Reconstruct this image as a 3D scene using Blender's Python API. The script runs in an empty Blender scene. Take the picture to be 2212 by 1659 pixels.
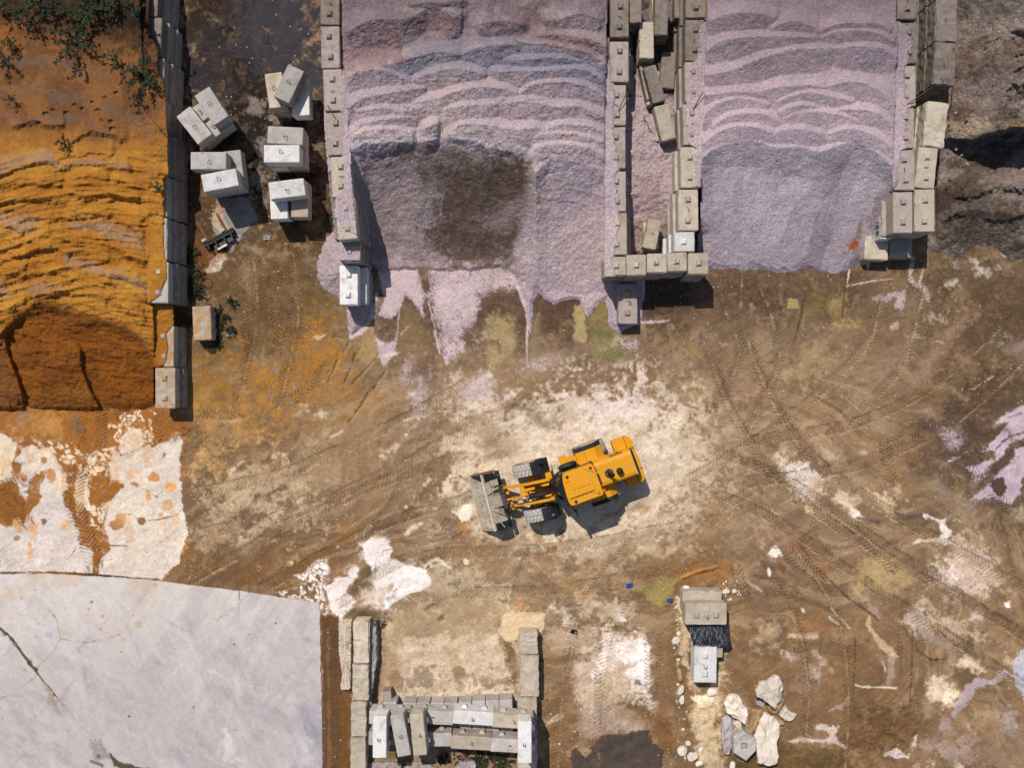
import bpy, bmesh, math, random
import numpy as np
from mathutils import Vector, Matrix
random.seed(7)
# ------------------------------------------------------------------ frame of reference
# Plan coordinates (u,v): 45 units = 1 m on the yard floor; the drone hangs HC metres above (CU,CV).
S, CU, CV, HC = 45.0, 1106.0, 829.5, 42.0
def P(u, v, z=0.0):
    k = (HC - z) / HC
    return Vector(((u - CU) / S * k, (CV - v) / S * k, z))
AK = 0.80
def lin(c):
    c = np.asarray(c, dtype=float) / 255.0
    return np.where(c <= 0.04045, c / 12.92, ((c + 0.055) / 1.055) ** 2.4) * AK
def lin4(c):
    r = lin(c); return (float(r[0]), float(r[1]), float(r[2]), 1.0)
scene = bpy.context.scene
COL = bpy.data.collections.new("Yard"); scene.collection.children.link(COL)
# ------------------------------------------------------------------ numpy noise
def _h(ix, iy, seed):
    with np.errstate(over='ignore'):
        h = ix.astype(np.int64).astype(np.uint32) * np.uint32(374761393) + iy.astype(np.int64).astype(np.uint32) * np.uint32(668265263) + np.uint32((seed * 2246822519) & 0xffffffff)
        h = (h ^ (h >> np.uint32(13))) * np.uint32(1274126177)
        h = (h ^ (h >> np.uint32(15))) * np.uint32(2246822519)
        h = h ^ (h >> np.uint32(16))
    return (h & np.uint32(0xffffff)).astype(np.float32) / np.float32(0xffffff)
def vnoise(x, y, seed):
    x0 = np.floor(x); y0 = np.floor(y); fx = (x - x0).astype(np.float32); fy = (y - y0).astype(np.float32)
    fx = fx * fx * fx * (fx * (fx * 6 - 15) + 10); fy = fy * fy * fy * (fy * (fy * 6 - 15) + 10)
    a = _h(x0, y0, seed); b = _h(x0 + 1, y0, seed); c = _h(x0, y0 + 1, seed); d = _h(x0 + 1, y0 + 1, seed)
    return (a + (b - a) * fx) * (1 - fy) + (c + (d - c) * fx) * fy
def fbm(x, y, sc, octv=4, seed=1, gain=0.5, ax=1.0, rot=0.0):
    """0..1, mean .5; ax stretches along the x' axis, rot degrees"""
    if rot or ax != 1.0:
        r = math.radians(rot); c, s = math.cos(r), math.sin(r)
        x, y = (x * c + y * s) / ax, (-x * s + y * c)
    t = np.zeros(np.broadcast(x, y).shape, np.float32); amp = 1.0; tot = 0.0; f = 1.0 / sc
    for o in range(octv):
        t += amp * vnoise(x * f + o * 17.3, y * f - o * 9.7, seed + o * 31); tot += amp; amp *= gain; f *= 2.03
    return t / tot
def sst(a, b, x):
    t = np.clip((x - a) / (b - a), 0, 1); return t * t * (3 - 2 * t)
def voro(x, y, sc, seed):
    """F1, F2, cell random"""
    x = x / sc; y = y / sc; ix = np.floor(x); iy = np.floor(y)
    f1 = np.full(x.shape, 9.0, np.float32); f2 = f1.copy(); rid = np.zeros(x.shape, np.float32)
    for dx in (-1, 0, 1):
        for dy in (-1, 0, 1):
            jx = ix + dx; jy = iy + dy
            px = jx + _h(jx, jy, seed); py = jy + _h(jx, jy, seed + 5)
            d = np.sqrt((x - px) ** 2 + (y - py) ** 2).astype(np.float32)
            nearer = d < f1
            f2 = np.where(nearer, f1, np.minimum(f2, d)); rid = np.where(nearer, _h(jx, jy, seed + 9), rid); f1 = np.where(nearer, d, f1)
    return f1, f2, rid
def polysd(X, Y, pts):
    """signed distance, positive inside"""
    n = len(pts); d = np.full(X.shape, 1e9, np.float32); ins = np.zeros(X.shape, bool)
    for i in range(n):
        ax, ay = pts[i]; bx, by = pts[(i + 1) % n]
        ex, ey = bx - ax, by - ay; L = ex * ex + ey * ey + 1e-9
        t = np.clip(((X - ax) * ex + (Y - ay) * ey) / L, 0, 1)
        d = np.minimum(d, (X - ax - t * ex) ** 2 + (Y - ay - t * ey) ** 2)
        if ay != by:
            c = ((ay > Y) != (by > Y)) & (X < ex * (Y - ay) / (by - ay) + ax); ins ^= c
    d = np.sqrt(d); return np.where(ins, d, -d)
def linesd(X, Y, pts, widths):
    """half width minus distance (positive inside), along-path coordinate, signed side distance"""
    best = np.full(X.shape, -1e9, np.float32); along = np.zeros(X.shape, np.float32); side = np.zeros(X.shape, np.float32); s0 = 0.0
    for i in range(len(pts) - 1):
        ax, ay = pts[i]; bx, by = pts[i + 1]; ex, ey = bx - ax, by - ay; L = math.hypot(ex, ey) + 1e-6
        t = np.clip(((X - ax) * ex + (Y - ay) * ey) / (L * L), 0, 1)
        w = widths[i] + (widths[i + 1] - widths[i]) * t
        dd = np.sqrt((X - ax - t * ex) ** 2 + (Y - ay - t * ey) ** 2); m = w - dd; up = m > best
        best = np.where(up, m, best); along = np.where(up, s0 + t * L, along)
        side = np.where(up, ((X - ax) * -ey + (Y - ay) * ex) / L, side); s0 += L
    return best, along, side
# pixel-tile shorthands used while surveying the yard (pure plan-coordinate conversion)
TX = (0.0, 545.7, 1091.4, 1640.9); TY = (0.0, 406.1, 812.2, 1215.1)
def T(c, r, *ab):
    return [(TX[c] + .26774 * a, TY[r] + .26774 * b) for a, b in ab]
def TZ(*ab):
    return [(698 + .34424 * a, 571.1 + .34424 * b) for a, b in ab]
class Sheet:
    def __init__(self, us, vs, seed=0):
        self.us = np.asarray(us, float); self.vs = np.asarray(vs, float)
        self.U, self.V = np.meshgrid(self.us, self.vs); self.U = self.U.astype(np.float32); self.V = self.V.astype(np.float32)
        self.h = np.zeros(self.U.shape, np.float32); self.c = np.zeros(self.U.shape + (3,), np.float32); self.seed = seed
        U, V = self.U, self.V
        self.w1 = fbm(U, V, 34, 4, 11 + seed, .6) - .5; self.w2 = fbm(U, V, 34, 4, 57 + seed, .6) - .5
        self.nb = fbm(U, V, 22, 5, 91 + seed, .68); self.ns = _h(np.floor(U / 1.6), np.floor(V / 1.6), 5 + seed)
        self.nf = fbm(U, V, 7, 3, 133 + seed, .6)
        self.norm()
    def norm(self):
        z = self.nb * .6 + self.nf * .4; self.nz = (z - z.mean()) / z.std(); self.nz2 = np.roll(self.nz, (137, 211), (0, 1))
    def box(self, pts, pad):
        x0 = min(p[0] for p in pts) - pad; x1 = max(p[0] for p in pts) + pad; y0 = min(p[1] for p in pts) - pad; y1 = max(p[1] for p in pts) + pad
        i0, i1 = np.searchsorted(self.us, [x0, x1]); j0, j1 = np.searchsorted(self.vs, [y0, y1])
        return slice(j0, j1), slice(i0, i1)
    def mix(self, sl, m, col):
        if m.size == 0: return
        col = np.asarray(col, np.float32) if not isinstance(col, tuple) or len(col) == 3 else col
        c = np.array(lin(col), np.float32); self.c[sl] = self.c[sl] * (1 - m[..., None]) + c * m[..., None]
    def mask(self, sl, sd, soft, brk=None, spk=0):
        nz = self.nz[sl]
        m = sst(-1, 1, sd / soft + nz * .7) if soft <= 3 else sst(-1, 1, sd / (soft * 2.3) + nz * .5) * (.72 + .28 * sst(-.8, .6, self.nz2[sl]))
        if brk:
            th, wd = brk
            n = self.nb[sl] * .75 + self.nf[sl] * .25
            # break up: inside keeps where noise is high; edge region dissolves first
            m = m * sst(th - wd, th + wd, n + np.clip(sd / 60.0, -.12, .12))
        if spk: m = m * np.where(self.ns[sl] < spk + np.clip(sd / 40, -.5, .35), 1.0, .12)
        return m
    def poly(self, pts, col, op=1.0, soft=4, warp=14, brk=None, spk=0, dh=0.0):
        if soft <= 3 and op >= .9 and not spk and col is not None and not dh: self.poly(pts, col, .42, 8, warp * 2.2, (.5, .1))
        if 0 < spk < .95 and soft <= 6 and col is not None: self.poly(pts, col, op * .8, soft * 3 + 7, warp * 1.6, brk, spk * .30)
        sl = self.box(pts, soft + warp + 6); X, Y = self.U[sl], self.V[sl]
        if X.size == 0: return None
        sd = polysd(X + self.w1[sl] * 2 * warp, Y + self.w2[sl] * 2 * warp, pts)
        m = self.mask(sl, sd, soft, brk, spk) * op
        if col is not None: self.mix(sl, m, col)
        if dh: self.h[sl] += m * dh
        return sl, m, sd
    def line(self, pts, w, col, op=1.0, soft=1.5, warp=3, brk=None, spk=0, dh=0.0):
        ws = w if isinstance(w, (list, tuple)) else [w] * len(pts)
        sl = self.box(pts, max(ws) + soft + warp + 4); X, Y = self.U[sl], self.V[sl]
        if X.size == 0: return
        sd, al, si = linesd(X + self.w1[sl] * 2 * warp, Y + self.w2[sl] * 2 * warp, pts, ws)
        m = self.mask(sl, sd, soft, brk, spk) * op
        if col is not None: self.mix(sl, m, col)
        if dh: self.h[sl] += m * dh
    def blob(self, u, v, r, col, op=1.0, soft=3, warp=8, ry=None, **k):
        ry = ry or r
        self.poly([(u + r * math.cos(a * math.pi / 5), v + ry * math.sin(a * math.pi / 5)) for a in range(10)], col, op, soft, warp, **k)
    def track(self, pts, w=11, dep=.02, col=None, op=.35, period=8.5):
        """tyre print: rows of chevron lugs pressed into the soft ground"""
        sl = self.box(pts, w + 4); X, Y = self.U[sl], self.V[sl]
        if X.size == 0: return
        sd, al, si = linesd(X + self.w1[sl] * 5, Y + self.w2[sl] * 5, pts, [w] * len(pts))
        m = sst(-1.5, 1.5, sd) * sst(.3, .5, self.nb[sl])
        lug = np.sin((al + np.abs(si) * .7) * 2 * math.pi / period) * np.where(np.abs(si) < w * .2, .35, 1)
        self.h[sl] += m * (dep * lug - dep * .6)
        if col: self.mix(sl, m * op * sst(-.2, .6, -lug), col)
    def mottle(self, amt=.16, seed=3, big=70):
        n = fbm(self.U, self.V, big, 5, seed, .62) - .5; f = 1 + amt * 2 * n + (self.nf - .5) * amt * .9
        self.c *= f[..., None]
    def build(self, name, mat, smooth=True):
        H, W = self.U.shape; k = (HC - self.h) / HC
        co = np.stack([(self.U.astype(np.float64) - CU) / S * k, (CV - self.V.astype(np.float64)) / S * k, self.h], -1).reshape(-1, 3).astype(np.float32)
        return grid_mesh(name, co, W, H, self.c.reshape(-1, 3), mat, smooth)
def grid_mesh(name, co, W, H, col, mat, smooth=True):
    idx = np.arange(W * H, dtype=np.int32).reshape(H, W)
    q = np.stack([idx[:-1, :-1], idx[1:, :-1], idx[1:, 1:], idx[:-1, 1:]], -1).reshape(-1)
    nf = len(q) // 4; me = bpy.data.meshes.new(name)
    me.vertices.add(len(co)); me.vertices.foreach_set('co', co.ravel())
    me.loops.add(len(q)); me.loops.foreach_set('vertex_index', q)
    me.polygons.add(nf); me.polygons.foreach_set('loop_start', np.arange(0, nf * 4, 4, dtype=np.int32))
    try: me.polygons.foreach_set('loop_total', np.full(nf, 4, np.int32))
    except Exception: pass
    me.polygons.foreach_set('use_smooth', np.full(nf, smooth))
    a = me.attributes.new('tint', 'FLOAT_COLOR', 'POINT')
    a.data.foreach_set('color', np.concatenate([np.clip(col, .004, .9), np.ones((len(col), 1))], 1).astype(np.float32).ravel())
    me.update(calc_edges=True); me.materials.append(mat)
    o = bpy.data.objects.new(name, me); COL.objects.link(o); return o
# ------------------------------------------------------------------ materials
class NT:
    def __init__(self, name):
        self.m = bpy.data.materials.new(name); self.m.use_nodes = True; self.t = self.m.node_tree
        self.b = self.t.nodes['Principled BSDF']; self.b.inputs['Specular IOR Level'].default_value = .25
    def n(self, typ, **k):
        x = self.t.nodes.new(typ)
        for a, v in k.items(): setattr(x, a, v)
        return x
    def l(self, a, b): self.t.links.new(a, b)
    def noise(self, scale, detail=4, rough=.6, vec=None, dist=0):
        x = self.n('ShaderNodeTexNoise'); x.inputs['Scale'].default_value = scale; x.inputs['Detail'].default_value = detail
        x.inputs['Roughness'].default_value = rough; x.inputs['Distortion'].default_value = dist
        if vec: self.l(vec, x.inputs['Vector'])
        return x.outputs['Fac']
    def ramp(self, fac, lo, hi, p0=.3, p1=.7):
        x = self.n('ShaderNodeMapRange'); x.inputs[1].default_value = p0; x.inputs[2].default_value = p1; x.inputs[3].default_value = lo; x.inputs[4].default_value = hi
        self.l(fac, x.inputs[0]); return x.outputs[0]
    def math(self, op, a, b):
        x = self.n('ShaderNodeMath', operation=op)
        for i, v in enumerate((a, b)):
            if isinstance(v, (int, float)): x.inputs[i].default_value = v
            else: self.l(v, x.inputs[i])
        return x.outputs[0]
    def mixc(self, fac, a, b, blend='MIX'):
        x = self.n('ShaderNodeMix', data_type='RGBA', blend_type=blend)
        for s, v in ((0, fac), (6, a), (7, b)):
            if isinstance(v, (int, float)): x.inputs[s].default_value = v
            elif isinstance(v, tuple): x.inputs[s].default_value = v
            else: self.l(v, x.inputs[s])
        return x.outputs[2]
    def scale(self, col, fac):
        x = self.n('ShaderNodeVectorMath', operation='SCALE'); self.l(col, x.inputs[0])
        if isinstance(fac, (int, float)): x.inputs['Scale'].default_value = fac
        else: self.l(fac, x.inputs['Scale'])
        return x.outputs[0]
    def bump(self, hgt, dist, strength=1.0, prev=None):
        x = self.n('ShaderNodeBump'); x.inputs['Distance'].default_value = dist; x.inputs['Strength'].default_value = strength
        self.l(hgt, x.inputs['Height'])
        if prev: self.l(prev, x.inputs['Normal'])
        return x.outputs[0]
    def out(self, col=None, rough=.9, nrm=None, metal=0):
        if col is not None:
            if isinstance(col, tuple): self.b.inputs['Base Color'].default_value = col
            else: self.l(col, self.b.inputs['Base Color'])
        if isinstance(rough, (int, float)): self.b.inputs['Roughness'].default_value = rough
        else: self.l(rough, self.b.inputs['Roughness'])
        self.b.inputs['Metallic'].default_value = metal
        if nrm: self.l(nrm, self.b.inputs['Normal'])
        return self.m
    def pos(self): return self.n('ShaderNodeNewGeometry').outputs['Position']
    def obj(self): return self.n('ShaderNodeTexCoord').outputs['Object']
    def rnd(self): return self.n('ShaderNodeObjectInfo').outputs['Random']
    def attr(self):
        x = self.n('ShaderNodeAttribute'); x.attribute_name = 'tint'; return x.outputs['Color']
def soil_mat(name, grain, gs, cell=None, bd=.02, cellamt=.35, bump2=.05):
    t = NT(name); p = t.pos(); c = t.attr()
    f1 = t.noise(gs, 5, .7, p); c = t.scale(c, t.ramp(f1, 1 - grain, 1 + grain, .28, .72))
    hgt = t.noise(gs * .8, 6, .72, p)
    nr = t.bump(hgt, bd)
    if cell:
        v = t.n('ShaderNodeTexVoronoi'); v.inputs['Scale'].default_value = cell; t.l(p, v.inputs['Vector'])
        sp = t.n('ShaderNodeSeparateColor'); t.l(v.outputs['Color'], sp.inputs[0])
        c = t.scale(c, t.ramp(sp.outputs[0], 1 - cellamt, 1 + cellamt, 0, 1))
        c = t.mixc(t.ramp(sp.outputs[1], 0, .25, .5, 1), c, (.42, .33, .22, 1), 'MULTIPLY') if cellamt > .3 else c
        nr = t.bump(t.math('SUBTRACT', 1.0, v.outputs['Distance']), bump2, 1.0, nr)
    return t.out(c, .95, nr)
M = {}
M['ground'] = soil_mat('yard_soil', .20, 13, None, .04)
M['sand'] = soil_mat('moist_sand', .17, 9, None, .05)
M['gravel'] = soil_mat('crushed_stone', .07, 5, 18, .012, .22, .020)
M['dirt'] = soil_mat('dark_earth', .32, 5, 9, .08, .25, .03)
def concrete(name, c0, c1, dust=None, dustamt=0.0, rough=.88, stain=.55):
    t = NT(name); p = t.obj(); r = t.rnd()
    ofs = t.n('ShaderNodeVectorMath', operation='MULTIPLY_ADD'); t.l(p, ofs.inputs[0]); ofs.inputs[1].default_value = (1, 1, 1)
    cmb = t.n('ShaderNodeCombineXYZ')
    for i in range(3): t.l(t.math('MULTIPLY', r, 37.0 + 11 * i), cmb.inputs[i])
    t.l(cmb.outputs[0], ofs.inputs[2]); q = ofs.outputs[0]
    n1 = t.noise(2.2, 6, .65, q, .6); n2 = t.noise(14, 5, .7, q)
    c = t.mixc(t.ramp(n1, 0, 1, .33, .68), lin4(c0), lin4(c1))
    c = t.scale(c, t.ramp(n2, .86, 1.12, .3, .7)); c = t.scale(c, t.ramp(r, .80, 1.12, 0, 1))
    st = t.noise(1.1, 5, .7, q, 1.2); c = t.mixc(t.ramp(st, 0, stain, .55, .72), c, lin4((120, 100, 74)))
    if dust:
        geo = t.n('ShaderNodeNewGeometry'); sx = t.n('ShaderNodeSeparateXYZ'); t.l(geo.outputs['Normal'], sx.inputs[0])
        dn = t.noise(3.3, 6, .72, q, .4)
        f = t.math('MULTIPLY', t.ramp(sx.outputs[2], 0, 1, .6, .9), t.ramp(dn, 0, dustamt, .42, .60)); c = t.mixc(f, c, lin4(dust))
    nr = t.bump(t.noise(30, 5, .7, q), .012); nr = t.bump(n1, .03, .6, nr)
    return t.out(c, rough, nr)
M['block_old'] = concrete('weathered_concrete', (176, 164, 148), (150, 138, 122), (186, 166, 168), .75)
M['block_dark'] = concrete('old_brown_dimmed_concrete', (140, 128, 112), (108, 97, 84), (150, 134, 134), .6)  # old grimy brown, with vignette dimming of the northern blocks put into the colour
M['block_tan'] = concrete('tan_concrete', (204, 192, 176), (174, 160, 142), (186, 160, 130), .4)
M['block_new'] = concrete('fresh_concrete', (196, 188, 182), (172, 163, 154))
M['block_white'] = concrete('bright_concrete', (232, 230, 228), (214, 206, 198))
M['block_sandy'] = concrete('sandy_concrete', (196, 188, 176), (166, 154, 140), (190, 128, 54), .8)
M['block_rough'] = concrete('rough_rubble_concrete', (220, 204, 182), (176, 158, 132), (206, 196, 184), .5)
M['stone'] = concrete('limestone', (244, 232, 218), (222, 204, 180), None, 0, .9, .2)
M['stone_brown'] = concrete('brown_stone', (190, 156, 116), (146, 112, 78), None, 0, .9, .2)
M['stone_grey'] = concrete('grey_stone', (196, 186, 188), (150, 138, 136), None, 0)
def paint(name, c, rough=.45, dirt=.35, metal=0, dirtc=(150, 122, 86), sc=3.0):
    t = NT(name); p = t.obj(); n1 = t.noise(sc, 6, .7, p, .5); n2 = t.noise(22, 4, .6, p)
    cc = t.mixc(t.ramp(n1, 0, dirt, .45, .75), lin4(c), lin4(dirtc)); cc = t.scale(cc, t.ramp(n2, .9, 1.08, .3, .7))
    return t.out(cc, t.ramp(n1, rough, min(1, rough + .3), .4, .7), t.bump(n2, .004), metal)
M['yellow'] = paint('yellow_paint', (228, 156, 14), .42, .5, 0, (204, 152, 74), 1.6)
M['yellow_worn'] = paint('worn_yellow_paint', (224, 156, 24), .5, .5, 0, (110, 84, 52), 5)
M['black'] = paint('black_rubber', (34, 36, 40), .6, .12)
M['blackp'] = paint('black_plastic', (26, 28, 32), .4, .08)
M['tyre'] = paint('tyre_rubber', (196, 188, 178), .9, .35, 0, (110, 102, 94), 9)
M['tyre_side'] = paint('tyre_sidewall', (128, 122, 114), .9, .6, 0, (168, 156, 140), 5)
M['steel'] = paint('worn_steel', (184, 174, 158), .6, .75, .2, (150, 106, 60), 2.6)
M['steel_dark'] = paint('dark_steel', (70, 70, 72), .5, .4, .3, (140, 120, 96), 5)
M['chrome'] = paint('polished_rod', (200, 200, 206), .2, .05, .8)
M['rim'] = paint('dusty_rim', (186, 158, 116), .8, .5, 0, (150, 116, 70), 6)
M['rust'] = paint('rusty_steel', (128, 84, 56), .8, .6, .1, (84, 60, 46), 4)
M['rebar'] = paint('rebar', (84, 70, 58), .7, .4, .2)
M['glass'] = paint('cab_glass', (28, 40, 38), .08, .05)
M['orange'] = paint('beacon_plastic', (245, 92, 20), .25, .02)
M['red'] = paint('red_cap', (205, 40, 50), .4, .1)
M['blue'] = paint('blue_plastic', (40, 110, 190), .5, .1)
M['letter'] = paint('black_spray_paint', (22, 24, 28), .8, .05)
M['white_paint'] = paint('white_paint', (206, 206, 206), .7, .2)
def leafm(name, c0, c1):
    t = NT(name); r = t.noise(1.7, 3, .6, t.pos()); return t.out(t.mixc(t.ramp(r, 0, 1, .35, .65), lin4(c0), lin4(c1)), .7)
M['leaf'] = leafm('leaf', (44, 58, 24), (22, 32, 14)); M['stem'] = leafm('stem', (88, 70, 44), (54, 44, 30)); M['moss'] = leafm('moss', (78, 84, 34), (44, 52, 22))
def tarp_mat():
    t = NT('black_rubber_sheet'); p = t.obj(); mp = t.n('ShaderNodeMapping'); mp.inputs['Scale'].default_value = (9, 1.6, 3); t.l(p, mp.inputs['Vector'])
    n = t.noise(2.4, 6, .75, mp.outputs[0], .4); c = t.mixc(t.ramp(n, 0, .75, .50, .66), lin4((34, 36, 44)), lin4((186, 188, 194)))
    return t.out(c, .5, t.bump(n, .01))
M['tarp'] = tarp_mat()
# ------------------------------------------------------------------ ground
far = np.array([-60000, -20000, -7000, -2500, -1100, -600, -380]); 
us = np.concatenate([far, np.arange(-150, 2363, 1.7), CU * 2 - far[::-1]]); vs = np.concatenate([far, np.arange(-110, 1771, 1.7), CV * 2 - far[::-1]])
G = Sheet(us, vs); U, V = G.U, G.V
MUD = (150, 121, 88)
big = fbm(U, V, 260, 4, 2); mid = fbm(U, V, 70, 5, 3, .62)
st = fbm(U, V, 46, 5, 8, .65, 5.0, -32)
m = sst(.36, .64, big)[..., None]; G.c[:] = lin((136, 109, 82)) * (1 - m) + lin((154, 128, 98)) * m
m = (sst(.52, .66, mid) * .45)[..., None]; G.c[:] = G.c * (1 - m) + lin((116, 90, 64)) * m
m = (sst(.54, .70, st) * .40 * sst(1000, 1500, U + V * .25))[..., None]; G.c[:] = G.c * (1 - m) + lin((176, 150, 124)) * m
m = (sst(.56, .70, fbm(U, V, 30, 5, 21, .65, 6.0, -30)) * .35)[..., None]; G.c[:] = G.c * (1 - m) + lin((104, 82, 60)) * m
wv1, wv2 = (fbm(U, V, 330, 3, 421) - .5) * 330, (fbm(U, V, 330, 3, 423) - .5) * 330; RR = np.hypot(U + wv1 - 1300, V + wv2 - 2000) + G.w1 * 24; TH = np.arctan2(U + wv1 - 1300, 2000 - V - wv2) * 1000 + G.w2 * 60
def arc(sc, seed, stretch=8): return fbm(RR, TH / stretch, sc, 5, seed, .66)
A1, A2, A3 = arc(30, 401, 5), arc(13, 403, 7), arc(50, 405, 3.5); zone = sst(760, 900, V + np.abs(U - 1300) * .12) * sst(330, 480, U)
def lay(n, lo, hi, col, op):
    m = (sst(lo, hi, n) * op)[..., None]; G.c[:] = G.c * (1 - m) + lin(col) * m
lay(A1, .52, .70, (180, 152, 118), .5 * zone); lay(1 - A1, .54, .72, (114, 86, 60), .4 * zone); lay(A2, .56, .72, (192, 168, 136), .28 * zone * sst(.4, .6, mid)); lay(1 - A2, .57, .72, (104, 78, 56), .30 * zone * sst(.6, .42, mid)); lay(A3, .52, .64, (164, 128, 92), .4 * zone)
# --- zone tints
G.poly([(360, -110), (700, -110), (715, 330), (740, 520), (640, 545), (560, 520), (480, 600), (400, 650), (380, 300)], (42, 34, 29), .98, 40, 26)  # dark corridor soil, with vignette darkening painted in on top
G.poly([(400, 520), (480, 560), (560, 500), (720, 520), (750, 640), (770, 760), (700, 860), (560, 830), (420, 800), (400, 640)], (112, 86, 48), .85, 45, 30)
G.poly([(560, -110), (700, -110), (705, 200), (660, 260), (600, 190), (540, 140), (490, 40), (500, -110)], (70, 68, 78), .9, 22, 40, (.46, .1))  # grey gravel of the corridor, its tone also lowered to paint the vignette
G.poly([(380, 50), (470, 40), (520, 120), (500, 210), (430, 230), (385, 190)], (60, 55, 62), .8, 18, 30, (.46, .1))
G.poly([(380, -110), (520, -110), (500, 10), (420, 60), (380, 30)], (64, 44, 26), .8, 20, 20)
for b in ((575, 330, 20, 26), (560, 235, 22, 14), (668, 235, 12, 28), (680, 330, 10, 30), (668, 440, 12, 20), (545, 395, 20, 22), (520, 440, 26, 18), (600, 255, 16, 12), (668, 560, 8, 8), (580, 428, 14, 12)):
    G.blob(b[0], b[1], b[2], (150, 138, 132), .75, 6, 26, b[3], brk=(.48, .06))
G.poly([(470, 430), (530, 425), (560, 470), (520, 510), (500, 545), (470, 520), (455, 470)], (146, 142, 142), .95, 2, 5)
G.poly([(455, 480), (470, 440), (500, 500), (485, 512)], (196, 176, 150), .8, 2, 4)
G.poly([(478, 545), (486, 560), (475, 585), (452, 592), (441, 586), (452, 572), (466, 556)], (200, 190, 176), .95, 2, 6)
G.poly([(520, 560), (550, 550), (560, 620), (550, 660), (520, 620), (505, 590)], (170, 140, 116), .7, 14, 18, None, .30)
G.blob(470, 410, 40, (150, 100, 40), .5, 20, 14, 60); G.blob(430, 560, 34, (140, 84, 34), .7, 22, 14, 44)
# orange washings
G.poly([(420, 790), (560, 800), (600, 860), (560, 930), (430, 930), (400, 900)], (164, 116, 46), .8, 26, 22)
G.poly([(640, 720), (700, 690), (760, 800), (720, 850), (640, 850), (560, 880), (550, 800)], (190, 128, 44), .62, 26, 30, (.46, .12))
G.poly([(600, 820), (760, 800), (830, 870), (700, 930), (580, 960), (540, 920)], (176, 128, 66), .5, 40, 30, (.48, .12))
G.poly([(415, 890), (530, 900), (560, 960), (470, 1010), (400, 1000)], (182, 140, 84), .6, 24, 24)
G.poly([(330, 1250), (420, 1170), (520, 1200), (640, 1190), (700, 1230), (640, 1270), (520, 1276)], (126, 88, 44), .8, 24, 14)
G.poly([(620, 1220), (700, 1190), (730, 1140), (790, 1130), (760, 1180), (690, 1240)], (168, 112, 42), .5, 18, 18, (.47, .1))
# bands under the stone piles
G.poly([(800, 560), (1330, 560), (1330, 690), (1250, 740), (1100, 770), (900, 820), (800, 700)], (100, 76, 60), .98, 30, 26)
G.poly([(1320, 590), (1880, 580), (1860, 690), (1700, 740), (1380, 730)], (98, 74, 57), .98, 26, 22)
G.poly([(1940, 540), (2400, 520), (2400, 800), (2100, 830), (1960, 700)], (100, 79, 56), .95, 40, 30)
G.poly([(1500, 640), (2000, 680), (1960, 830), (1700, 900), (1480, 800)], (146, 120, 94), .5, 40, 40, (.46, .12))
G.poly(T(3, 2, (1330, 360), (1800, 60), (2400, -60), (2500, 1300), (1950, 1160), (1660, 940), (1350, 800)), (92, 72, 56), .9, 18, 26)
G.poly([(1620, 1380), (1950, 1350), (1960, 1520), (1900, 1800), (1500, 1800), (1600, 1500)], (134, 100, 64), .7, 40, 30)
G.poly(T(3, 3, (150, 1480), (700, 1490), (760, 1640), (700, 2200), (-700, 2200), (-400, 1560)), (104, 82, 42), .85, 12, 12)
# --- white dust swirl round the machine
D1 = TZ((800, 820), (900, 740), (960, 690), (1060, 760), (1130, 790), (1280, 860), (1400, 850), (1500, 800), (1700, 780), (1900, 710), (2000, 705), (2150, 800)) + [(1470, 870), (1520, 890), (1560, 960), (1550, 1040), (1500, 1110), (1430, 1180), (1330, 1222), (1230, 1205), (1160, 1160), (1100, 1180), (1020, 1150), (975, 1110), (940, 1060), (985, 1010), (955, 965), (1000, 925), (1010, 890)]
G.poly(D1, (190, 168, 142), .55, 40, 50, (.40, .12))
dn = fbm(U, V, 34, 5, 431, .66, 4.5, -30); r_ = G.poly(D1, None, 1, 26, 46); G.mix(r_[0], r_[1] * sst(.37, .53, dn[r_[0]] + np.clip(r_[2] / 500, -.1, .14)) * .92, (204, 187, 164))
G.poly([(1180, 880), (1290, 840), (1380, 830), (1450, 880), (1470, 960), (1420, 1010), (1400, 930), (1300, 920), (1180, 950), (1060, 960), (1050, 920)], (216, 202, 186), .8, 26, 34, (.43, .1))
G.poly([(1270, 850), (1370, 830), (1430, 870), (1300, 930), (1240, 915)], (206, 190, 184), .8, 18, 24, (.42, .1))
G.poly([(1180, 1150), (1400, 1110), (1480, 1130), (1400, 1200), (1300, 1215), (1200, 1190)], (212, 194, 166), .7, 22, 30, (.44, .1))
G.poly(TZ((1290, 890), (1360, 920), (1480, 1000), (1450, 1040), (1330, 1000)), (142, 116, 84), .8, 6, 14, (.45, .1))
G.poly(TZ((1060, 980), (1150, 1010), (1200, 1150), (1100, 1240), (960, 1130), (990, 1000)), (150, 122, 88), .8, 10, 16, (.42, .1))
G.poly(TZ((1540, 890), (1640, 980), (1560, 1000), (1480, 940)), (170, 144, 112), .6, 8, 16, (.46, .1))
G.poly([(1000, 1090), (1020, 1090), (1018, 1125), (995, 1128), (985, 1110)], (224, 212, 196), .9, 2, 3)
G.poly(T(1, 2, (1600, 470), (1760, 540), (1800, 640), (1760, 700), (1750, 960), (1640, 1100), (1560, 1000), (1450, 960), (1540, 800), (1560, 600)), (208, 190, 164), .7, 14, 24, (.48, .08))
G.poly([(1480, 900), (1620, 860), (1700, 900), (1720, 1000), (1600, 1060), (1500, 1060)], (184, 156, 124), .55, 50, 50, (.48, .1))
G.poly([(1250, 1180), (1450, 1160), (1560, 1090), (1560, 1200), (1400, 1260), (1250, 1240)], (150, 118, 82), .55, 30, 30, (.46, .12))
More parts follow.
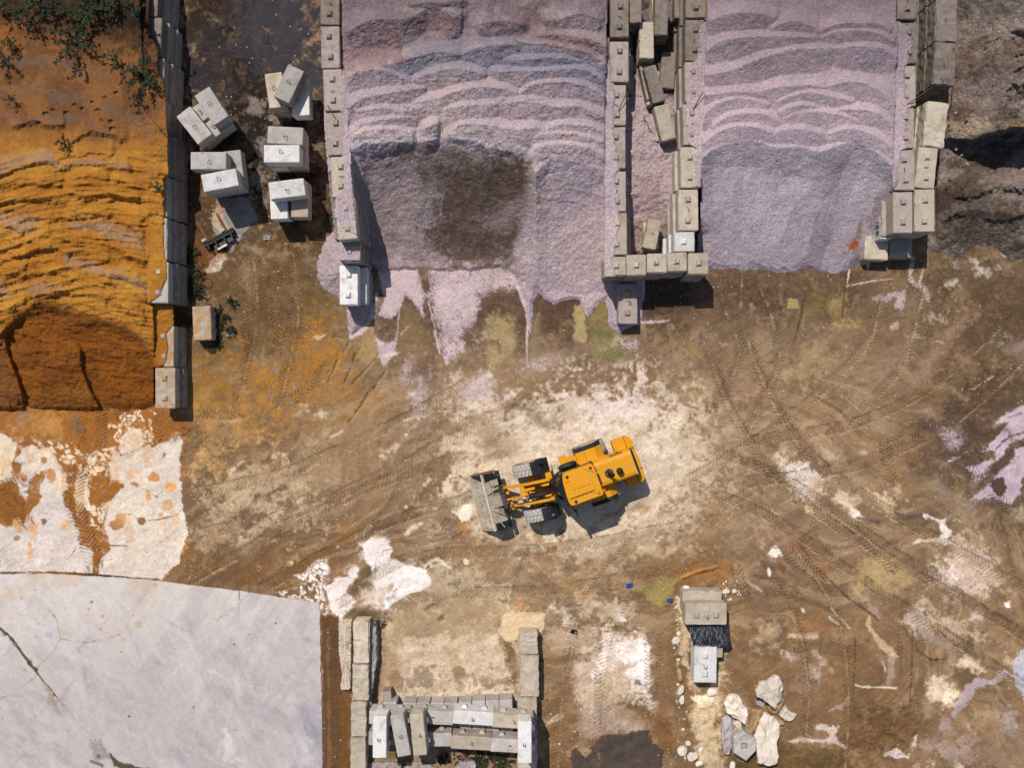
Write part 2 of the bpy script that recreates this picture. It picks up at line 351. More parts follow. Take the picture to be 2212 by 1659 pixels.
# dusty streaks left of the machine
G.poly(T(1, 2, (-90, 1300), (60, 1130), (250, 1080), (430, 1020), (570, 960), (560, 1010), (420, 1060), (300, 1100), (150, 1200), (-20, 1310)), (206, 188, 164), .8, 6, 16, (.44, .08))
G.poly(T(1, 2, (-200, 800), (60, 700), (250, 720), (490, 850), (480, 950), (300, 1040), (100, 1060), (-100, 1180), (-260, 1000)), (196, 172, 142), .62, 20, 30, (.50, .07))
G.poly(T(1, 2, (120, 1180), (600, 1040), (660, 1130), (400, 1290), (200, 1250), (-60, 1400), (-200, 1420)), (192, 168, 138), .6, 16, 30, (.52, .06))
G.poly(T(0, 2, (1560, 860), (1960, 780), (2100, 900), (2130, 1100), (1900, 1350), (1600, 1420), (1520, 1300), (1800, 1100), (1700, 960)), (190, 166, 136), .6, 20, 40, (.51, .06))
G.poly(T(0, 2, (1480, 620), (1850, 600), (1800, 740), (1600, 840), (1480, 800)), (204, 164, 108), .7, 16, 24, (.46, .1))
for q in ((1, 690, 1380, 12), (1, 310, 1505, 16), (1, 1240, 480, 9), (1, 1030, 640, 9), (1, 1500, 1490, 22), (1, 1720, 1500, 30), (2, 110, 1475, 10), (1, 1240, 1060, 18), (1, 1700, 1220, 40)):
    u, v = T(q[0], 2, (q[1], q[2]))[0]; G.blob(u, v, q[3] * .27, (216, 200, 178) if q[2] != 1220 else (196, 130, 52), .8, 1.5, 4)
G.line(T(1, 2, (1390, 1540), (1490, 1470), (1600, 1560)), 3.5, (218, 204, 184), .8, 2, 5)
G.line(T(1, 2, (1000, 1290), (970, 1180), (1040, 1100)), 1.2, (112, 88, 62), .8, .8, 3); G.line(T(1, 2, (980, 1300), (990, 1240), (1020, 1230)), 1.6, (100, 84, 66), .7, 1, 3)
G.line(T(1, 2, (740, 1400), (860, 1360), (900, 1340)), 1.2, (96, 70, 44), .8, .8, 2)
# --- gravel spilled off the middle pile
LAV = (190, 171, 174)
G.poly(TZ((240, 350), (320, 340), (335, 590), (290, 640), (225, 600)), (166, 140, 92), .85, 3, 6)
G.poly(TZ((490, 240), (560, 260), (660, 400), (720, 560), (600, 610), (450, 590), (480, 400)), (140, 114, 80), .85, 4, 8)
G.poly(TZ((1010, 350), (1100, 290), (1200, 370), (1225, 480), (1180, 560), (1080, 670), (1040, 640), (1020, 500)), (170, 150, 108), .85, 4, 10)
G.line(TZ((1010, 500), (1090, 480), (1110, 540)), 4, (122, 96, 72), .7, 3, 6)
G.poly(TZ((1575, 250), (1645, 260), (1645, 480), (1630, 495), (1575, 485)), (176, 156, 110), .85, 3, 4)
G.poly(TZ((1310, 300), (1370, 330), (1360, 610), (1300, 620)), (148, 130, 102), .8, 4, 6)
G.poly(TZ((1670, 360), (1730, 230), (1790, 210), (1810, 390), (1870, 470), (1880, 580), (1800, 610), (1700, 580)), (146, 132, 82), .85, 4, 8)
G.blob(*TZ((1760, 440))[0], 14, (92, 106, 64), .7, 6, 12); G.blob(*TZ((1830, 580))[0], 17, (82, 98, 58), .75, 8, 14); G.blob(*TZ((1745, 250))[0], 9, (130, 118, 48), .8, 4, 6)
G.poly(TZ((330, -60), (560, -60), (610, 60), (625, 200), (628, 335), (590, 260), (520, 190), (485, 300), (420, 345), (355, 320), (380, 200), (350, 100)), LAV, .95, 2, 6, None, .78)
G.poly(TZ((335, 470), (390, 500), (445, 480), (440, 560), (385, 655), (345, 570)), LAV, .95, 1.5, 4, None, .85)
G.line(TZ((480, 290), (465, 420), (442, 560)), 2.2, LAV, .9, 1, 3, None, .6)
G.poly(TZ((640, -40), (900, -20), (1230, 40), (1240, 140), (1100, 170), (980, 220), (965, 350), (930, 420), (860, 400), (900, 560), (760, 630), (735, 540), (700, 400), (670, 230)), LAV, .92, 4, 10, None, .55)
G.poly(TZ((660, 130), (960, 60), (980, 200), (960, 340), (800, 330), (700, 380)), LAV, .9, 4, 10, None, .62)
G.line(TZ((660, 240), (700, 420), (730, 560)), 2.6, LAV, .9, 1, 3, None, .7)
G.line(TZ((1235, 60), (1270, 200), (1290, 300), (1283, 420), (1280, 640)), [15, 12, 6, 3, 1.2], LAV, .95, 1.2, 3, None, .85)
for q in (((480, 640), (545, 590), (555, 740), (500, 760)), ((570, 700), (620, 690), (640, 850), (600, 810)), ((900, 720), (1000, 620), (1080, 740), (1130, 820), (1000, 870), (880, 860), (800, 830)), ((1385, 600), (1515, 540), (1490, 610), (1400, 645)), ((540, 800), (640, 760), (620, 980), (550, 960)), ((1860, 470), (1990, 440), (2000, 500), (1880, 520)), ((1270, 600), (1400, 600), (1390, 660), (1280, 660))):
    G.poly(TZ(*q), LAV, .85, 5, 12, None, .42)
G.line(TZ((1990, 365), (2170, 352)), [4, 1.5], LAV, .9, 1.5, 2, None, .8)
G.poly(TZ((160, 280), (240, 300), (310, 250), (340, 180), (330, 330), (240, 440), (165, 470)), LAV, .95, 2, 3)
for a, b in (((130, 740), (205, 560)), ((125, 550), (160, 480)), ((310, 780), (400, 650)), ((180, 750), (330, 590)), ((30, 740), (90, 600)), ((60, 460), (150, 462)), ((230, 900), (330, 760)), ((160, 990), (300, 780))):
    G.line(TZ(a, b), 1.4, (92, 68, 40), .75, 1, 3, dh=-.03); G.line([(u + 4, v + 2) for u, v in TZ(a, b)], 2.2, (176, 140, 92), .45, 1.5, 3)
# --- right of the middle: foot of the second pile
G.poly(T(3, 1, (225, 905), (300, 890), (310, 965), (225, 965)), (170, 150, 92), .85, 3, 5)
G.poly(T(3, 1, (560, 870), (680, 850), (660, 1050), (600, 1050), (540, 960)), (166, 144, 86), .8, 5, 8)
G.poly(T(3, 1, (380, 860), (500, 840), (530, 980), (400, 1020), (360, 1040)), (128, 112, 58), .75, 6, 10)
G.line(T(3, 1, (370, 850), (330, 1050), (280, 1240)), 2.2, (84, 64, 50), .8, 1.2, 2); G.line(T(3, 1, (695, 700), (665, 1050)), 1.2, (80, 62, 48), .8, .8, 1)
G.line(T(3, 1, (235, 720), (180, 960), (120, 1180)), 1, (84, 64, 50), .5, .8, 2)
G.line(T(3, 1, (722, 660), (700, 800)), 1.3, (204, 190, 184), .9, .8, 1, None, .8); G.line(T(3, 1, (700, 790), (930, 745), (1100, 728)), [1.7, 1.4, .6], (206, 190, 178), .9, .8, 1, None, .8)
G.poly(T(3, 1, (905, 880), (1190, 815), (1190, 900), (1150, 980), (1090, 970), (1100, 900), (950, 905)), (186, 168, 172), .85, 2, 6, None, .7)
G.line(T(3, 1, (1240, 540), (1210, 720), (1320, 810), (1360, 920)), [3, 4, 5, 2], (196, 186, 176), .8, 2, 6, None, .55); G.line(T(3, 1, (1345, 600), (1290, 760)), 3.2, (200, 190, 180), .8, 2, 5, None, .55)
for q in ((1570, 755, 9, 6), (1600, 640, 10, 5), (1640, 680, 3, 9), (1820, 690, 14, 8), (1760, 645, 8, 4), (1930, 630, 9, 7), (1720, 590, 8, 6), (1990, 480, 5, 14), (1070, 1130, 10, 3), (1180, 1070, 4, 4), (1240, 1190, 14, 4)):
    u, v = T(3, 1, q[:2])[0]; G.blob(u, v, q[2], (196, 184, 172), .7, 4, 12, q[3], brk=(.46, .1))
G.line(T(3, 1, (1700, 990), (1560, 1150), (1430, 1330), (1320, 1500)), [12, 12, 12, 16], (156, 128, 106), .8, 6, 8); G.line(T(3, 1, (1540, 900), (1590, 990), (1650, 800)), 8, (160, 130, 100), .5, 6, 8)
G.line(T(3, 1, (1230, 930), (1190, 1300), (950, 1480)), 14, (156, 126, 108), .5, 8, 10)
G.poly(T(3, 1, (1950, 1230), (2140, 1190), (2300, 1300), (2200, 1420), (2000, 1330)), (160, 142, 134), .6, 10, 20, (.45, .1))
G.poly(T(3, 1, (0, 1100), (120, 1060), (220, 1150), (200, 1300), (60, 1400), (-80, 1300)), (160, 140, 112), .7, 20, 22, (.46, .1)); G.poly(T(3, 1, (60, 1430), (500, 1260), (640, 1330), (560, 1500), (200, 1560)), (170, 150, 106), .6, 22, 30, (.48, .1))
G.poly(T(3, 1, (590, 1130), (800, 1090), (820, 1120), (620, 1160)), (170, 152, 100), .7, 4, 8)
G.line(T(3, 1, (1700, 1640), (1900, 1520), (2150, 1400)), 2, (86, 68, 46), .7, 1.5, 4); G.line(T(3, 1, (1700, 1630), (1880, 1530)), 1.6, (200, 184, 168), .7, 1.5, 4, None, .45)
G.line(T(2, 1, (1910, 700), (1900, 960)), 1, (176, 152, 150), .8, 1, 1, None, .6); G.poly(T(2, 1, (1500, 1250), (1550, 1240), (1560, 1370), (1490, 1370)), (164, 138, 78), .6, 5, 8)
G.poly(T(2, 1, (940, 1230), (1060, 1220), (1050, 1290), (930, 1300)), (190, 168, 168), .6, 5, 10, None, .4); G.poly(T(2, 1, (1100, 740), (1500, 730), (1480, 960), (1090, 1000)), (74, 56, 46), .6, 8, 8)
# lavender gravel at the far right
LV2 = (186, 168, 178)
G.poly(T(3, 2, (2500, 60), (2180, 220), (2050, 270), (1900, 385), (2000, 375), (1930, 480), (1820, 590), (1800, 620), (1890, 620), (1900, 690), (1780, 700), (1665, 740), (1740, 800), (1830, 760), (2030, 560), (2160, 430), (2500, 300)), LV2, .95, 2, 8, None, .9)
G.poly(T(3, 2, (2500, 500), (2160, 540), (2060, 585), (2060, 650), (1840, 880), (1690, 1000), (1870, 965), (1960, 1010), (2030, 1035), (2090, 960), (2120, 840), (2200, 700), (2500, 640)), LV2, .95, 2, 7, None, .92)
G.blob(*T(3, 2, (1930, 895))[0], 20, (92, 72, 58), .95, 2, 6); G.poly(T(3, 2, (1870, 740), (2040, 580), (2060, 640), (1900, 800)), (94, 74, 60), .9, 2, 4)
G.poly(T(3, 2, (1380, 400), (1600, 410), (1600, 540), (1480, 600), (1500, 520)), LV2, .8, 4, 12, None, .45); G.poly(T(3, 2, (1450, 740), (1560, 660), (1690, 600), (1560, 690)), LV2, .9, 2, 4, None, .7)
G.poly(T(3, 2, (1700, 870), (1800, 700), (1860, 700), (1760, 880)), LV2, .7, 4, 8, None, .45); G.line(T(3, 2, (2000, 340), (2110, 300)), 2, (92, 74, 66), .6, 1.5, 3); G.line(T(3, 2, (1900, 600), (2040, 480), (2140, 450)), 1.8, (84, 68, 66), .8, 1.5, 4)
G.blob(*T(3, 2, (2100, 1120))[0], 18, (172, 160, 140), .8, 4, 6)
G.line(T(3, 2, (1300, 860), (1400, 860), (1560, 1000), (1680, 1100)), [6, 12, 14, 12], (160, 140, 124), .6, 8, 12, (.45, .1))
# --- white patches on the right
WH = (226, 214, 202)
G.poly(T(3, 2, (110, 620), (190, 680), (300, 690), (460, 780), (510, 870), (560, 960), (430, 1010), (330, 1000), (230, 860), (130, 760)), (214, 192, 166), .85, 10, 14, (.40, .1))
G.poly(T(3, 2, (180, 700), (340, 700), (440, 760), (470, 820), (360, 850), (400, 980), (320, 990), (240, 860)), (230, 222, 214), .9, 6, 14, (.42, .08))
G.poly(T(3, 2, (630, 910), (720, 970), (810, 1010), (780, 1060), (850, 1165), (740, 1120), (640, 1050)), (222, 202, 176), .9, 4, 8, (.38, .1)); G.poly(T(3, 2, (730, 1060), (800, 1090), (860, 1170), (760, 1130)), WH, .9, 4, 6)
G.poly(T(3, 2, (880, 930), (1000, 960), (1090, 1050), (1080, 1110), (970, 1030), (900, 980)), (216, 190, 156), .85, 4, 8, (.40, .1)); G.poly(T(3, 2, (1050, 930), (1130, 900), (1140, 950), (1060, 960)), (196, 172, 146), .7, 5, 6)
G.line(T(3, 2, (780, 1140), (860, 1165), (970, 1185)), [1.5, 4, 3], (98, 88, 90), .85, 2, 5, (.42, .1)); G.line(T(3, 2, (1090, 1095), (1180, 1140), (1290, 1130), (1390, 1165)), [3, 5, 5, 2], (98, 86, 84), .85, 2, 5, (.42, .1))
G.line(T(3, 2, (1330, 1125), (1470, 1170), (1510, 1260), (1470, 1320), (1610, 1375)), [3, 7, 10, 9, 3], (222, 210, 200), .85, 3, 8); G.line(T(3, 2, (1190, 1365), (1380, 1325), (1460, 1310)), [2, 5, 5], (212, 194, 172), .85, 3, 6)
G.poly(T(3, 2, (330, 1040), (430, 1060), (430, 1110), (350, 1115)), (224, 200, 166), .7, 3, 6, (.42, .1)); G.blob(*T(3, 2, (120, 1420))[0], 13, WH, .9, 3, 7, 10); G.blob(*T(3, 2, (78, 1590))[0], 6, (236, 232, 228), .95, 2, 3, 10)
G.poly(T(3, 3, (1400, 70), (1480, 0), (1560, -200), (1700, -170), (1820, -60), (1930, 60), (1940, 150), (1820, 160), (1840, 240), (1700, 270), (1560, 270), (1450, 230)), (206, 184, 166), .88, 10, 18, (.38, .1))
G.poly(T(3, 3, (1420, 60), (1500, -20), (1540, 60), (1620, 120), (1500, 160)), (226, 214, 206), .8, 6, 10); G.poly(T(3, 3, (1820, 200), (2000, 190), (2040, 240), (1900, 240)), (196, 172, 148), .7, 5, 10, (.46, .08))
G.poly(T(3, 3, (760, 120), (860, -20), (1000, -80), (1150, 0), (1280, 150), (1200, 210), (1140, 190), (1040, 280), (870, 260), (720, 272)), (178, 152, 106), .9, 6, 8)
G.poly(T(3, 3, (1170, 460), (1220, 400), (1300, 320), (1440, 400), (1560, 500), (1830, 580), (1820, 645), (1600, 600), (1400, 550), (1250, 540)), (206, 182, 156), .8, 8, 16, (.43, .1)); G.poly(T(3, 3, (1190, 460), (1240, 400), (1330, 430), (1260, 520)), (222, 212, 208), .7, 6, 8)
G.poly(T(3, 3, (1260, 560), (1440, 560), (1600, 690), (1480, 680)), (160, 142, 138), .7, 6, 8); G.poly(T(3, 3, (1560, 820), (1640, 750), (1760, 790), (1830, 870), (1760, 870), (1640, 850)), (222, 202, 174), .9, 4, 9)
G.poly(T(3, 3, (1340, 1070), (1400, 940), (1460, 930), (1600, 1050), (1510, 1175), (1430, 1130)), (226, 208, 182), .9, 4, 10); G.blob(*T(3, 3, (1760, 430))[0], 11, (224, 214, 206), .9, 4, 6, 10); G.blob(*T(3, 3, (2005, 355))[0], 6, (222, 212, 206), .9, 2, 4)
G.line(T(3, 3, (1560, 1235), (1650, 1110), (1740, 980), (1900, 965), (1960, 900)), [5, 9, 10, 6, 8], (176, 160, 164), .85, 3, 5); G.poly(T(3, 3, (2035, 830), (2133, 700), (2400, 600), (2400, 1300), (2140, 1130), (2060, 1010)), (178, 178, 186), .9, 3, 4)
G.line(T(3, 3, (1980, 880), (2140, 980)), 2, (210, 208, 208), .8, 1.5, 2)
G.line(T(3, 3, (755, 990), (830, 1010), (1100, 1015)), [1.4, 2.2, 1.6], (212, 196, 166), .9, 1, 2); G.line(T(3, 3, (1030, 1000), (1060, 900), (1060, 780)), [2, 8, 9], (172, 154, 140), .75, 2, 3)
G.line(T(3, 3, (770, 600), (765, 900), (750, 1130)), 1.4, (96, 72, 48), .8, 1, 2); G.line(T(3, 3, (495, 640), (470, 900), (455, 1010)), 1.3, (100, 74, 50), .7, 1, 2); G.line(T(3, 3, (490, 780), (480, 980)), 4, (168, 150, 136), .7, 2, 3); G.line(T(3, 3, (1235, 560), (1225, 800), (1215, 1180)), 1.8, (96, 76, 56), .7, 1, 2)
G.line(T(3, 3, (880, 440), (890, 540), (960, 630), (1010, 680), (1100, 760)), [3, 4, 8, 7, 6], (200, 176, 144), .75, 2, 6); G.line(T(3, 3, (860, 290), (910, 400), (950, 450)), 6, (168, 148, 138), .6, 3, 5)
G.line(T(3, 3, (520, 100), (700, 270), (800, 350), (960, 470)), [1, 3, 3, 1.5], (116, 74, 44), .8, 1.5, 3, dh=-.03); G.line(T(3, 3, (1250, 710), (1400, 780), (1490, 790)), 1.6, (88, 70, 44), .8, 1.2, 5); G.line(T(3, 3, (1430, 540), (1600, 690)), 1.4, (84, 66, 48), .7, 1, 3); G.line(T(3, 3, (580, 370), (720, 530)), [1, 3], (196, 176, 150), .6, 1.5, 3)
G.poly(T(3, 3, (560, 1200), (680, 1140), (750, 1060), (740, 1120), (660, 1200)), (172, 154, 142), .7, 3, 6)
G.poly(T(3, 3, (760, 1200), (900, 1160), (1100, 1190), (1290, 1240), (1280, 1380), (1180, 1540), (900, 1560), (740, 1500), (720, 1360)), (118, 86, 54), .85, 12, 12, dh=.03)
G.poly(T(3, 3, (230, 1440), (340, 1405), (480, 1440), (600, 1400), (690, 1510), (620, 1470), (440, 1470), (300, 1450)), (206, 188, 180), .8, 3, 6); G.poly(T(3, 3, (460, 1340), (510, 1300), (570, 1340), (640, 1330), (600, 1390), (520, 1380)), (206, 192, 180), .8, 3, 6); G.poly(T(3, 3, (1020, 1560), (1100, 1500), (1190, 1560), (1270, 1400), (1280, 1440), (1200, 1580)), (206, 194, 190), .8, 2.5, 5)
G.poly(T(3, 3, (1320, 1430), (1700, 1450), (1700, 1600), (1500, 1580), (1330, 1560)), (178, 158, 148), .65, 6, 10, (.42, .1)); G.poly(T(3, 3, (1450, 1340), (1520, 1250), (1580, 1310), (1560, 1380)), (176, 158, 152), .7, 4, 8); G.poly(T(3, 3, (1960, 1230), (2090, 1220), (2080, 1390), (1980, 1380)), (176, 162, 158), .7, 5, 8, (.42, .1)); G.poly(T(3, 3, (1740, 1240), (1880, 1180), (1900, 1240), (1780, 1300)), (184, 160, 124), .6, 5, 10)
G.poly(T(3, 3, (1760, 1420), (2140, 1400), (2140, 1640), (1740, 1620)), (146, 122, 104), .6, 10, 18, (.46, .1))
G.poly(T(3, 3, (230, 570), (470, 570), (480, 610), (400, 620), (240, 610)), (206, 184, 154), .8, 3, 7); G.poly(T(3, 3, (-20, 480), (200, 520), (220, 580), (120, 680), (-40, 640)), (190, 164, 132), .7, 10, 16, (.44, .1)); G.poly(T(3, 3, (230, 440), (460, 460), (460, 560), (240, 560)), (168, 116, 68), .6, 8, 12); G.blob(*T(3, 3, (240, 755))[0], 13, (208, 192, 176), .7, 6, 6); G.poly(T(3, 3, (260, 1050), (360, 900), (470, 740), (460, 1000), (420, 1090)), (172, 146, 130), .6, 8, 14, (.42, .1)); G.blob(*T(3, 3, (350, 390))[0], 4, WH, .8, 2, 3); G.blob(*T(3, 3, (20, 300))[0], 20, (120, 98, 84), .5, 10, 10, 30)
G.poly(T(3, 3, (440, 40), (580, 20), (570, 90), (490, 90)), (150, 88, 46), .6, 5, 8); G.poly(T(3, 2, (0, 1270), (260, 1290), (420, 1400), (360, 1420), (180, 1330)), (160, 96, 52), .5, 6, 12, (.48, .08))
# --- lower middle: pads, white slab scraps and crackle
G.poly([(800, 1250), (900, 1225), (1010, 1235), (1090, 1260), (1128, 1330), (1135, 1520), (815, 1520), (812, 1400)], (192, 172, 144), .9, 8, 14)
G.poly([(830, 1260), (1080, 1270), (1120, 1400), (1100, 1500), (830, 1500)], (164, 136, 100), .75, 14, 40, (.52, .07)); G.poly([(830, 1430), (1120, 1430), (1130, 1520), (820, 1520)], (176, 158, 140), .7, 12, 30, (.44, .1))
G.poly([(850, 1380), (1120, 1350), (1130, 1515), (818, 1515)], (214, 198, 176), .6, 10, 30, (.50, .06)); G.poly([(850, 1440), (1090, 1440), (1110, 1500), (850, 1500)], (110, 84, 66), .6, 8, 30, (.585, .04))
G.poly([(815, 1430), (850, 1400), (880, 1440), (860, 1480), (818, 1490)], (158, 124, 80), .6, 8, 12, (.46, .1)); G.poly([(960, 1400), (985, 1400), (990, 1460), (970, 1440)], (160, 124, 80), .6, 6, 8)
E1 = T(1, 2, (870, 1360), (960, 1305), (1060, 1310), (1130, 1400), (1110, 1480), (1280, 1540), (1400, 1560), (1440, 1680), (1240, 1800), (1080, 1830), (985, 1850), (985, 1640), (950, 1550), (890, 1450))
G.poly(E1, (222, 212, 208), .96, 2.5, 7); G.line(T(1, 2, (985, 1640), (995, 1500), (1060, 1410), (1130, 1400)), 1, (160, 140, 138), .7, 1, 2)
G.poly(T(1, 3, (570, 200), (690, 130), (780, 120), (815, 10), (858, 50), (850, 130), (760, 240), (845, 320), (780, 380), (700, 480), (620, 340)), (216, 206, 200), .96, 2.5, 7)
G.poly(T(1, 3, (870, 240), (960, 190), (1080, 210), (1110, 380), (1050, 390), (880, 350)), (204, 188, 170), .9, 4, 7); G.blob(*T(1, 3, (1085, 320))[0], 9, (226, 220, 216), .9, 3, 4, 18); G.blob(*T(1, 3, (1120, 190))[0], 6, (186, 150, 104), .8, 3, 4)
def crackle(sheet, pts, cell, seed, col, thr=.10, keep=.75, op=.95, warp=8):
    sl = sheet.box(pts, warp + 6); X, Y = sheet.U[sl], sheet.V[sl]
    sd = polysd(X + sheet.w1[sl] * 2 * warp, Y + sheet.w2[sl] * 2 * warp, pts); f1, f2, rid = voro(X + sheet.w1[sl] * 22 + (sheet.nf[sl] - .5) * cell * .7, Y + sheet.w2[sl] * 22 + (sheet.nb[sl] - .5) * cell * .7, cell, seed)
    mm = sst(-3, 4, sd) * sst(thr, thr + .2, f2 - f1 + (sheet.nf[sl] - .5) * .25) * (rid < keep) * op; sheet.mix(sl, mm, col)
crackle(G, T(1, 3, (330, 110), (450, 40), (590, -40), (610, 80), (540, 180), (420, 170)), 9, 4, (222, 214, 208), .04, .97); crackle(G, T(1, 3, (160, 230), (300, 230), (420, 170), (600, 150), (560, 250), (640, 440), (590, 450), (520, 340), (250, 290)), 8, 6, (218, 208, 200), .10, .68)
G.poly(T(1, 3, (735, 430), (860, 370), (1080, 400), (1090, 470), (1010, 480), (960, 465), (730, 465)), (98, 78, 52), .85, 4, 8); G.poly([(696, 1330), (734, 1330), (742, 1500), (760, 1680), (700, 1800), (695, 1500)], (110, 80, 50), .95, 3, 3); G.line([(708, 1360), (712, 1800)], 3, (142, 104, 70), .6, 2, 2)
G.poly(T(1, 3, (730, 1010), (800, 1040), (790, 1400), (770, 1700), (700, 1700), (710, 1100)), (124, 86, 46), .9, 3, 4); G.poly(T(1, 3, (1000, 480), (1080, 470), (1070, 600), (1040, 900), (1040, 1060), (960, 1160), (960, 1060), (1010, 800)), (112, 92, 66), .7, 5, 6)
G.poly(T(1, 3, (1980, 480), (2020, 480), (2050, 650), (2120, 690), (2160, 900), (2120, 1060), (2060, 900), (2010, 680)), (120, 92, 52), .85, 4, 8, None, .85)
G.poly(T(2, 3, (0, 420), (70, 400), (230, 405), (310, 400), (310, 530), (250, 600), (120, 570), (100, 640), (0, 640), (-60, 560)), (206, 182, 146), .95, 2.5, 4, dh=.02); G.line(T(2, 3, (40, 180), (30, 330), (15, 500)), 2.4, (206, 186, 156), .7, 2, 3)
# middle bay floor
G.poly(T(2, 3, (330, 520), (700, 520), (740, 660), (560, 700), (400, 720), (320, 650)), (184, 162, 140), .8, 8, 12, (.42, .1)); G.poly(T(2, 3, (410, 380), (500, 360), (530, 480), (450, 500)), (216, 200, 180), .8, 6, 8); G.poly(T(2, 3, (620, 310), (720, 300), (700, 480), (620, 480)), (206, 186, 160), .8, 6, 8)
G.poly(T(2, 3, (760, 330), (1045, 320), (1050, 430), (980, 500), (800, 500)), (202, 182, 156), .85, 6, 10, (.42, .1)); G.blob(*T(2, 3, (940, 465))[0], 12, (228, 222, 216), .9, 3, 5, 9)
G.poly(T(2, 3, (550, 800), (700, 700), (820, 580), (1150, 600), (1172, 800), (1185, 1200), (1080, 1100), (900, 1160), (640, 1260), (560, 1100)), (202, 182, 158), .9, 6, 10, (.38, .1))
G.poly(T(2, 3, (820, 590), (1000, 600), (1160, 620), (1172, 950), (1180, 1190), (1110, 1090), (1020, 1020), (980, 850), (900, 800), (720, 950), (740, 800)), (226, 216, 208), .9, 7, 12, (.40, .1)); G.poly(T(2, 3, (1080, 640), (1165, 640), (1172, 1000), (1080, 900)), (232, 228, 226), .8, 5, 8)
G.poly(T(2, 3, (600, 1230), (740, 1150), (900, 1150), (1080, 1290), (1090, 1390), (600, 1400)), (180, 160, 148), .85, 6, 10); G.poly(T(2, 3, (890, 1190), (960, 1180), (1060, 1250), (1000, 1290), (900, 1270)), (150, 118, 76), .7, 6, 10)
G.poly(T(2, 3, (330, 730), (440, 720), (530, 800), (520, 1240), (420, 1220), (340, 1100)), (148, 116, 74), .7, 10, 10, (.42, .1)); G.poly(T(2, 3, (1170, 600), (1290, 560), (1340, 1200), (1220, 1240)), (152, 116, 78), .85, 8, 8)
G.poly(T(2, 3, (340, 1240), (600, 1220), (600, 1400), (530, 1500), (500, 1700), (330, 1700)), (132, 96, 58), .8, 10, 10); G.poly(T(2, 3, (1100, 1230), (1340, 1250), (1340, 1480), (1240, 1500)), (140, 96, 50), .85, 8, 10)
G.poly(T(2, 3, (1030, 190), (1200, 165), (1290, 110), (1380, 120), (1340, 280), (1270, 370), (1220, 360), (1150, 300)), (158, 142, 84), .9, 3, 5); G.poly(T(2, 3, (1130, 30), (1400, 0), (1700, 0), (1840, 60), (1830, 150), (1520, 230), (1420, 220), (1400, 110), (1280, 60)), (160, 110, 50), .8, 8, 12, (.38, .12))
G.line(T(2, 3, (1430, 120), (1560, 70), (1700, 30)), [2, 4, 2], (188, 136, 76), .8, 2, 4, dh=.06); G.line(T(2, 3, (1440, 140), (1580, 90), (1720, 50)), [1.5, 2, 1], (92, 62, 34), .8, 1.2, 4, dh=-.04); G.poly(T(2, 3, (430, 150), (520, 180), (690, 270), (640, 280), (480, 220)), (192, 150, 92), .6, 4, 6); G.poly(T(2, 3, (60, 290), (120, 260), (150, 330), (80, 360)), (196, 130, 84), .7, 5, 8)
dk = G.poly(T(2, 3, (520, 1520), (560, 1490), (640, 1580), (780, 1400), (900, 1400), (1000, 1370), (1150, 1365), (1190, 1460), (1260, 1520), (1260, 1800), (600, 1800), (560, 1650)), (88, 76, 70), .96, 2, 5, dh=.16)
# rubble strip under the right-hand blocks
G.poly(T(2, 3, (1395, 280), (1750, 260), (1790, 700), (1770, 980), (1730, 1200), (1770, 1700), (1600, 1800), (1450, 1300), (1380, 1100), (1330, 700)), (132, 104, 62), .85, 8, 10)
G.poly(T(2, 3, (1400, 280), (1460, 330), (1480, 700), (1520, 860), (1560, 1000), (1620, 1080), (1780, 700), (1775, 980), (1730, 1120), (1740, 1300), (1770, 1720), (1640, 1800), (1500, 1380), (1510, 1180), (1560, 1060), (1440, 830), (1400, 560)), (204, 182, 148), .92, 4, 10, (.37, .08), dh=.10)
G.poly(T(2, 3, (1510, 1090), (1600, 1060), (1680, 1100), (1640, 1180), (1560, 1180)), (222, 204, 176), .9, 3, 6, dh=.06)
# --- orange sand washed onto the old broken slab (lower left of the sand bay)
G.poly([(-400, 860), (335, 862), (378, 885), (402, 905), (400, 960), (392, 1100), (405, 1200), (340, 1250), (-400, 1248)], (166, 104, 34), .97, 6, 6)
G.poly(T(0, 2, (0, 250), (300, 250), (540, 260), (530, 420), (300, 520), (0, 500)), (176, 120, 60), .6, 10, 16, (.46, .1)); G.poly(T(0, 2, (290, 320), (480, 320), (540, 520), (300, 510)), (190, 140, 80), .7, 6, 8); G.poly(T(0, 2, (570, 290), (640, 280), (640, 480), (590, 460)), (128, 112, 104), .7, 6, 10, (.46, .1)); G.poly(T(0, 2, (170, 330), (250, 310), (260, 380), (180, 380)), (150, 128, 110), .6, 6, 10)
WO, WL = (212, 196, 172), (202, 191, 184)
G.poly(T(0, 2, (-900, 440), (0, 450), (75, 480), (130, 600), (100, 700), (75, 830), (0, 870), (-900, 850)), WO, .96, 2, 5)
G.poly(T(0, 2, (250, 540), (330, 590), (420, 610), (490, 690), (530, 800), (545, 900), (500, 970), (500, 1050), (570, 1080), (610, 1180), (640, 1350), (740, 1400), (755, 1560), (745, 1590), (-1500, 1600), (-1500, 1200), (60, 1210), (190, 1210), (270, 1060), (320, 1000), (335, 900), (370, 780), (330, 760), (240, 860), (215, 1010), (165, 960), (140, 850), (190, 700), (110, 700), (200, 580)), WL, .96, 2, 6)
G.poly(T(0, 2, (240, 560), (420, 620), (520, 800), (530, 900), (480, 960), (380, 900), (400, 720), (330, 740), (240, 820), (170, 830)), WO, .8, 5, 8)
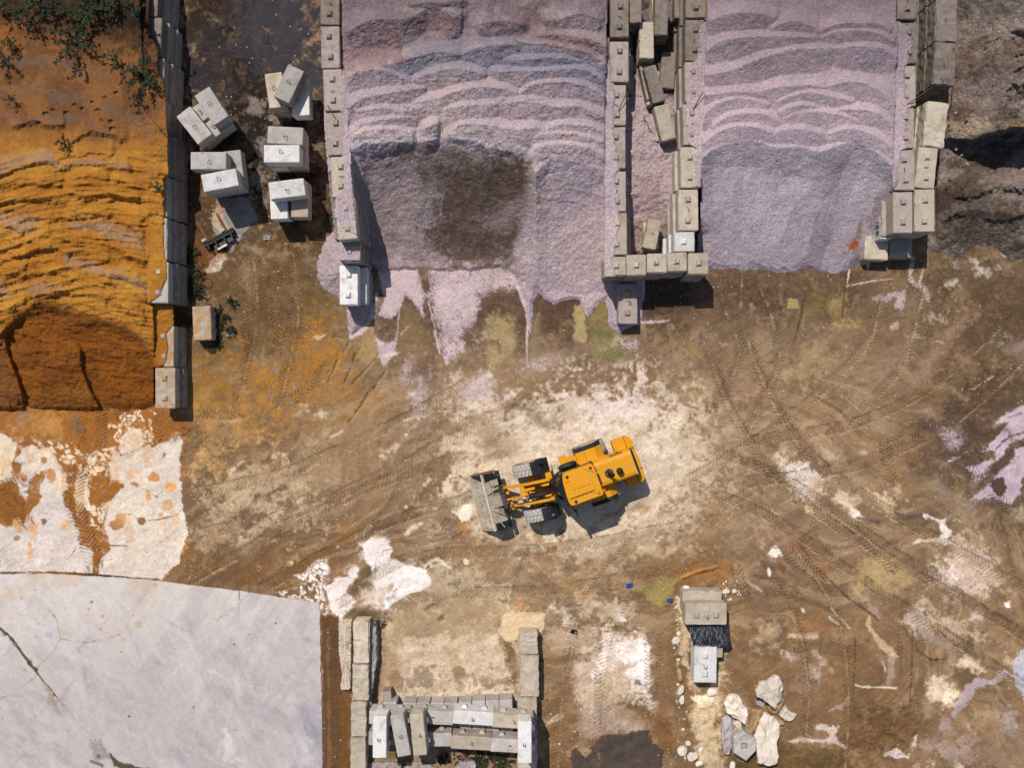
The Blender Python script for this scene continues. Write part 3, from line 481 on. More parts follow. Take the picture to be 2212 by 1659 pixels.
G.poly(T(0, 2, (1080, 420), (1130, 440), (1160, 560), (1240, 570), (1330, 520), (1430, 460), (1468, 600), (1445, 750), (1480, 1040), (1520, 1280), (1460, 1400), (1450, 1500), (1300, 1625), (1000, 1640), (800, 1610), (810, 1480), (900, 1400), (880, 1300), (840, 1260), (850, 1050), (1000, 900), (960, 830), (900, 820), (860, 700), (960, 600), (975, 500)), (206, 194, 180), .97, 2, 6)
G.poly(T(0, 2, (610, 850), (700, 830), (730, 930), (735, 1080), (620, 1030), (595, 960)), WO, .96, 2, 5); G.poly(T(0, 2, (0, 880), (70, 870), (150, 960), (210, 1000), (200, 1190), (60, 1210), (0, 1100)), (150, 96, 40), .9, 3, 4)
crackle(G, T(0, 2, (700, 640), (860, 580), (990, 560), (980, 820), (720, 800)), 15, 3, WO, .06, .95); crackle(G, T(0, 2, (850, 420), (1000, 300), (1250, 280), (1250, 500), (1230, 580), (980, 560)), 11, 8, WO, .10, .72); crackle(G, T(0, 2, (270, 520), (600, 530), (700, 660), (560, 720), (440, 640)), 14, 12, WO, .12, .62); crackle(G, T(0, 2, (620, 700), (800, 780), (780, 900), (640, 860)), 7, 14, WO, .12, .7); crackle(G, T(0, 2, (740, 1060), (860, 1040), (830, 1280), (720, 1220)), 7, 15, WO, .10, .8)
for q in ((1150, 1162, 10, 9, (136, 84, 28)), (940, 1205, 14, 10, (160, 104, 50)), (975, 1160, 12, 12, (190, 140, 84)), (360, 1185, 5, 5, (130, 90, 60)), (130, 1310, 7, 6, (150, 120, 90)), (350, 690, 6, 8, (170, 116, 60)), (410, 800, 12, 14, (190, 130, 66)), (190, 820, 12, 10, (196, 138, 80)), (1380, 900, 13, 8, (226, 152, 62)), (1350, 1040, 12, 12, (210, 160, 110)), (1200, 960, 8, 12, (206, 150, 90)), (1325, 635, 4, 6, (176, 96, 40)), (1265, 970, 3, 2, (160, 84, 40)), (1285, 1120, 5, 4, (206, 150, 90)), (1145, 1045, 3, 3, (226, 160, 80)), (240, 1370, 6, 10, (214, 150, 84)), (255, 1440, 5, 10, (214, 160, 110)), (420, 1410, 3, 2, (206, 150, 100)), (150, 1200, 10, 16, (206, 160, 110)), (1080, 880, 8, 6, (180, 120, 60)), (1240, 820, 14, 8, (200, 130, 66)), (1050, 640, 8, 8, (206, 170, 130)), (650, 1060, 9, 10, (196, 150, 100)), (270, 1240, 8, 18, (214, 164, 120)), (540, 1200, 10, 14, (214, 176, 130))):
    u, v = T(0, 2, q[:2])[0]; G.blob(u, v, q[2], q[4], .85, 2, 6, q[3])
sl = G.box([(0, 900), (395, 1245)], 0); mm = sst(.57, .68, fbm(G.U[sl], G.V[sl], 34, 5, 77, .7, 2.2, 80)) * .42 * (G.c[sl][..., 2] > .3) * sst(1240, 1100, G.V[sl]); G.mix(sl, mm, (208, 150, 84))
G.line(T(0, 2, (860, 700), (870, 900)), 1, (150, 100, 50), .6, 1, 2)
for pts in (((870, 1060), (830, 1200), (810, 1290)), ((960, 600), (980, 640), (1090, 600), (1200, 540)), ((870, 600), (875, 860)), ((540, 1480), (620, 1390)), ((1010, 1120), (1080, 1130), (1110, 1150)), ((1200, 1170), (1420, 1130), (1470, 1080)), ((890, 1370), (1030, 1375))):
    G.line(T(0, 2, *pts), 1.1, (134, 88, 44), .8, .9, 3)
G.line([(-400, 1243), (0, 1240), (60, 1236), (130, 1238), (205, 1243), (290, 1250), (340, 1255)], [2.2, 2.4, 1.3, 1.6, 2.6, 2.2, 2.4], (92, 62, 32), .95, 1, 2, dh=-.04)
G.poly(T(0, 2, (1330, 300), (1520, 320), (1620, 430), (1480, 450), (1320, 510)), (150, 96, 40), .8, 4, 8, dh=.06)
# tyre prints
for pts, w in (([(610, 560), (625, 640), (600, 760)], 14), ([(570, 570), (585, 700)], 12), ([(520, 640), (540, 760)], 12), ([(178, 890), (176, 960)], 12), ([(222, 885), (218, 960)], 12), ([(262, 880), (260, 900)], 12), ([(345, 890), (340, 950)], 10), ([(170, 1020), (160, 1080), (190, 1170), (205, 1220)], 20), ([(10, 1050), (50, 1050)], 18), ([(30, 1090), (60, 1130)], 16), ([(430, 895), (520, 900)], 9), ([(400, 935), (500, 960)], 12), ([(400, 1018), (440, 1022)], 6), ([(1400, 1380), (1402, 1540)], 9), ([(1425, 1370), (1425, 1500)], 8), ([(1295, 1380), (1290, 1560)], 8), ([(1235, 1400), (1205, 1530)], 7), ([(1930, 960), (1990, 920), (2060, 890)], 14), ([(1850, 1150), (1930, 1230)], 14), ([(1680, 1180), (1770, 1250)], 16), ([(1910, 960), (1925, 1040)], 14), ([(1945, 1360), (1943, 1430)], 6), ([(1590, 1230), (1610, 1280)], 12), ([(700, 800), (640, 860)], 12), ([(2060, 980), (2180, 1100)], 14), ([(1640, 1000), (1720, 1080)], 12)):
    G.track(pts, w, .022, (96, 72, 48), .5)
rk = random.Random(17)
for k in range(230):
    u, v = rk.uniform(420, 2230), rk.uniform(640, 1670)
    if (u < 740 and v > 1235) or (700 < u < 1180 and v > 1350) or (u < 470 and v < 900) or (v < 720 and u < 1900): continue
    tx, ty = (2000 - v), (u - 1300); L = math.hypot(tx, ty); a = math.atan2(ty, tx) + rk.uniform(-.35, .35); ln = rk.uniform(10, 55); w = rk.uniform(1.2, 6); lt = rk.random() < .6; c0 = rk.choice(((206, 186, 160), (196, 170, 138), (214, 200, 184))) if lt else rk.choice(((104, 80, 56), (120, 92, 62), (92, 76, 60)))
    G.line([(u, v), (u + math.cos(a) * ln * .5, v + math.sin(a) * ln * .5 + rk.uniform(-4, 4)), (u + math.cos(a) * ln, v + math.sin(a) * ln)], [w * .4, w, w * .3], c0, rk.uniform(.35, .75), rk.choice((2, 4, 6)), 6, (.45, .1))
# sprinkled chips
chip = (G.ns < .0016) & (fbm(U, V, 60, 3, 41) > .5); G.c[chip] = lin((216, 200, 180)); chip = (G.ns > .998) & (fbm(U, V, 50, 3, 43) > .48); G.c[chip] = lin((70, 54, 40))

def ruts(pts, gap, w, col, op, dark=True):
    n = len(pts); 
    for sgn in (-1, 1):
        q = []
        for i, (u, v) in enumerate(pts):
            a, b = pts[max(i - 1, 0)], pts[min(i + 1, n - 1)]; L = math.hypot(b[0] - a[0], b[1] - a[1]); q.append((u - (b[1] - a[1]) / L * gap / 2 * sgn, v + (b[0] - a[0]) / L * gap / 2 * sgn))
        qq = [(q[0][0] + (q[-1][0] - q[0][0]) * 0, q[0][1])]; xs = np.linspace(0, n - 1, 24); qq = [(float(smooth1(t, [p[0] for p in q])), float(smooth1(t, [p[1] for p in q]))) for t in xs]
        G.line(qq, w, col, op * .55, 4, 7, (.47, .12)); G.track(qq, w, .022, (96, 74, 52), op * .42, 8.5)
        for e in (-1, 1): G.line([(u, v + e * w * .95) for u, v in qq], 1.3, (94, 72, 50) if e < 0 else (186, 160, 128), op * .8, 1, 4, (.50, .08))
def smooth1(t, y):
    i = min(int(t), len(y) - 2); f = t - i; p0, p1, p2, p3 = y[max(i - 1, 0)], y[i], y[i + 1], y[min(i + 2, len(y) - 1)]
    return .5 * (2 * p1 + (p2 - p0) * f + (2 * p0 - 5 * p1 + 4 * p2 - p3) * f * f + (3 * p1 - p0 - 3 * p2 + p3) * f ** 3)
for pts, col, op in (([(360, 1330), (560, 1225), (800, 1100), (1010, 1030)], (128, 100, 72), .55), ([(430, 1110), (640, 1060), (860, 960), (1040, 860)], (168, 140, 108), .45), ([(1560, 700), (1640, 900), (1800, 1080), (2230, 1330)], (122, 98, 74), .6), ([(1520, 1010), (1700, 1090), (1920, 1240), (2230, 1440)], (112, 88, 64), .6), ([(1950, 620), (1900, 780), (1700, 960), (1500, 1080)], (164, 138, 112), .5), ([(2220, 700), (2050, 860), (1850, 960), (1600, 1000)], (116, 92, 70), .5), ([(760, 1340), (900, 1250), (1200, 1230), (1480, 1180)], (124, 96, 66), .45), ([(590, 540), (600, 680), (560, 860)], (122, 94, 54), .5), ([(1600, 620), (1640, 760), (1580, 900)], (108, 84, 64), .5), ([(1780, 1650), (1790, 1480), (1760, 1320), (1680, 1200)], (120, 92, 62), .5), ([(1250, 1660), (1260, 1500), (1300, 1330), (1400, 1200)], (150, 118, 82), .4)):
    ruts(pts, 88, 13, col, op)
G.c *= np.array([1.05, 1.02, .99], np.float32); Lm = G.c.mean(-1); G.c *= ((Lm / lin((172, 146, 116)).mean()) ** .26)[..., None]; G.c *= 1.04

G.mottle(.15, 5); fine = fbm(U, V, 5, 3, 407, .7); fine2 = fbm(U, V, 13, 4, 409, .66, 2, -20); G.c *= (1 + (fine - .5) * .34 + (fine2 - .5) * .38)[..., None]; A1b = arc(9, 411, 9); G.c *= (1 + (A1b - .5) * .24 * zone)[..., None]
G.c *= (1 + (fbm(U, V, 18, 4, 61, .7, 3, -25)[..., None] - .5) * .25)
near = ((U > -200) & (U < 2420) & (V > -160) & (V < 1820))
G.h += (fbm(U, V, 120, 4, 15) - .5) * .16 + (G.nb - .5) * .05 + (G.nf - .5) * .016
G.h += np.clip(fbm(U, V, 40, 5, 25, .66, 5, -30) - .5, -.2, .2) * .07 * sst(900, 1300, U)
mx = G.poly(T(3, 3, (760, 1200), (1280, 1220), (1260, 1400), (1100, 1560), (740, 1500)), None, 1, 20, 10); G.h[mx[0]] += mx[1] * (fbm(G.U[mx[0]], G.V[mx[0]], 14, 4, 88, .6) - .5) * .35
G.h *= np.where(near, 1, .2); G.h = np.where(near, G.h, G.h - .05)
fl = sst(-8, 8, polysd(U[:, :], V[:, :], [(-400, 1236), (0, 1236), (340, 1250), (690, 1298), (704, 1820), (-400, 1820)])) if False else None
sl = G.box([(-400, 1230), (720, 1830)], 0); q = sst(-2, 6, polysd(G.U[sl], G.V[sl], [(-600, 1242), (0, 1243), (210, 1248), (420, 1267), (684, 1304), (692, 1840), (-600, 1840)])); G.h[sl] = G.h[sl] * (1 - q) - .25 * q
edge = np.clip(np.maximum(np.maximum(-70 - U, U - 2282), np.maximum(-60 - V, V - 1715)) / 70, 0, 1)[..., None]; G.c = G.c * (1 - edge) + np.array(lin((140, 114, 86)), np.float32) * edge; G.h *= 1 - edge[..., 0] * .8
ground = G.build('ground', M['ground']); ground['kind'] = 'structure'; ground['label'] = 'brown muddy yard floor smeared with white dust and tyre prints'
# ------------------------------------------------------------------ big pale slab, lower left
nu, nv = 420, 330
tu = np.linspace(0, 1, nu); tv = np.linspace(0, 1, nv); TU, TV_ = np.meshgrid(tu, tv)
topv = lambda u: np.interp(u, [-400, 0, 100, 210, 330, 420, 520, 600, 690], [1246, 1242, 1240.5, 1246, 1254, 1266, 1278, 1290, 1303])
rightu = lambda v: 690 + (v - 1303) / 357 * 7
V0 = topv(-150 + TU * 840); VV = V0 + TV_ * (1790 - V0); UU = -150 + TU * (rightu(VV) + 150)
UU = (UU + np.where(TU > .999, (fbm(UU, VV, 9, 3, 5) - .5) * 5, 0)).astype(np.float32); VV = (VV + np.where(TV_ < .001, (fbm(UU, VV, 9, 3, 6) - .5) * 3.6, 0)).astype(np.float32)
C = Sheet(np.arange(3.0), np.arange(3.0)); C.us = None
C.U, C.V = UU, VV; C.h = np.zeros(UU.shape, np.float32); C.c = np.zeros(UU.shape + (3,), np.float32)
C.w1 = fbm(UU, VV, 34, 4, 11, .6) - .5; C.w2 = fbm(UU, VV, 34, 4, 57, .6) - .5; C.nb = fbm(UU, VV, 22, 5, 91, .68); C.nf = fbm(UU, VV, 7, 3, 133, .6); C.ns = _h(np.floor(UU / 1.6), np.floor(VV / 1.6), 9); C.norm()
C.box = lambda pts, pad: (slice(0, nv), slice(0, nu))
m = sst(1230, 1560, VV + UU * .1)[..., None]; C.c[:] = lin((218, 207, 198)) * (1 - m) + lin((194, 183, 179)) * m
n1 = fbm(UU, VV, 60, 5, 201, .64, 4, 28); C.mix((slice(None), slice(None)), sst(.50, .66, n1) * .5 * sst(1330, 1500, VV), (170, 160, 163))
n1 = fbm(UU, VV, 44, 5, 203, .64, 6, -58); C.mix((slice(None), slice(None)), sst(.50, .66, n1) * .45 * sst(120, 400, UU), (182, 172, 174)); n1 = fbm(UU, VV, 50, 5, 207, .64, 5, 74); C.mix((slice(None), slice(None)), sst(.52, .70, n1) * .22, (216, 210, 208))
n1 = fbm(UU, VV, 80, 5, 211, .6); C.mix((slice(None), slice(None)), sst(.5, .66, n1) * .5 * sst(1400, 1280, VV + UU * .12), (206, 178, 146))
n1 = fbm(UU, VV, 40, 5, 213, .64, 3, 60); C.mix((slice(None), slice(None)), sst(.52, .66, n1) * .6 * sst(560, 660, UU) * sst(1480, 1560, VV), (146, 140, 158))
for pts, w in (([(-10, 1352), (18, 1372), (60, 1430), (92, 1470), (124, 1508)], [2.2, 2.6, 3.4, 2.2, 1.4]),): C.line(T(0, 0, *[(0, 0)]) and pts, w, (84, 66, 42), .95, 1, 2)
for r, s in (((14, 1371), 4), ((62, 1434), 5), ((78, 1447), 5), ((116, 1503), 4)): C.blob(r[0], r[1], s, (86, 68, 44), .95, 1, 3)
for pts in ([(124, 1508), (160, 1550), (205, 1600), (240, 1640)], [(131, 1380), (124, 1340), (107, 1317)], [(131, 1380), (115, 1410), (78, 1445)], [(-10, 1515), (30, 1500), (76, 1460)], [(131, 1382), (190, 1388), (260, 1372)], [(515, 1282), (516, 1330)], [(280, 1530), (281, 1580), (284, 1655)]): C.line(pts, .7, (140, 120, 104), .6, .8, 3)
C.line([(107, 1317), (118, 1332)], 1.3, (96, 70, 46), .9, .8, 1); C.line([(517, 1280), (516, 1300)], [2, .8], (120, 80, 36), .9, .8, 1); C.line([(238, 1630), (250, 1650), (280, 1660), (318, 1668)], [2, 7, 8, 8], (78, 64, 44), .95, 1.5, 4); C.line([(195, 1645), (220, 1655)], [2, 5], (92, 76, 56), .8, 1, 3); C.poly([(195, 1610), (220, 1600), (240, 1640), (200, 1650)], (156, 140, 134), .8, 3, 5); C.poly([(92, 1480), (110, 1490), (130, 1540), (112, 1520)], (168, 146, 130), .8, 3, 5)
for q in ((197, 1301, 3.2, (150, 74, 30)), (190, 1280, 1.6, (196, 110, 50)), (191, 1318, 1.8, (190, 110, 60)), (189, 1329, 2, (206, 130, 60)), (220, 1332, 4, (212, 150, 80)), (217, 1361, 5, (222, 160, 90)), (317, 1294, 2, (176, 90, 40)), (313, 1286, 2.4, (216, 140, 80)), (336, 1264, 4, (222, 160, 100)), (289, 1330, 1.6, (190, 110, 60)), (266, 1382, 3.4, (222, 166, 90)), (407, 1399, 2, (206, 140, 70)), (262, 1409, 1.5, (40, 32, 28)), (279, 1549, 3, (44, 36, 32)), (596, 1347, 2.6, (44, 38, 34)), (549, 1487, 1.3, (40, 36, 34)), (300, 1350, 9, (196, 176, 146)), (106, 1371, 9, (186, 182, 196)), (213, 1635, 5, (100, 92, 88)), (168, 1438, 2, (96, 90, 92))): C.blob(q[0], q[1], q[2], q[3], .85, 1, 2)
for pts, w in (([(0, 1585), (60, 1600), (150, 1640)], 5), ([(0, 1610), (90, 1640)], 4), ([(480, 1490), (560, 1600)], 8), ([(400, 1560), (470, 1640)], 6)): C.line(pts, w, (150, 140, 148), .4, 4, 6, (.45, .1))
for pts, w in (([(510, 1430), (520, 1640)], 5), ([(520, 1420), (560, 1540)], 4), ([(470, 1640), (500, 1520), (560, 1400)], 5), ([(440, 1650), (560, 1560), (680, 1400)], 4), ([(600, 1350), (690, 1320)], 5)): C.line(pts, w, (214, 206, 202), .22, 3, 5, (.42, .1))
C.poly([(482, 1580), (490, 1570), (516, 1640), (500, 1650), (484, 1640)], (220, 216, 212), .6, 3, 3); C.poly([(630, 1600), (690, 1580), (690, 1660), (640, 1660)], (206, 198, 200), .5, 8, 12, (.44, .1))
rk = random.Random(23)
for k in range(110):
    u, v = rk.uniform(-20, 690), rk.uniform(1300, 1665); a = math.radians(rk.choice((25, 30, 68, 72, -50, -42, -30)) + rk.uniform(-8, 8)); ln = rk.uniform(20, 120); w = rk.uniform(1, 4.5); c0 = rk.choice(((218, 210, 206), (210, 202, 200), (156, 148, 154), (164, 154, 156), (150, 146, 160), (190, 168, 140)))
    C.line([(u, v), (u + math.cos(a) * ln * .5 + 3, v + math.sin(a) * ln * .5), (u + math.cos(a) * ln, v + math.sin(a) * ln)], [w * .5, w, w * .4], c0, rk.uniform(.15, .42), rk.choice((2, 4)), 5, (.45, .12))
for k in range(46): C.blob(rk.uniform(0, 690), rk.uniform(1270, 1650), rk.uniform(.6, 2.6), rk.choice(((206, 150, 90), (150, 120, 90), (90, 80, 74), (214, 170, 120))), rk.uniform(.4, .8), 1, 3)
C.c *= (1 + (fbm(UU, VV, 5, 3, 217, .7)[..., None] - .5) * .2 + (fbm(UU, VV, 14, 4, 218, .66, 5, 55)[..., None] - .5) * .22 + (fbm(UU, VV, 30, 5, 215, .68)[..., None] - .5) * .22 + (C.nf[..., None] - .5) * .06)
C.c *= .96; C.h[:] = .05 + (fbm(UU, VV, 200, 3, 216) - .5) * .03 + (C.nf - .5) * .003
k = (HC - C.h) / HC; co = np.stack([(UU - CU) / S * k, (CV - VV) / S * k, C.h], -1).astype(np.float32); cc = C.c
low = co[0].copy(); low[:, 2] = -.4; co = np.concatenate([low[None], co], 0); cc = np.concatenate([cc[:1] * .8, cc], 0)
low = co[:, -1].copy(); low[:, 2] = -.4; co = np.concatenate([co, low[:, None]], 1); cc = np.concatenate([cc, cc[:, -1:] * .8], 1)
slab = grid_mesh('concrete_slab', co.reshape(-1, 3), nu + 1, nv + 1, cc.reshape(-1, 3), soil_mat('slab_surface', .07, 9, None, .006), False); slab['kind'] = 'structure'; slab['label'] = 'large pale concrete slab with cracks and rust spots'
# ------------------------------------------------------------------ stone and sand heaps
def crest(pts):
    pts = sorted(pts); return np.array([p[0] for p in pts]), np.array([p[1] for p in pts])
def smooth(xq, x, y):
    if len(x) < 3: return np.interp(xq, x, y)
    d = np.diff(y) / np.maximum(np.diff(x), 1e-3); m = np.concatenate([[d[0]], (d[1:] + d[:-1]) / 2, [d[-1]]]); i = np.clip(np.searchsorted(x, xq) - 1, 0, len(x) - 2); h = np.maximum(x[i + 1] - x[i], 1e-3); t = np.clip((xq - x[i]) / h, 0, 1)
    return (2 * t ** 3 - 3 * t ** 2 + 1) * y[i] + (t ** 3 - 2 * t ** 2 + t) * h * m[i] + (-2 * t ** 3 + 3 * t ** 2) * y[i + 1] + (t ** 3 - t ** 2) * h * m[i + 1]
def fronts(sh, lst, A, Ln, Ls, fade=26, dark=None, wob=5, wsc=26, lens=False):
    """each tipped load leaves a ridge: gentle back slope to the north, slip face to the south"""
    acc = np.zeros(sh.h.shape, np.float32)
    for k, pts in enumerate(lst):
        a = A * (pts[0][2] if len(pts[0]) > 2 else 1.0); pts = [p[:2] for p in pts]
        x, y = crest(pts); sl = sh.box([(x[0] - fade, y.min() - 5 * Ln), (x[-1] + fade, y.max() + Ls + 20)], 4); U_, V_ = sh.U[sl], sh.V[sl]
        F = smooth(U_, x, y) + (fbm(U_, U_ * 0 + k * 50, wsc, 3, 300 + k) - .5) * wob * 2 + sh.w1[sl] * wob + (sh.nf[sl] - .5) * wob * .8
        d = V_ - F; f = sst(x[0] - fade, x[0] + fade * .3, U_) * (1 - sst(x[-1] - fade * .3, x[-1] + fade, U_)); tt = np.clip((U_ - x[0]) / (x[-1] - x[0]), 0, 1); le = np.clip(np.sin(np.pi * tt), 0, 1) ** .6 if lens else 1.0; Lq = np.maximum(Ls * (.5 + .55 * le), 3) if lens else Ls; a = a * ((.5 + .55 * le) if lens else 1); bmp = np.where(d < 0, np.exp(-(np.minimum(d, 0) / Ln) ** 2 * .7 + np.minimum(d, 0) / Ln * .25), np.clip(1 - d / Lq, 0, 1) ** (1.0 if lens else 1.15))
        acc[sl] = np.maximum(acc[sl], a * bmp * f)
        if dark:
            m = np.exp(-((d - Ls * 1.02) / dark[1]) ** 2) * f * sst(dark[3], dark[3] + .12, sh.nb[sl]) * (sh.ns[sl] < .75); sh.mix(sl, m * dark[0], dark[2])
    sh.h += acc
def inter(V_, pts):
    x, y = crest(pts); return np.interp(V_, x, y)
# ---- middle heap
B = Sheet(np.arange(700, 1420, 1.6), np.arange(-110, 760, 1.6), 3); U, V = B.U, B.V
Cr = inter(U, [(700, 352), (735, 345), (760, 325), (790, 308), (900, 306), (960, 298), (1010, 301), (1050, 318), (1100, 326), (1140, 333), (1158, 372), (1185, 352), (1220, 349), (1265, 354), (1310, 372), (1420, 380)])
Bt = inter(U, [(700, 590), (830, 585), (1080, 575), (1100, 600), (1135, 640), (1310, 655), (1420, 660)])
Ht = inter(U, [(700, 3.12), (900, 3.0), (1150, 2.9), (1250, 2.65), (1310, 2.42), (1420, 2.4)])
Cr = Cr + B.w1 * 8
t = np.clip((V - Cr) / (Bt - Cr), 0, 1.3); B.h[:] = Ht * np.clip(1 - t, -.3, 1) ** 1.08 if False else Ht * np.where(t < 1, (1 - np.minimum(t, 1)) ** 1.05, -(t - 1))
pit = sst(835, 900, U) * (1 - sst(1125, 1162, U)) * sst(0, .45, t) * (1 - sst(.7, 1.05, t)); B.h -= .20 * pit * (1 - .45 * t)
B.h -= .25 * sst(775, 800, U) * (1 - sst(850, 900, U)) * sst(0, .4, t) * (1 - sst(.8, 1, t))
B.h += np.where(V < Cr, .30 * sst(0, 360, Cr - V), 0)
LAVP = (186, 166, 169)
m = sst(.36, .64, fbm(U, V, 60, 5, 71, .6, 1.6))[..., None]; B.c[:] = lin((190, 170, 171)) * (1 - m) + lin((178, 160, 167)) * m
BL = (150, 148, 166)
B.poly(T(1, 0, (960, 560), (1200, 500), (1420, 430), (1700, 430), (1900, 370), (2130, 340), (2300, 330)) + T(2, 0, (0, 300), (130, 345), (340, 350), (520, 385), (700, 440), (820, 520), (815, 780), (760, 735), (600, 680), (430, 640), (250, 655), (150, 590), (0, 575)) + T(1, 0, (2000, 590), (1880, 605), (1750, 560), (1560, 550), (1280, 650), (1150, 610), (1000, 590)), BL, .85, 5, 8)
B.poly(T(1, 0, (1240, 260), (1600, 260), (1640, 290), (1900, 240), (2133, 300), (2100, 360), (1850, 370), (1680, 430), (1250, 480), (1200, 330)), (146, 138, 152), .8, 8, 14)
B.poly(T(1, 0, (710, 340), (900, 240), (1200, 240), (1240, 300), (1200, 480), (950, 550), (700, 540)), (160, 124, 126), .85, 8, 12); B.poly(T(1, 0, (1270, 140), (1430, 80), (1560, 100), (1700, 200), (1600, 260), (1340, 235)), (196, 142, 136), .9, 8, 8)
B.poly(T(2, 0, (240, 300), (500, 290), (700, 320), (830, 380), (830, 510), (700, 430), (520, 380), (340, 345)), (168, 130, 132), .8, 6, 8); B.poly([(730, -110), (1310, -110), (1310, 20), (1130, 40), (1000, 30), (900, 60), (800, 90), (740, 110)], (142, 124, 130), .85, 14, 14); B.poly([(1060, 20), (1180, 10), (1200, 60), (1130, 95), (1070, 70)], (140, 112, 114), .7, 12, 14)
B.poly([(745, 318), (800, 296), (905, 290), (1010, 286), (1060, 306), (1150, 318), (1165, 335), (1060, 330), (960, 308), (800, 320), (770, 350)], (206, 194, 200), .8, 5, 8)
B.poly([(850, 300), (940, 280), (1100, 270), (1100, 282), (1020, 284), (900, 296), (780, 300), (800, 286)], (200, 182, 170), .5, 5, 6)
B.poly([(775, 350), (850, 318), (960, 306), (1040, 316), (1110, 332), (1152, 350), (1150, 420), (1130, 520), (1100, 566), (1000, 575), (900, 560), (800, 560), (775, 440)], (146, 131, 130), .9, 6, 8)
PITB = (98, 82, 70)
B.poly([(870, 330), (960, 308), (1040, 318), (1110, 334), (1153, 352), (1150, 420), (1138, 500), (1105, 565), (1010, 572), (950, 560), (925, 500), (945, 420), (900, 390)], PITB, .85, 14, 12, None, .84)
B.poly([(948, 398), (1000, 365), (1100, 345), (1150, 356), (1146, 420), (1134, 430), (1090, 436), (1085, 470), (1110, 480), (1125, 520), (1096, 564), (1010, 570), (945, 555), (918, 500), (950, 470)], (84, 68, 56), .9, 9, 14, None, .86)
B.poly([(1020, 470), (1080, 450), (1130, 420), (1132, 440), (1090, 500), (1040, 510)], (150, 132, 132), .7, 8, 10, None, .6); B.poly([(1150, 345), (1165, 350), (1140, 520), (1120, 560), (1105, 560), (1130, 500)], (184, 164, 164), .6, 5, 6)
B.poly([(800, 560), (1110, 556), (1130, 600), (800, 640)], (138, 114, 98), .6, 10, 12, None, .6)
P0b = T(2, 0, (230, 1395), (330, 1310), (480, 1300), (650, 1322), (800, 1375))
tops = [T(2, 0, (215, 1215), (330, 1170), (500, 1165), (700, 1200), (815, 1255)), T(2, 0, (215, 1100), (330, 1080), (500, 1080), (680, 1110), (815, 1155)), T(2, 0, (235, 1085), (400, 1012), (560, 1000), (750, 1040), (815, 1085)),
    T(1, 0, (790, 1110), (900, 1062), (1100, 1032), (1300, 1070)), T(1, 0, (850, 1005), (1050, 962), (1250, 945), (1330, 960)), T(1, 0, (1590, 1060), (1700, 1003), (1900, 1010), (2133, 1040), (2300, 1030), (2400, 1062), (2530, 1092)), T(1, 0, (830, 905), (1000, 870), (1280, 888), (1430, 840)), T(1, 0, (1530, 885), (1700, 850), (1900, 845), (2050, 800)),
    T(1, 0, (750, 880), (900, 790), (1280, 722), (1400, 700)), T(1, 0, (1290, 832), (1500, 790), (1650, 730), (1850, 700), (2000, 710), (2150, 752)), T(2, 0, (110, 755), (250, 670), (430, 653), (600, 680), (760, 742), (825, 805)), T(2, 0, (-100, 850), (100, 812), (220, 820), (400, 852), (600, 862), (810, 935)),
    T(1, 0, (750, 620), (950, 560), (1120, 590), (1280, 655)), T(1, 0, (1280, 655), (1400, 600), (1560, 555), (1750, 562), (1880, 607)), T(2, 0, (-120, 580), (50, 565), (200, 572), (400, 560), (650, 565), (800, 650)), T(1, 0, (930, 555), (1200, 490), (1420, 430), (1600, 420), (1690, 436)), T(1, 0, (1680, 436), (1850, 370), (2050, 352), (2200, 362)), T(2, 0, (-20, 292), (120, 340), (350, 350), (520, 382), (700, 432), (830, 525)),
    T(2, 0, (230, 292), (350, 282), (500, 280), (680, 312), (835, 385)), T(1, 0, (760, 250), (950, 162), (1250, 140), (1420, 62), (1480, 50)), T(1, 0, (1500, 80), (1600, 92), (1700, 115)), T(2, 0, (320, 162), (450, 150), (600, 100), (770, 155)), T(1, 0, (1820, 190), (2000, 160), (2200, 200)), T(1, 0, (1280, 35), (1430, 8), (1700, 5)), T(2, 0, (-20, 480), (200, 470), (420, 460), (640, 490)), T(1, 0, (1350, 1050), (1450, 1005), (1510, 985)), T(2, 0, (330, 1620 - 200), (520, 1400), (700, 1440))]
tops[-1] = [(p[0], p[1], .3) for p in tops[-1]]
fronts(B, tops + [[(p[0], p[1], .4) for p in P0b]], .50, 17, 60, 14, (.7, 2.0, (64, 48, 44), .50), 2.2, lens=True)
B.h += (fbm(U, V, 30, 4, 72) - .5) * .10 + (B.nb - .5) * .07 + (B.nf - .5) * .05 + (_h(np.floor(U / 3.2), np.floor(V / 3.2), 8) - .5) * .016
toe = [(500, 300), (500, 480), (600, 545), (790, 560), (822, 590), (870, 582), (960, 586), (1085, 574), (1100, 578), (1126, 618), (1136, 650), (1142, 690), (1144, 735), (1149, 690), (1150, 655), (1162, 630), (1180, 646), (1197, 656), (1228, 648), (1252, 648), (1268, 684), (1292, 654), (1310, 644), (1318, 700), (1335, 712), (1383, 700), (1392, 640), (1600, 500), (1600, -500), (500, -500)]
sd = polysd(U + B.w1 * 10 + (B.nf - .5) * 7, V + B.w2 * 10 + (B.nb - .5) * 10, toe); B.h = np.minimum(np.maximum(B.h, .10 + .05 * B.nf), .01 + sd / S * .7)
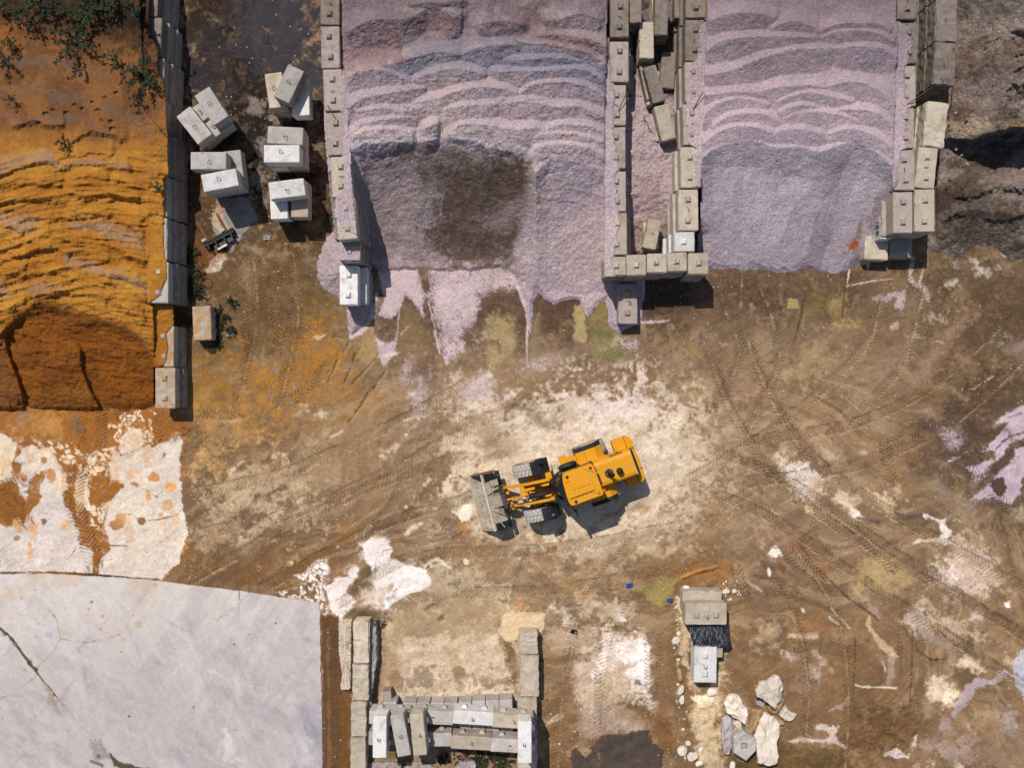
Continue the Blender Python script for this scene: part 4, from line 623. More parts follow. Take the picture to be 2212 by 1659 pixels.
# stone lying on the wall tops; elsewhere keep below them
gl = np.interp(V, [-110, 60, 150, 240, 335, 430, 517], [691, 693, 698, 704, 712, 721, 730])
spl = np.interp(V, [-110, 100, 150, 190, 240, 330, 400, 425, 470, 490, 505, 520], [60, 60, 46, 36, 34, 33, 26, 6, 4, 10, 34, 60]) + (B.nb - .5) * 18
onG = (U > gl - 6) & (U < gl + 46) & (V < 519); sp = sst(-4, 3, U - gl - spl)
B.h = np.where(onG, np.where(sp > .02, 3.2 + .05 * sp + (B.nf - .5) * .05 - .08 * (1 - sp), np.minimum(B.h, 2.9)), np.where(U <= gl - 6, np.minimum(B.h, -.4), B.h))
capG = (U > gl + 43) & (U < gl + 60) & (V > 355) & (V < 600); B.h = np.where(capG, np.minimum(B.h, 3.0), B.h)
onG7 = (U > 734) & (U < 780) & (V > 525) & (V < 567); B.h = np.where(onG7, np.where((V > 530) & (V < 563), 2.4 + .06 + (B.nf - .5) * .06, -.3), np.where((V > 519) & (U < 782), -.4, B.h))
al = np.interp(V, [-110, 90, 180, 275, 460, 600], [1316, 1315, 1311, 1309, 1311, 1309]); ab = np.interp(V, [0, 90, 120, 170, 185, 250, 290, 365, 380, 460, 520, 560, 596], [-4, -4, 4, 12, 16, 15, 18, 26, 20, 26, 24, 12, 22]) + (B.nb - .5) * 16
onA = (U > al - 4) & (V < 598); spA = 1 - sst(-3, 4, U - al - ab)
B.h = np.where(onA, np.where((spA > .02) & (V > 80), 2.4 + .06 * spA + (B.nf - .5) * .05 - .08 * (1 - spA), -.3), B.h); B.h = np.where((U > 1394), -.4, B.h); B.h = np.where((V > 598) & (U > 1324) & (U < 1352) & (V < 660), np.minimum(B.h, .3), B.h)
B.mottle(.07, 6, 40); B.c *= np.array([1.0, .985, .965], np.float32) * (.58 + .43 * sst(20, 330, V))[..., None] * (1 + (B.ns[..., None] - .5) * .22)  # stone colour fades darker northwards: vignette painted into the tint
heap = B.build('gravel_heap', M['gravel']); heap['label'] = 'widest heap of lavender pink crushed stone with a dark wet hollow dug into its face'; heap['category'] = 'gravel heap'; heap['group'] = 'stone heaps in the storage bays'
# ---- right heap
B = Sheet(np.arange(1462, 1990, 1.6), np.arange(-110, 640, 1.6), 4); U, V = B.U, B.V
F0 = [(1500, 345), (1517, 340)] + T(2, 0, (1680, 1190), (1800, 1158), (1960, 1132), (2080, 1142)) + T(3, 0, (40, 1155), (125, 1190), (300, 1182), (505, 1218), (640, 1168), (780, 1152), (900, 1190), (1000, 1270), (1060, 1330)) + [(1990, 380)]
Cr = inter(U, F0) + B.w1 * 5; t = (V - Cr) / (592 - Cr); B.h[:] = 2.42 * np.where(t < 0, 1, np.where(t < 1, 1 - np.clip(t, 0, 1) ** 1.1, -(t - 1) * 3)) + np.where(V < Cr, .25 * sst(0, 340, Cr - V), 0)
m = sst(.36, .64, fbm(U, V, 60, 5, 171, .6, 1.6))[..., None]; B.c[:] = lin((188, 168, 172)) * (1 - m) + lin((178, 158, 166)) * m
B.poly([(1515, 318), (1580, 304), (1640, 302), (1700, 308), (1780, 318), (1850, 306), (1920, 345), (1935, 420), (1900, 560), (1880, 600), (1520, 600)], (172, 160, 168), .8, 5, 5)
n = fbm(U, V, 40, 5, 173, .62, 4.5, 108); B.mix((slice(None), slice(None)), sst(.5, .64, n) * .6 * sst(0, .2, t) * sst(1640, 1800, U), (134, 116, 122)); B.mix((slice(None), slice(None)), sst(.54, .66, fbm(U, V, 46, 4, 175, .6, 3, 110)) * .5 * sst(0, .2, t), (200, 186, 194))
B.poly(T(3, 0, (0, -300), (1080, -300), (1120, 120), (900, 110), (700, 130), (560, 160), (450, 110), (200, 120), (0, 150)), (166, 152, 162), .7, 10, 10); B.poly(T(3, 0, (-300, -200), (1120, -200), (1140, 180), (900, 250), (0, 300), (-80, 420), (-120, 200)), (160, 130, 136), .4, 16, 14)
B.blob(*T(3, 1, (755, 445))[0], 10, (170, 96, 22), .95, 3, 6, 11); B.line(T(3, 1, (790, 380), (815, 300)), 2.5, (150, 106, 60), .8, 3, 6); B.line(T(3, 1, (430, 430), (440, 380)), 2.5, (150, 110, 66), .7, 3, 5); B.line(T(3, 1, (780, 500), (800, 560)), 2.5, (160, 120, 86), .6, 4, 6); B.blob(*T(3, 1, (690, 520))[0], 3, (110, 96, 70), .7, 2, 4)
B.poly(T(3, 0, (1700 - 640, 1500), (1080, 1560), (1030, 1700), (960, 1860), (930, 1800), (1000, 1600)), (190, 120, 124), .85, 3, 4)
tops = [[(p[0], p[1], .55) for p in F0], T(2, 0, (1590, 1160), (1720, 1062), (1880, 1015), (2050, 1030), (2133, 1062), (2250, 1085)), T(3, 0, (90, 1085), (180, 1050), (300, 1035), (430, 1060), (545, 1087)), T(3, 0, (535, 1087), (700, 1040), (850, 1060), (1000, 1130), (1085, 1205)),
    T(2, 0, (1665, 1018), (1780, 945), (1950, 910), (2133, 935), (2230, 1005)), T(3, 0, (175, 967), (270, 920), (420, 900), (600, 915), (760, 960), (840, 1005)), T(2, 0, (1590, 960), (1650, 880), (1780, 810), (1900, 790), (2133, 840)), T(3, 0, (140, 915), (250, 860), (400, 848), (510, 872)), T(3, 0, (620, 885), (800, 880), (950, 910), (1060, 1000), (1085, 1040)), T(3, 0, (120, 832), (250, 770), (400, 745), (560, 770), (770, 815)),
    T(3, 0, (-60, 750), (150, 700), (400, 685), (560, 702)), T(3, 0, (550, 702), (680, 660), (830, 665), (960, 720), (1060, 800), (1090, 860)), T(2, 0, (1610, 770), (1850, 740), (2150, 742)), T(2, 0, (1605, 605), (1800, 570), (1980, 500), (2140, 440), (2400, 390)), T(3, 0, (10, 575), (120, 450), (260, 398), (420, 385), (605, 388)), T(3, 0, (595, 388), (800, 370), (1000, 390), (1110, 455)), T(3, 0, (490, 303), (600, 260), (760, 245), (950, 260), (1090, 335)), T(3, 0, (-60, 290), (200, 290), (480, 300)), T(3, 0, (80, 235), (200, 180), (330, 170), (485, 243)), T(3, 0, (475, 243), (640, 190), (800, 180), (1000, 200), (1060, 245)), T(2, 0, (1640, 160), (1800, 110), (2000, 98), (2200, 140)), T(2, 0, (1620, 420), (1700, 350), (1900, 300), (2133, 280))]
fronts(B, tops, .50, 15, 60, 8, (.5, 1.6, (70, 52, 56), .60), .8, lens=True)
B.h += (fbm(U, V, 30, 4, 172) - .5) * .07 + (B.nb - .5) * .05 + (B.nf - .5) * .03 + (_h(np.floor(U / 3.2), np.floor(V / 3.2), 9) - .5) * .012
toe = [(1250, 500), (1500, 540), (1520, 578), (1560, 582), (1600, 583), (1640, 580), (1680, 586), (1715, 584), (1735, 578), (1760, 586), (1800, 591), (1835, 580), (1868, 570), (1875, 590), (1880, 560), (1960, 520), (2250, 480), (2250, -500), (1250, -500)]
sd = polysd(U + B.w1 * 8 + (B.nf - .5) * 6, V + B.w2 * 8 + (B.nb - .5) * 10, toe); B.h = np.minimum(B.h, .02 + sd / S * .75)
bl = np.interp(V, [-110, 40, 130, 220, 312, 405, 498, 520], [1525, 1524, 1521, 1518, 1514, 1512.5, 1508.5, 1500]); bb = np.interp(V, [-50, 40, 60, 130, 140, 220, 310, 320, 400, 412, 500], [-6, -6, 12, 16, 30, 36, 30, 16, 10, 2, 0]) + (B.nb - .5) * 20
onB = U < bl + 2; spB = sst(-3, 4, U - (bl - bb)); B.h = np.where(onB, np.where((spB > .02) & (V < 405) & (V > 38), 2.4 + .06 * spB + (B.nf - .5) * .05 - .08 * (1 - spB), -.4), B.h); B.h = np.where((V > 500) & (U < 1506), -.4, B.h)
cl = np.interp(V, [-110, 40, 50, 137, 141, 229, 320, 410, 414, 505], [1938, 1938, 1941, 1941, 1937, 1936, 1932, 1930, 1929, 1929]); cb = np.interp(V, [-50, 40, 60, 100, 130, 142, 180, 228, 236, 300, 320, 326, 400, 412], [-6, -6, 26, 30, 22, 20, 14, 30, 26, 22, 30, 14, 8, -3]) + (B.nb - .5) * 14
onC = (U > cl - 2); spC = 1 - sst(-3, 4, U - (cl + cb)); B.h = np.where(onC, np.where((spC > .02) & (V < 412) & (V > 44), 2.4 + .06 * spC + (B.nf - .5) * .05 - .08 * (1 - spC), -.4), B.h)
B.mottle(.06, 6, 40); B.c *= np.array([.99, .98, .97], np.float32) * (.58 + .43 * sst(0, 310, V))[..., None] * (1 + (B.ns[..., None] - .5) * .14)  # same painted vignette, tint darkens towards the north end
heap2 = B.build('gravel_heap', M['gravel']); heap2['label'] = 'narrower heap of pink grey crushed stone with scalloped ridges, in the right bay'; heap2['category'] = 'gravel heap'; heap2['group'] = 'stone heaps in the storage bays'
# ---- small spilled heap round the end block of the left gravel wall
B = Sheet(np.arange(660, 850, 1.6), np.arange(470, 760, 1.6), 5); U, V = B.U, B.V; B.c[:] = lin((172, 155, 157))
sd = np.maximum(polysd(U + B.w1 * 10 + (B.nf - .5) * 8, V + B.w2 * 10 + (B.nb - .5) * 8, [(720, 495), (700, 520), (686, 560), (684, 600), (700, 625), (733, 640), (752, 668), (752, 700), (757, 726), (790, 700), (803, 670), (810, 600), (800, 540), (770, 500)]), -20)
B.h[:] = np.minimum(-.02 + sd / S * .72, 1.1) + (B.nb - .5) * .10 + (B.nf - .5) * .04
B.h = np.where((U > 745) & (U < 770) & (V > 585) & (V < 650), np.minimum(B.h, .6), B.h); B.c *= (1 + (B.ns[..., None] - .5) * .2)
o = B.build('gravel_heap', M['gravel']); o['label'] = 'little spill of pale crushed stone round the white end block left of the widest heap'; o['category'] = 'gravel heap'; o['group'] = 'stone heaps in the storage bays'
# ---- stone filling the gap between two walls
B = Sheet(np.arange(1335, 1500, 1.6), np.arange(-110, 580, 1.6), 6); U, V = B.U, B.V; B.c[:] = lin((176, 155, 156)); B.h[:] = np.interp(V, [-110, 100, 300, 420, 480, 540, 560], [.2, .35, 1.0, .9, .5, .25, -.3]) + (B.nb - .5) * .3 + (B.nf - .5) * .05
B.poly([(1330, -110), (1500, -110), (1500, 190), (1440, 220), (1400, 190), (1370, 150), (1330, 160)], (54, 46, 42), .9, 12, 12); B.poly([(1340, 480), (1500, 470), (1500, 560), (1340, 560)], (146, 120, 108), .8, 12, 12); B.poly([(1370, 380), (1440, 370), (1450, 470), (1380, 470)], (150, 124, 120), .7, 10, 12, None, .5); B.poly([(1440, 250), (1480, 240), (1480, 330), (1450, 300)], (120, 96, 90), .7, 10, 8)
B.c *= (1 + (B.ns[..., None] - .5) * .2)
o = B.build('gravel_heap', M['gravel']); o['label'] = 'pink crushed stone spilled in the narrow gap between the two block walls'; o['category'] = 'gravel heap'; o['group'] = 'stone heaps in the storage bays'
# ---- sand
B = Sheet(np.arange(-150, 400, 1.6), np.arange(-110, 905, 1.6), 7); U, V = B.U, B.V
Q12 = T(0, 1, (-500, 1250), (-200, 1230), (0, 1180), (60, 1090), (200, 975), (330, 912), (480, 932), (700, 1022), (900, 1070), (1040, 1120), (1150, 1220), (1245, 1360), (1330, 1450), (1500, 1500))
Cr = inter(U, Q12) + B.w1 * 6
top = np.interp(V, [-110, 0, 120, 300, 380, 460, 560, 640, 700, 760, 860, 905], [2.75, 2.65, 2.4, 2.2, 2.08, 1.9, 1.75, 1.58, 1.48, 1.36, 1.2, 1.0]); B.h[:] = top
d = V - Cr; floor = np.interp(V, [560, 650, 700, 760, 820, 860, 880, 905], [1.5, 1.2, 1.0, .78, .5, .22, .02, -.3])
B.h = np.where(d > 0, floor + (top - floor) * (1 - sst(-4, 30, d)), B.h)
e1 = np.interp(V, [620, 720, 760, 800, 850, 880], [0, 8, 14, 30, 46, 50]); e2 = np.interp(V, [640, 740, 800, 850, 880], [150, 170, 175, 196, 212])
pitm = sst(6, 24, d) * (1 - sst(875, 892, V)); B.h += pitm * (.30 * (1 - sst(-1, 9, U - e1)) * sst(716, 740, V) + .26 * (1 - sst(-1, 10, U - e2)) * sst(740, 760, V) * sst(e1, e1 + 40, U))
B.h = np.where(V > 885, np.minimum(B.h, .06 - (V - 885) * .012), B.h)
SB, SD, SN = (206, 138, 38), (148, 84, 20), (160, 104, 58)
m = sst(.35, .65, fbm(U, V, 50, 5, 271, .62, 1.8))[..., None]; B.c[:] = lin((208, 144, 54)) * (1 - m) + lin((190, 124, 42)) * m
up = (sst(330, 250, V + (B.nb - .5) * 60 - 26 * sst(100, 240, U) * (1 - sst(240, 330, U))) * .92)[..., None]; n = sst(.4, .6, fbm(U, V, 40, 5, 273, .65))[..., None]; B.c[:] = B.c * (1 - up) + (lin((150, 100, 58)) * (1 - n) + lin((124, 82, 50)) * n) * up
n = sst(110, 30, V + (B.nb - .5) * 80)[..., None] * .9; B.c[:] = B.c * (1 - n) + lin((84, 58, 34)) * n  # brown upper sand, darkened further north as painted vignette
B.poly([(-200, -120), (120, -120), (220, 0), (340, 40), (330, 150), (240, 70), (100, 22), (0, 36), (-200, 40)], (40, 32, 20), .9, 14, 16); B.poly([(-200, 40), (60, 40), (50, 90), (0, 110), (-200, 110)], (176, 112, 50), .7, 14, 12)
GRY = (142, 118, 104)
for q in (T(0, 0, (0, 490), (200, 480), (350, 470), (500, 500), (650, 560), (860, 630), (850, 650), (600, 600), (450, 520), (200, 520), (0, 510)), T(0, 0, (0, 740), (200, 690), (340, 700), (500, 770), (650, 760), (800, 800), (1000, 890), (1160, 980), (1220, 1100), (1190, 1150), (1130, 1040), (900, 900), (700, 800), (480, 830), (330, 740), (150, 740), (0, 770)), T(0, 0, (30, 940), (150, 960), (400, 930), (560, 940), (720, 990), (850, 1050), (680, 1010), (400, 960), (120, 990))): B.poly(q, (124, 104, 90), .75, 4, 6)
for q in (T(0, 0, (0, 1290), (250, 1210), (420, 1200), (480, 1330), (700, 1270), (960, 1280), (1060, 1310), (1020, 1370), (860, 1320), (640, 1310), (480, 1345), (300, 1290), (120, 1340), (0, 1410)), T(0, 1, (-10, 230), (150, 220), (300, 245), (340, 300), (240, 370), (150, 360), (0, 300)), T(0, 1, (560, 250), (760, 260), (900, 270), (1030, 320), (1120, 400), (1165, 480), (1160, 505), (1060, 440), (900, 390), (750, 350), (600, 320)), T(0, 1, (525, 560), (680, 590), (820, 630), (1000, 670), (1140, 740), (1195, 830), (1160, 840), (1080, 780), (900, 720), (700, 680), (560, 620)), T(0, 1, (180, 790), (300, 755), (420, 780), (500, 800), (420, 820), (260, 820)), T(0, 1, (0, 750), (60, 790), (90, 840), (0, 860))): B.poly(q, (178, 146, 116), .8, 4, 8)
B.poly(T(0, 0, (1030, 1240), (1180, 1240), (1240, 1400), (1220, 1500), (1120, 1520), (1060, 1330)), (150, 92, 34), .5, 10, 10); B.poly(T(0, 0, (1090, 1050), (1340, 1000), (1345, 1400), (1230, 1380), (1200, 1180)), (176, 118, 56), .7, 10, 10)
dm = (sst(-26, 30, d) * .95)[..., None]; n = sst(.4, .62, fbm(U, V, 30, 5, 277, .62, 2))[..., None]; B.c[:] = B.c * (1 - dm) + (lin((150, 84, 16)) * (1 - n) + lin((128, 70, 16)) * n) * dm
B.poly(T(0, 1, (-600, 1230), (10, 1240), (60, 1450), (150, 1660), (200, 1770), (-600, 1770)), (150, 96, 48), .75, 3, 3); B.poly(T(0, 1, (860, 1500), (1180, 1280), (1250, 1420), (1250, 1720), (900, 1760), (760, 1700)), (168, 98, 18), .5, 20, 16); B.poly(T(0, 1, (200, 1700), (700, 1600), (760, 1740), (300, 1790)), (160, 104, 38), .6, 12, 12)
tops = [T(0, 0, (480, 1268), (700, 1235), (900, 1240)), T(0, 0, (-100, 1460), (0, 1412), (130, 1342), (285, 1298)), T(0, 0, (290, 1305), (360, 1288), (480, 1345)), T(0, 0, (480, 1345), (650, 1320), (870, 1332), (1040, 1372)), T(0, 0, (-100, 1530), (0, 1512), (150, 1478), (485, 1482)), T(0, 0, (545, 1562), (700, 1520), (850, 1540), (1000, 1590), (1110, 1580)), T(0, 0, (925, 1453), (1000, 1470), (1085, 1515)), T(0, 1, (-100, 130), (0, 110), (150, 80), (280, 80), (440, 106)), T(0, 1, (430, 106), (555, 96)), T(0, 1, (555, 182), (685, 148)), T(0, 1, (145, 210), (350, 246), (540, 240), (700, 205), (900, 222), (1050, 290), (1135, 375)), T(0, 1, (640, 438), (720, 420), (850, 436), (950, 482), (1050, 552), (1165, 612)), T(0, 1, (215, 425), (300, 382), (480, 396), (630, 442)), T(0, 1, (-100, 480), (0, 502), (155, 527), (280, 480), (420, 480), (520, 512)), T(0, 1, (510, 512), (600, 520), (700, 580), (860, 572)), T(0, 1, (-60, 650), (0, 672), (80, 682), (210, 658)), T(0, 1, (175, 722), (300, 680), (400, 670), (580, 712)), T(0, 1, (570, 715), (780, 700), (950, 722), (1110, 785)), T(0, 1, (615, 792), (780, 785), (900, 780), (1050, 820), (1175, 885)), T(0, 1, (70, 965), (200, 880), (400, 840), (600, 840), (850, 882), (1000, 952), (1160, 1085)), T(0, 1, (-40, 300), (60, 300), (180, 350)), T(0, 1, (0, 400), (90, 440), (170, 480)), T(0, 0, (560, 1130), (700, 1060), (860, 1070), (1000, 1120)), T(0, 0, (100, 1000), (300, 985), (500, 1000)), T(0, 0, (600, 1450), (760, 1420), (860, 1440)), T(0, 1, (500, 60 + 30), (700, 80), (900, 110))]
fronts(B, tops, .19, 26, 14, 14, (.2, 3, (96, 54, 20), .48), 6, 16)
rdg = 1 - np.abs(2 * fbm(U, V + 26 * np.sin(U / 110.0), 26, 3, 293, .55, 4.5, -4) - 1); B.h += (rdg - .8) * .34 * sst(300, 400, V) * (1 - sst(-10, 10, d)); n = fbm(U, V, 14, 4, 281, .64, 2.2, 35) - .5; rough = sst(420, 520, V) * (1 - sst(1160 * .2677, 1260 * .2677, U)); B.h += n * (.06 + .22 * rough * (.4 + .6 * sst(.4, .6, fbm(U, V, 90, 3, 283))))
n = fbm(U, V, 20, 5, 285, .66, 2.6, 8) - .5; B.h += n * .26 * pitm; n = np.abs(fbm(U, V, 9, 3, 287, .6, 1.8, 30) - .5); B.h += n * .14 * sst(400, 440, V)
B.h += (fbm(U, V, 80, 3, 289) - .5) * .25 + (B.nf - .5) * .02 + sst(200, 330, U) * (1 - sst(380, 620, V)) * (B.nb - .5) * .12
for q in ((600, 840), (670, 880), (740, 825), (790, 890), (825, 975), (895, 985), (905, 1040), (370, 920), (430, 890), (540, 910), (310, 990), (835, 790), (930, 750), (1140, 510)):
    u, v = T(0, 0, q)[0]; B.poly([(u - 6, v - 3), (u + 5, v - 4), (u + 7, v + 3), (u - 4, v + 4)], None, 1, 2, 2, dh=-.10)
for q in ((1250, 220), (1230, 300), (1260, 340), (1240, 400), (1190, 260), (1280, 440), (1130, 120)):
    u, v = T(0, 1, q)[0]; B.blob(u, v, 8, None, 1, 4, 4, 6, dh=-.14)
# against / over the wall on the right
wl = np.interp(V, [-110, 36, 124, 210, 285, 377, 470, 562, 565, 655, 660, 703, 794, 885], [341, 347, 352, 358, 361, 363, 361, 361, 363, 364, 374, 376, 376, 379])
cov = np.interp(V, [-110, 20, 50, 90, 120, 150, 180, 200, 280, 375, 385, 450, 520, 560, 566, 600, 625, 640, 655, 658, 700, 706, 720, 750, 770, 792, 795, 900], [28, 24, 26, 14, 10, 14, 5, -2, -2, -3, 8, 6, 6, 4, 3, 2, 12, 20, 40, 2, 2, 4, 16, 12, 14, 22, 60, 60]) + (B.nb - .5) * 9
wt = np.where(V < 655.5, 1.86, 1.24); onL = (U > wl - 44) & (V < 884); spL = 1 - sst(-3, 3, U - (wl - cov)); B.h = np.where(onL, np.where(spL > .02, np.maximum(np.where(V < 640, np.minimum(B.h, 2.2), wt), wt) + .05 * spL + (B.nb - .5) * .10 - .08 * (1 - spL), wt - .4), B.h)
B.h = np.where((V > 655.5) & (V < 704) & onL & (spL > .02), 1.32 + (B.nb - .5) * .15 + (V - 680) * -.004, B.h); B.h = np.where(U > wl + 1, -.6, B.h); B.h = np.where((V > 793) & (U > 332), -.3, B.h)
B.mottle(.13, 6, 30); B.c *= (.75 * (1 + (fbm(U, V, 5, 3, 291, .7) - .5) * .3))[..., None]
sand = B.build('sand_heap', M['sand']); sand['label'] = 'orange sand heap with cracked terraces and a dark damp dug-out front'; sand['category'] = 'sand heap'
# ---- dark earth bank at the upper right
B = Sheet(np.arange(1985, 2400, 1.8), np.arange(-110, 640, 1.8), 8); U, V = B.U, B.V
ed = np.interp(U, [1985, 2050, 2100, 2140, 2190, 2400], [296, 292, 298, 282, 272, 268]) + B.w1 * 14; d = V - ed
ht = 2.5 + .4 * sst(200, -50, V); lowp = np.interp(V, [250, 330, 370, 410, 470, 520, 560, 640], [.15, .15, .35, .9, .7, .4, .05, -.4]); B.h[:] = np.where(d < 0, ht, lowp + (ht - lowp) * np.clip(1 - d / 12, 0, 1))
m = sst(.38, .62, fbm(U, V, 40, 5, 371, .65, 2.4, -22))[..., None]; B.c[:] = lin((150, 134, 122)) * (1 - m) + lin((100, 86, 76)) * m
B.poly([(2040, 262), (2100, 255), (2150, 258), (2140, 278), (2105, 296), (2050, 292)], (190, 166, 138), .85, 5, 8); B.poly([(2170, 262), (2215, 255), (2300, 260), (2300, 275), (2180, 276)], (150, 122, 72), .6, 4, 6)
B.poly([(2060, 200), (2120, 170), (2180, 130), (2300, 110), (2300, 170), (2200, 180), (2120, 230), (2060, 250)], (146, 124, 118), .7, 8, 14); B.poly([(2050, 110), (2110, 90), (2300, 70), (2300, 110), (2150, 130), (2060, 150)], (138, 114, 100), .6, 8, 14); B.poly([(2060, -110), (2400, -110), (2400, 20), (2150, 30), (2060, 50)], (92, 84, 78), .85, 14, 20)
B.poly([(2120, 372), (2160, 364), (2240, 370), (2300, 400), (2260, 450), (2180, 440), (2150, 400)], (146, 124, 116), .8, 6, 12, (.42, .1)); B.poly([(1990, 400), (2140, 400), (2250, 460), (2220, 540), (2100, 550), (1990, 520)], (74, 58, 46), .8, 12, 16)
fronts(B, [[(2040, 90), (2090, 76), (2130, 70), (2212, 62), (2300, 60)], [(2060, 160), (2110, 135), (2150, 128), (2250, 100)], [(2060, 186), (2100, 180), (2160, 160), (2230, 130)], [(2120, 220), (2160, 190), (2212, 176), (2300, 170)], [(2060, 415), (2110, 420), (2160, 400), (2240, 405)], [(2020, 470), (2080, 460), (2180, 470), (2240, 450)]], .28, 26, 12, 20, None, 9, 20)
B.h += (fbm(U, V, 50, 5, 373, .62) - .5) * .7 * (.5 + .5 * sst(-10, -60, d)) + (B.nb - .5) * .22 + (B.nf - .5) * .07
toe = [(1985, -400), (1985, 520), (2005, 545), (2040, 552), (2080, 556), (2110, 530), (2145, 532), (2180, 560), (2240, 552), (2500, 560), (2500, -400)]; sd = polysd(U + B.w1 * 16, V + B.w2 * 16, toe); B.h = np.minimum(B.h, -.02 + sd / S * .6)
wd = np.interp(V, [-110, 30, 140, 230, 316, 407, 501], [2066, 2064, 2060, 2052, 2030, 2021, 2022]); B.h = np.where(U < wd + 2, np.minimum(B.h, np.where(V < 300, .5, .2)), np.where(U < wd + 14, np.minimum(B.h, 1.5), B.h)); B.mottle(.15, 6, 30); B.c *= .8
bank = B.build('earth_bank', M['dirt']); bank['kind'] = 'structure'; bank['label'] = 'dark rocky earth bank with a steep edge at the upper right'
# ------------------------------------------------------------------ mesh helpers
def mesh_obj(name, me, mat, parent=None, loc=(0, 0, 0), rot=(0, 0, 0), scale=(1, 1, 1)):
    if mat and not me.materials: me.materials.append(mat)
    o = bpy.data.objects.new(name, me); COL.objects.link(o); o.location = loc; o.rotation_euler = rot; o.scale = scale
    if parent: o.parent = parent
    return o
def bm_obj(name, bm, mat, parent=None, smooth=False, **k):
    me = bpy.data.meshes.new(name); bm.normal_update(); bm.to_mesh(me); bm.free()
    if smooth: me.polygons.foreach_set('use_smooth', np.full(len(me.polygons), True))
    me.materials.append(mat); return mesh_obj(name, me, mat, parent, **k)
def tag(o, label, cat, group=None):
    o['label'] = label; o['category'] = cat
    if group: o['group'] = group
    return o
def empty(name, label, cat, loc, rz=0, group=None):
    o = bpy.data.objects.new(name, None); COL.objects.link(o); o.location = loc; o.rotation_euler = (0, 0, rz); o.empty_display_size = .2
    return tag(o, label, cat, group)
def tube(bm, pts, r, n=7, cap=True):
    pts = [Vector(p) for p in pts]; rings = []; rr = r if isinstance(r, (list, tuple)) else [r] * len(pts)
    up = Vector((0, 0, 1))
    for i, p in enumerate(pts):
        d = (pts[min(i + 1, len(pts) - 1)] - pts[max(i - 1, 0)]).normalized(); a = d.cross(up if abs(d.z) < .95 else Vector((1, 0, 0))).normalized(); b = d.cross(a)
        rings.append([bm.verts.new(p + (a * math.cos(t) + b * math.sin(t)) * rr[i]) for t in [2 * math.pi * k / n for k in range(n)]])
    for q, w in zip(rings, rings[1:]):
        for k in range(n): bm.faces.new((q[k], q[(k + 1) % n], w[(k + 1) % n], w[k]))
    if cap: bm.faces.new(rings[0][::-1]); bm.faces.new(rings[-1])
def box(bm, c, s, bev=0.0, rot=None):
    r = bmesh.ops.create_cube(bm, size=1.0); vs = r['verts']
    bmesh.ops.scale(bm, vec=s, verts=vs)
    if rot is not None: bmesh.ops.rotate(bm, cent=(0, 0, 0), matrix=rot, verts=vs)
    bmesh.ops.translate(bm, vec=c, verts=vs)
    if bev: bmesh.ops.bevel(bm, geom=list({e for v in vs for e in v.link_edges}), offset=bev, segments=2, affect='EDGES')
def prism(bm, poly, axis, a, b, bev=0.0):
    """extrude a 2-D outline along an axis ('x','y','z') from a to b"""
    def pt(p, t): return {'x': (t, p[0], p[1]), 'y': (p[0], t, p[1]), 'z': (p[0], p[1], t)}[axis]
    lo = [bm.verts.new(pt(p, a)) for p in poly]; hi = [bm.verts.new(pt(p, b)) for p in poly]; n = len(poly); fs = [bm.faces.new(lo[::-1]), bm.faces.new(hi)]
    for i in range(n): fs.append(bm.faces.new((lo[i], lo[(i + 1) % n], hi[(i + 1) % n], hi[i])))
    bmesh.ops.recalc_face_normals(bm, faces=fs)
    if bev: bmesh.ops.bevel(bm, geom=list({e for f in fs for e in f.edges}), offset=bev, segments=2, affect='EDGES')
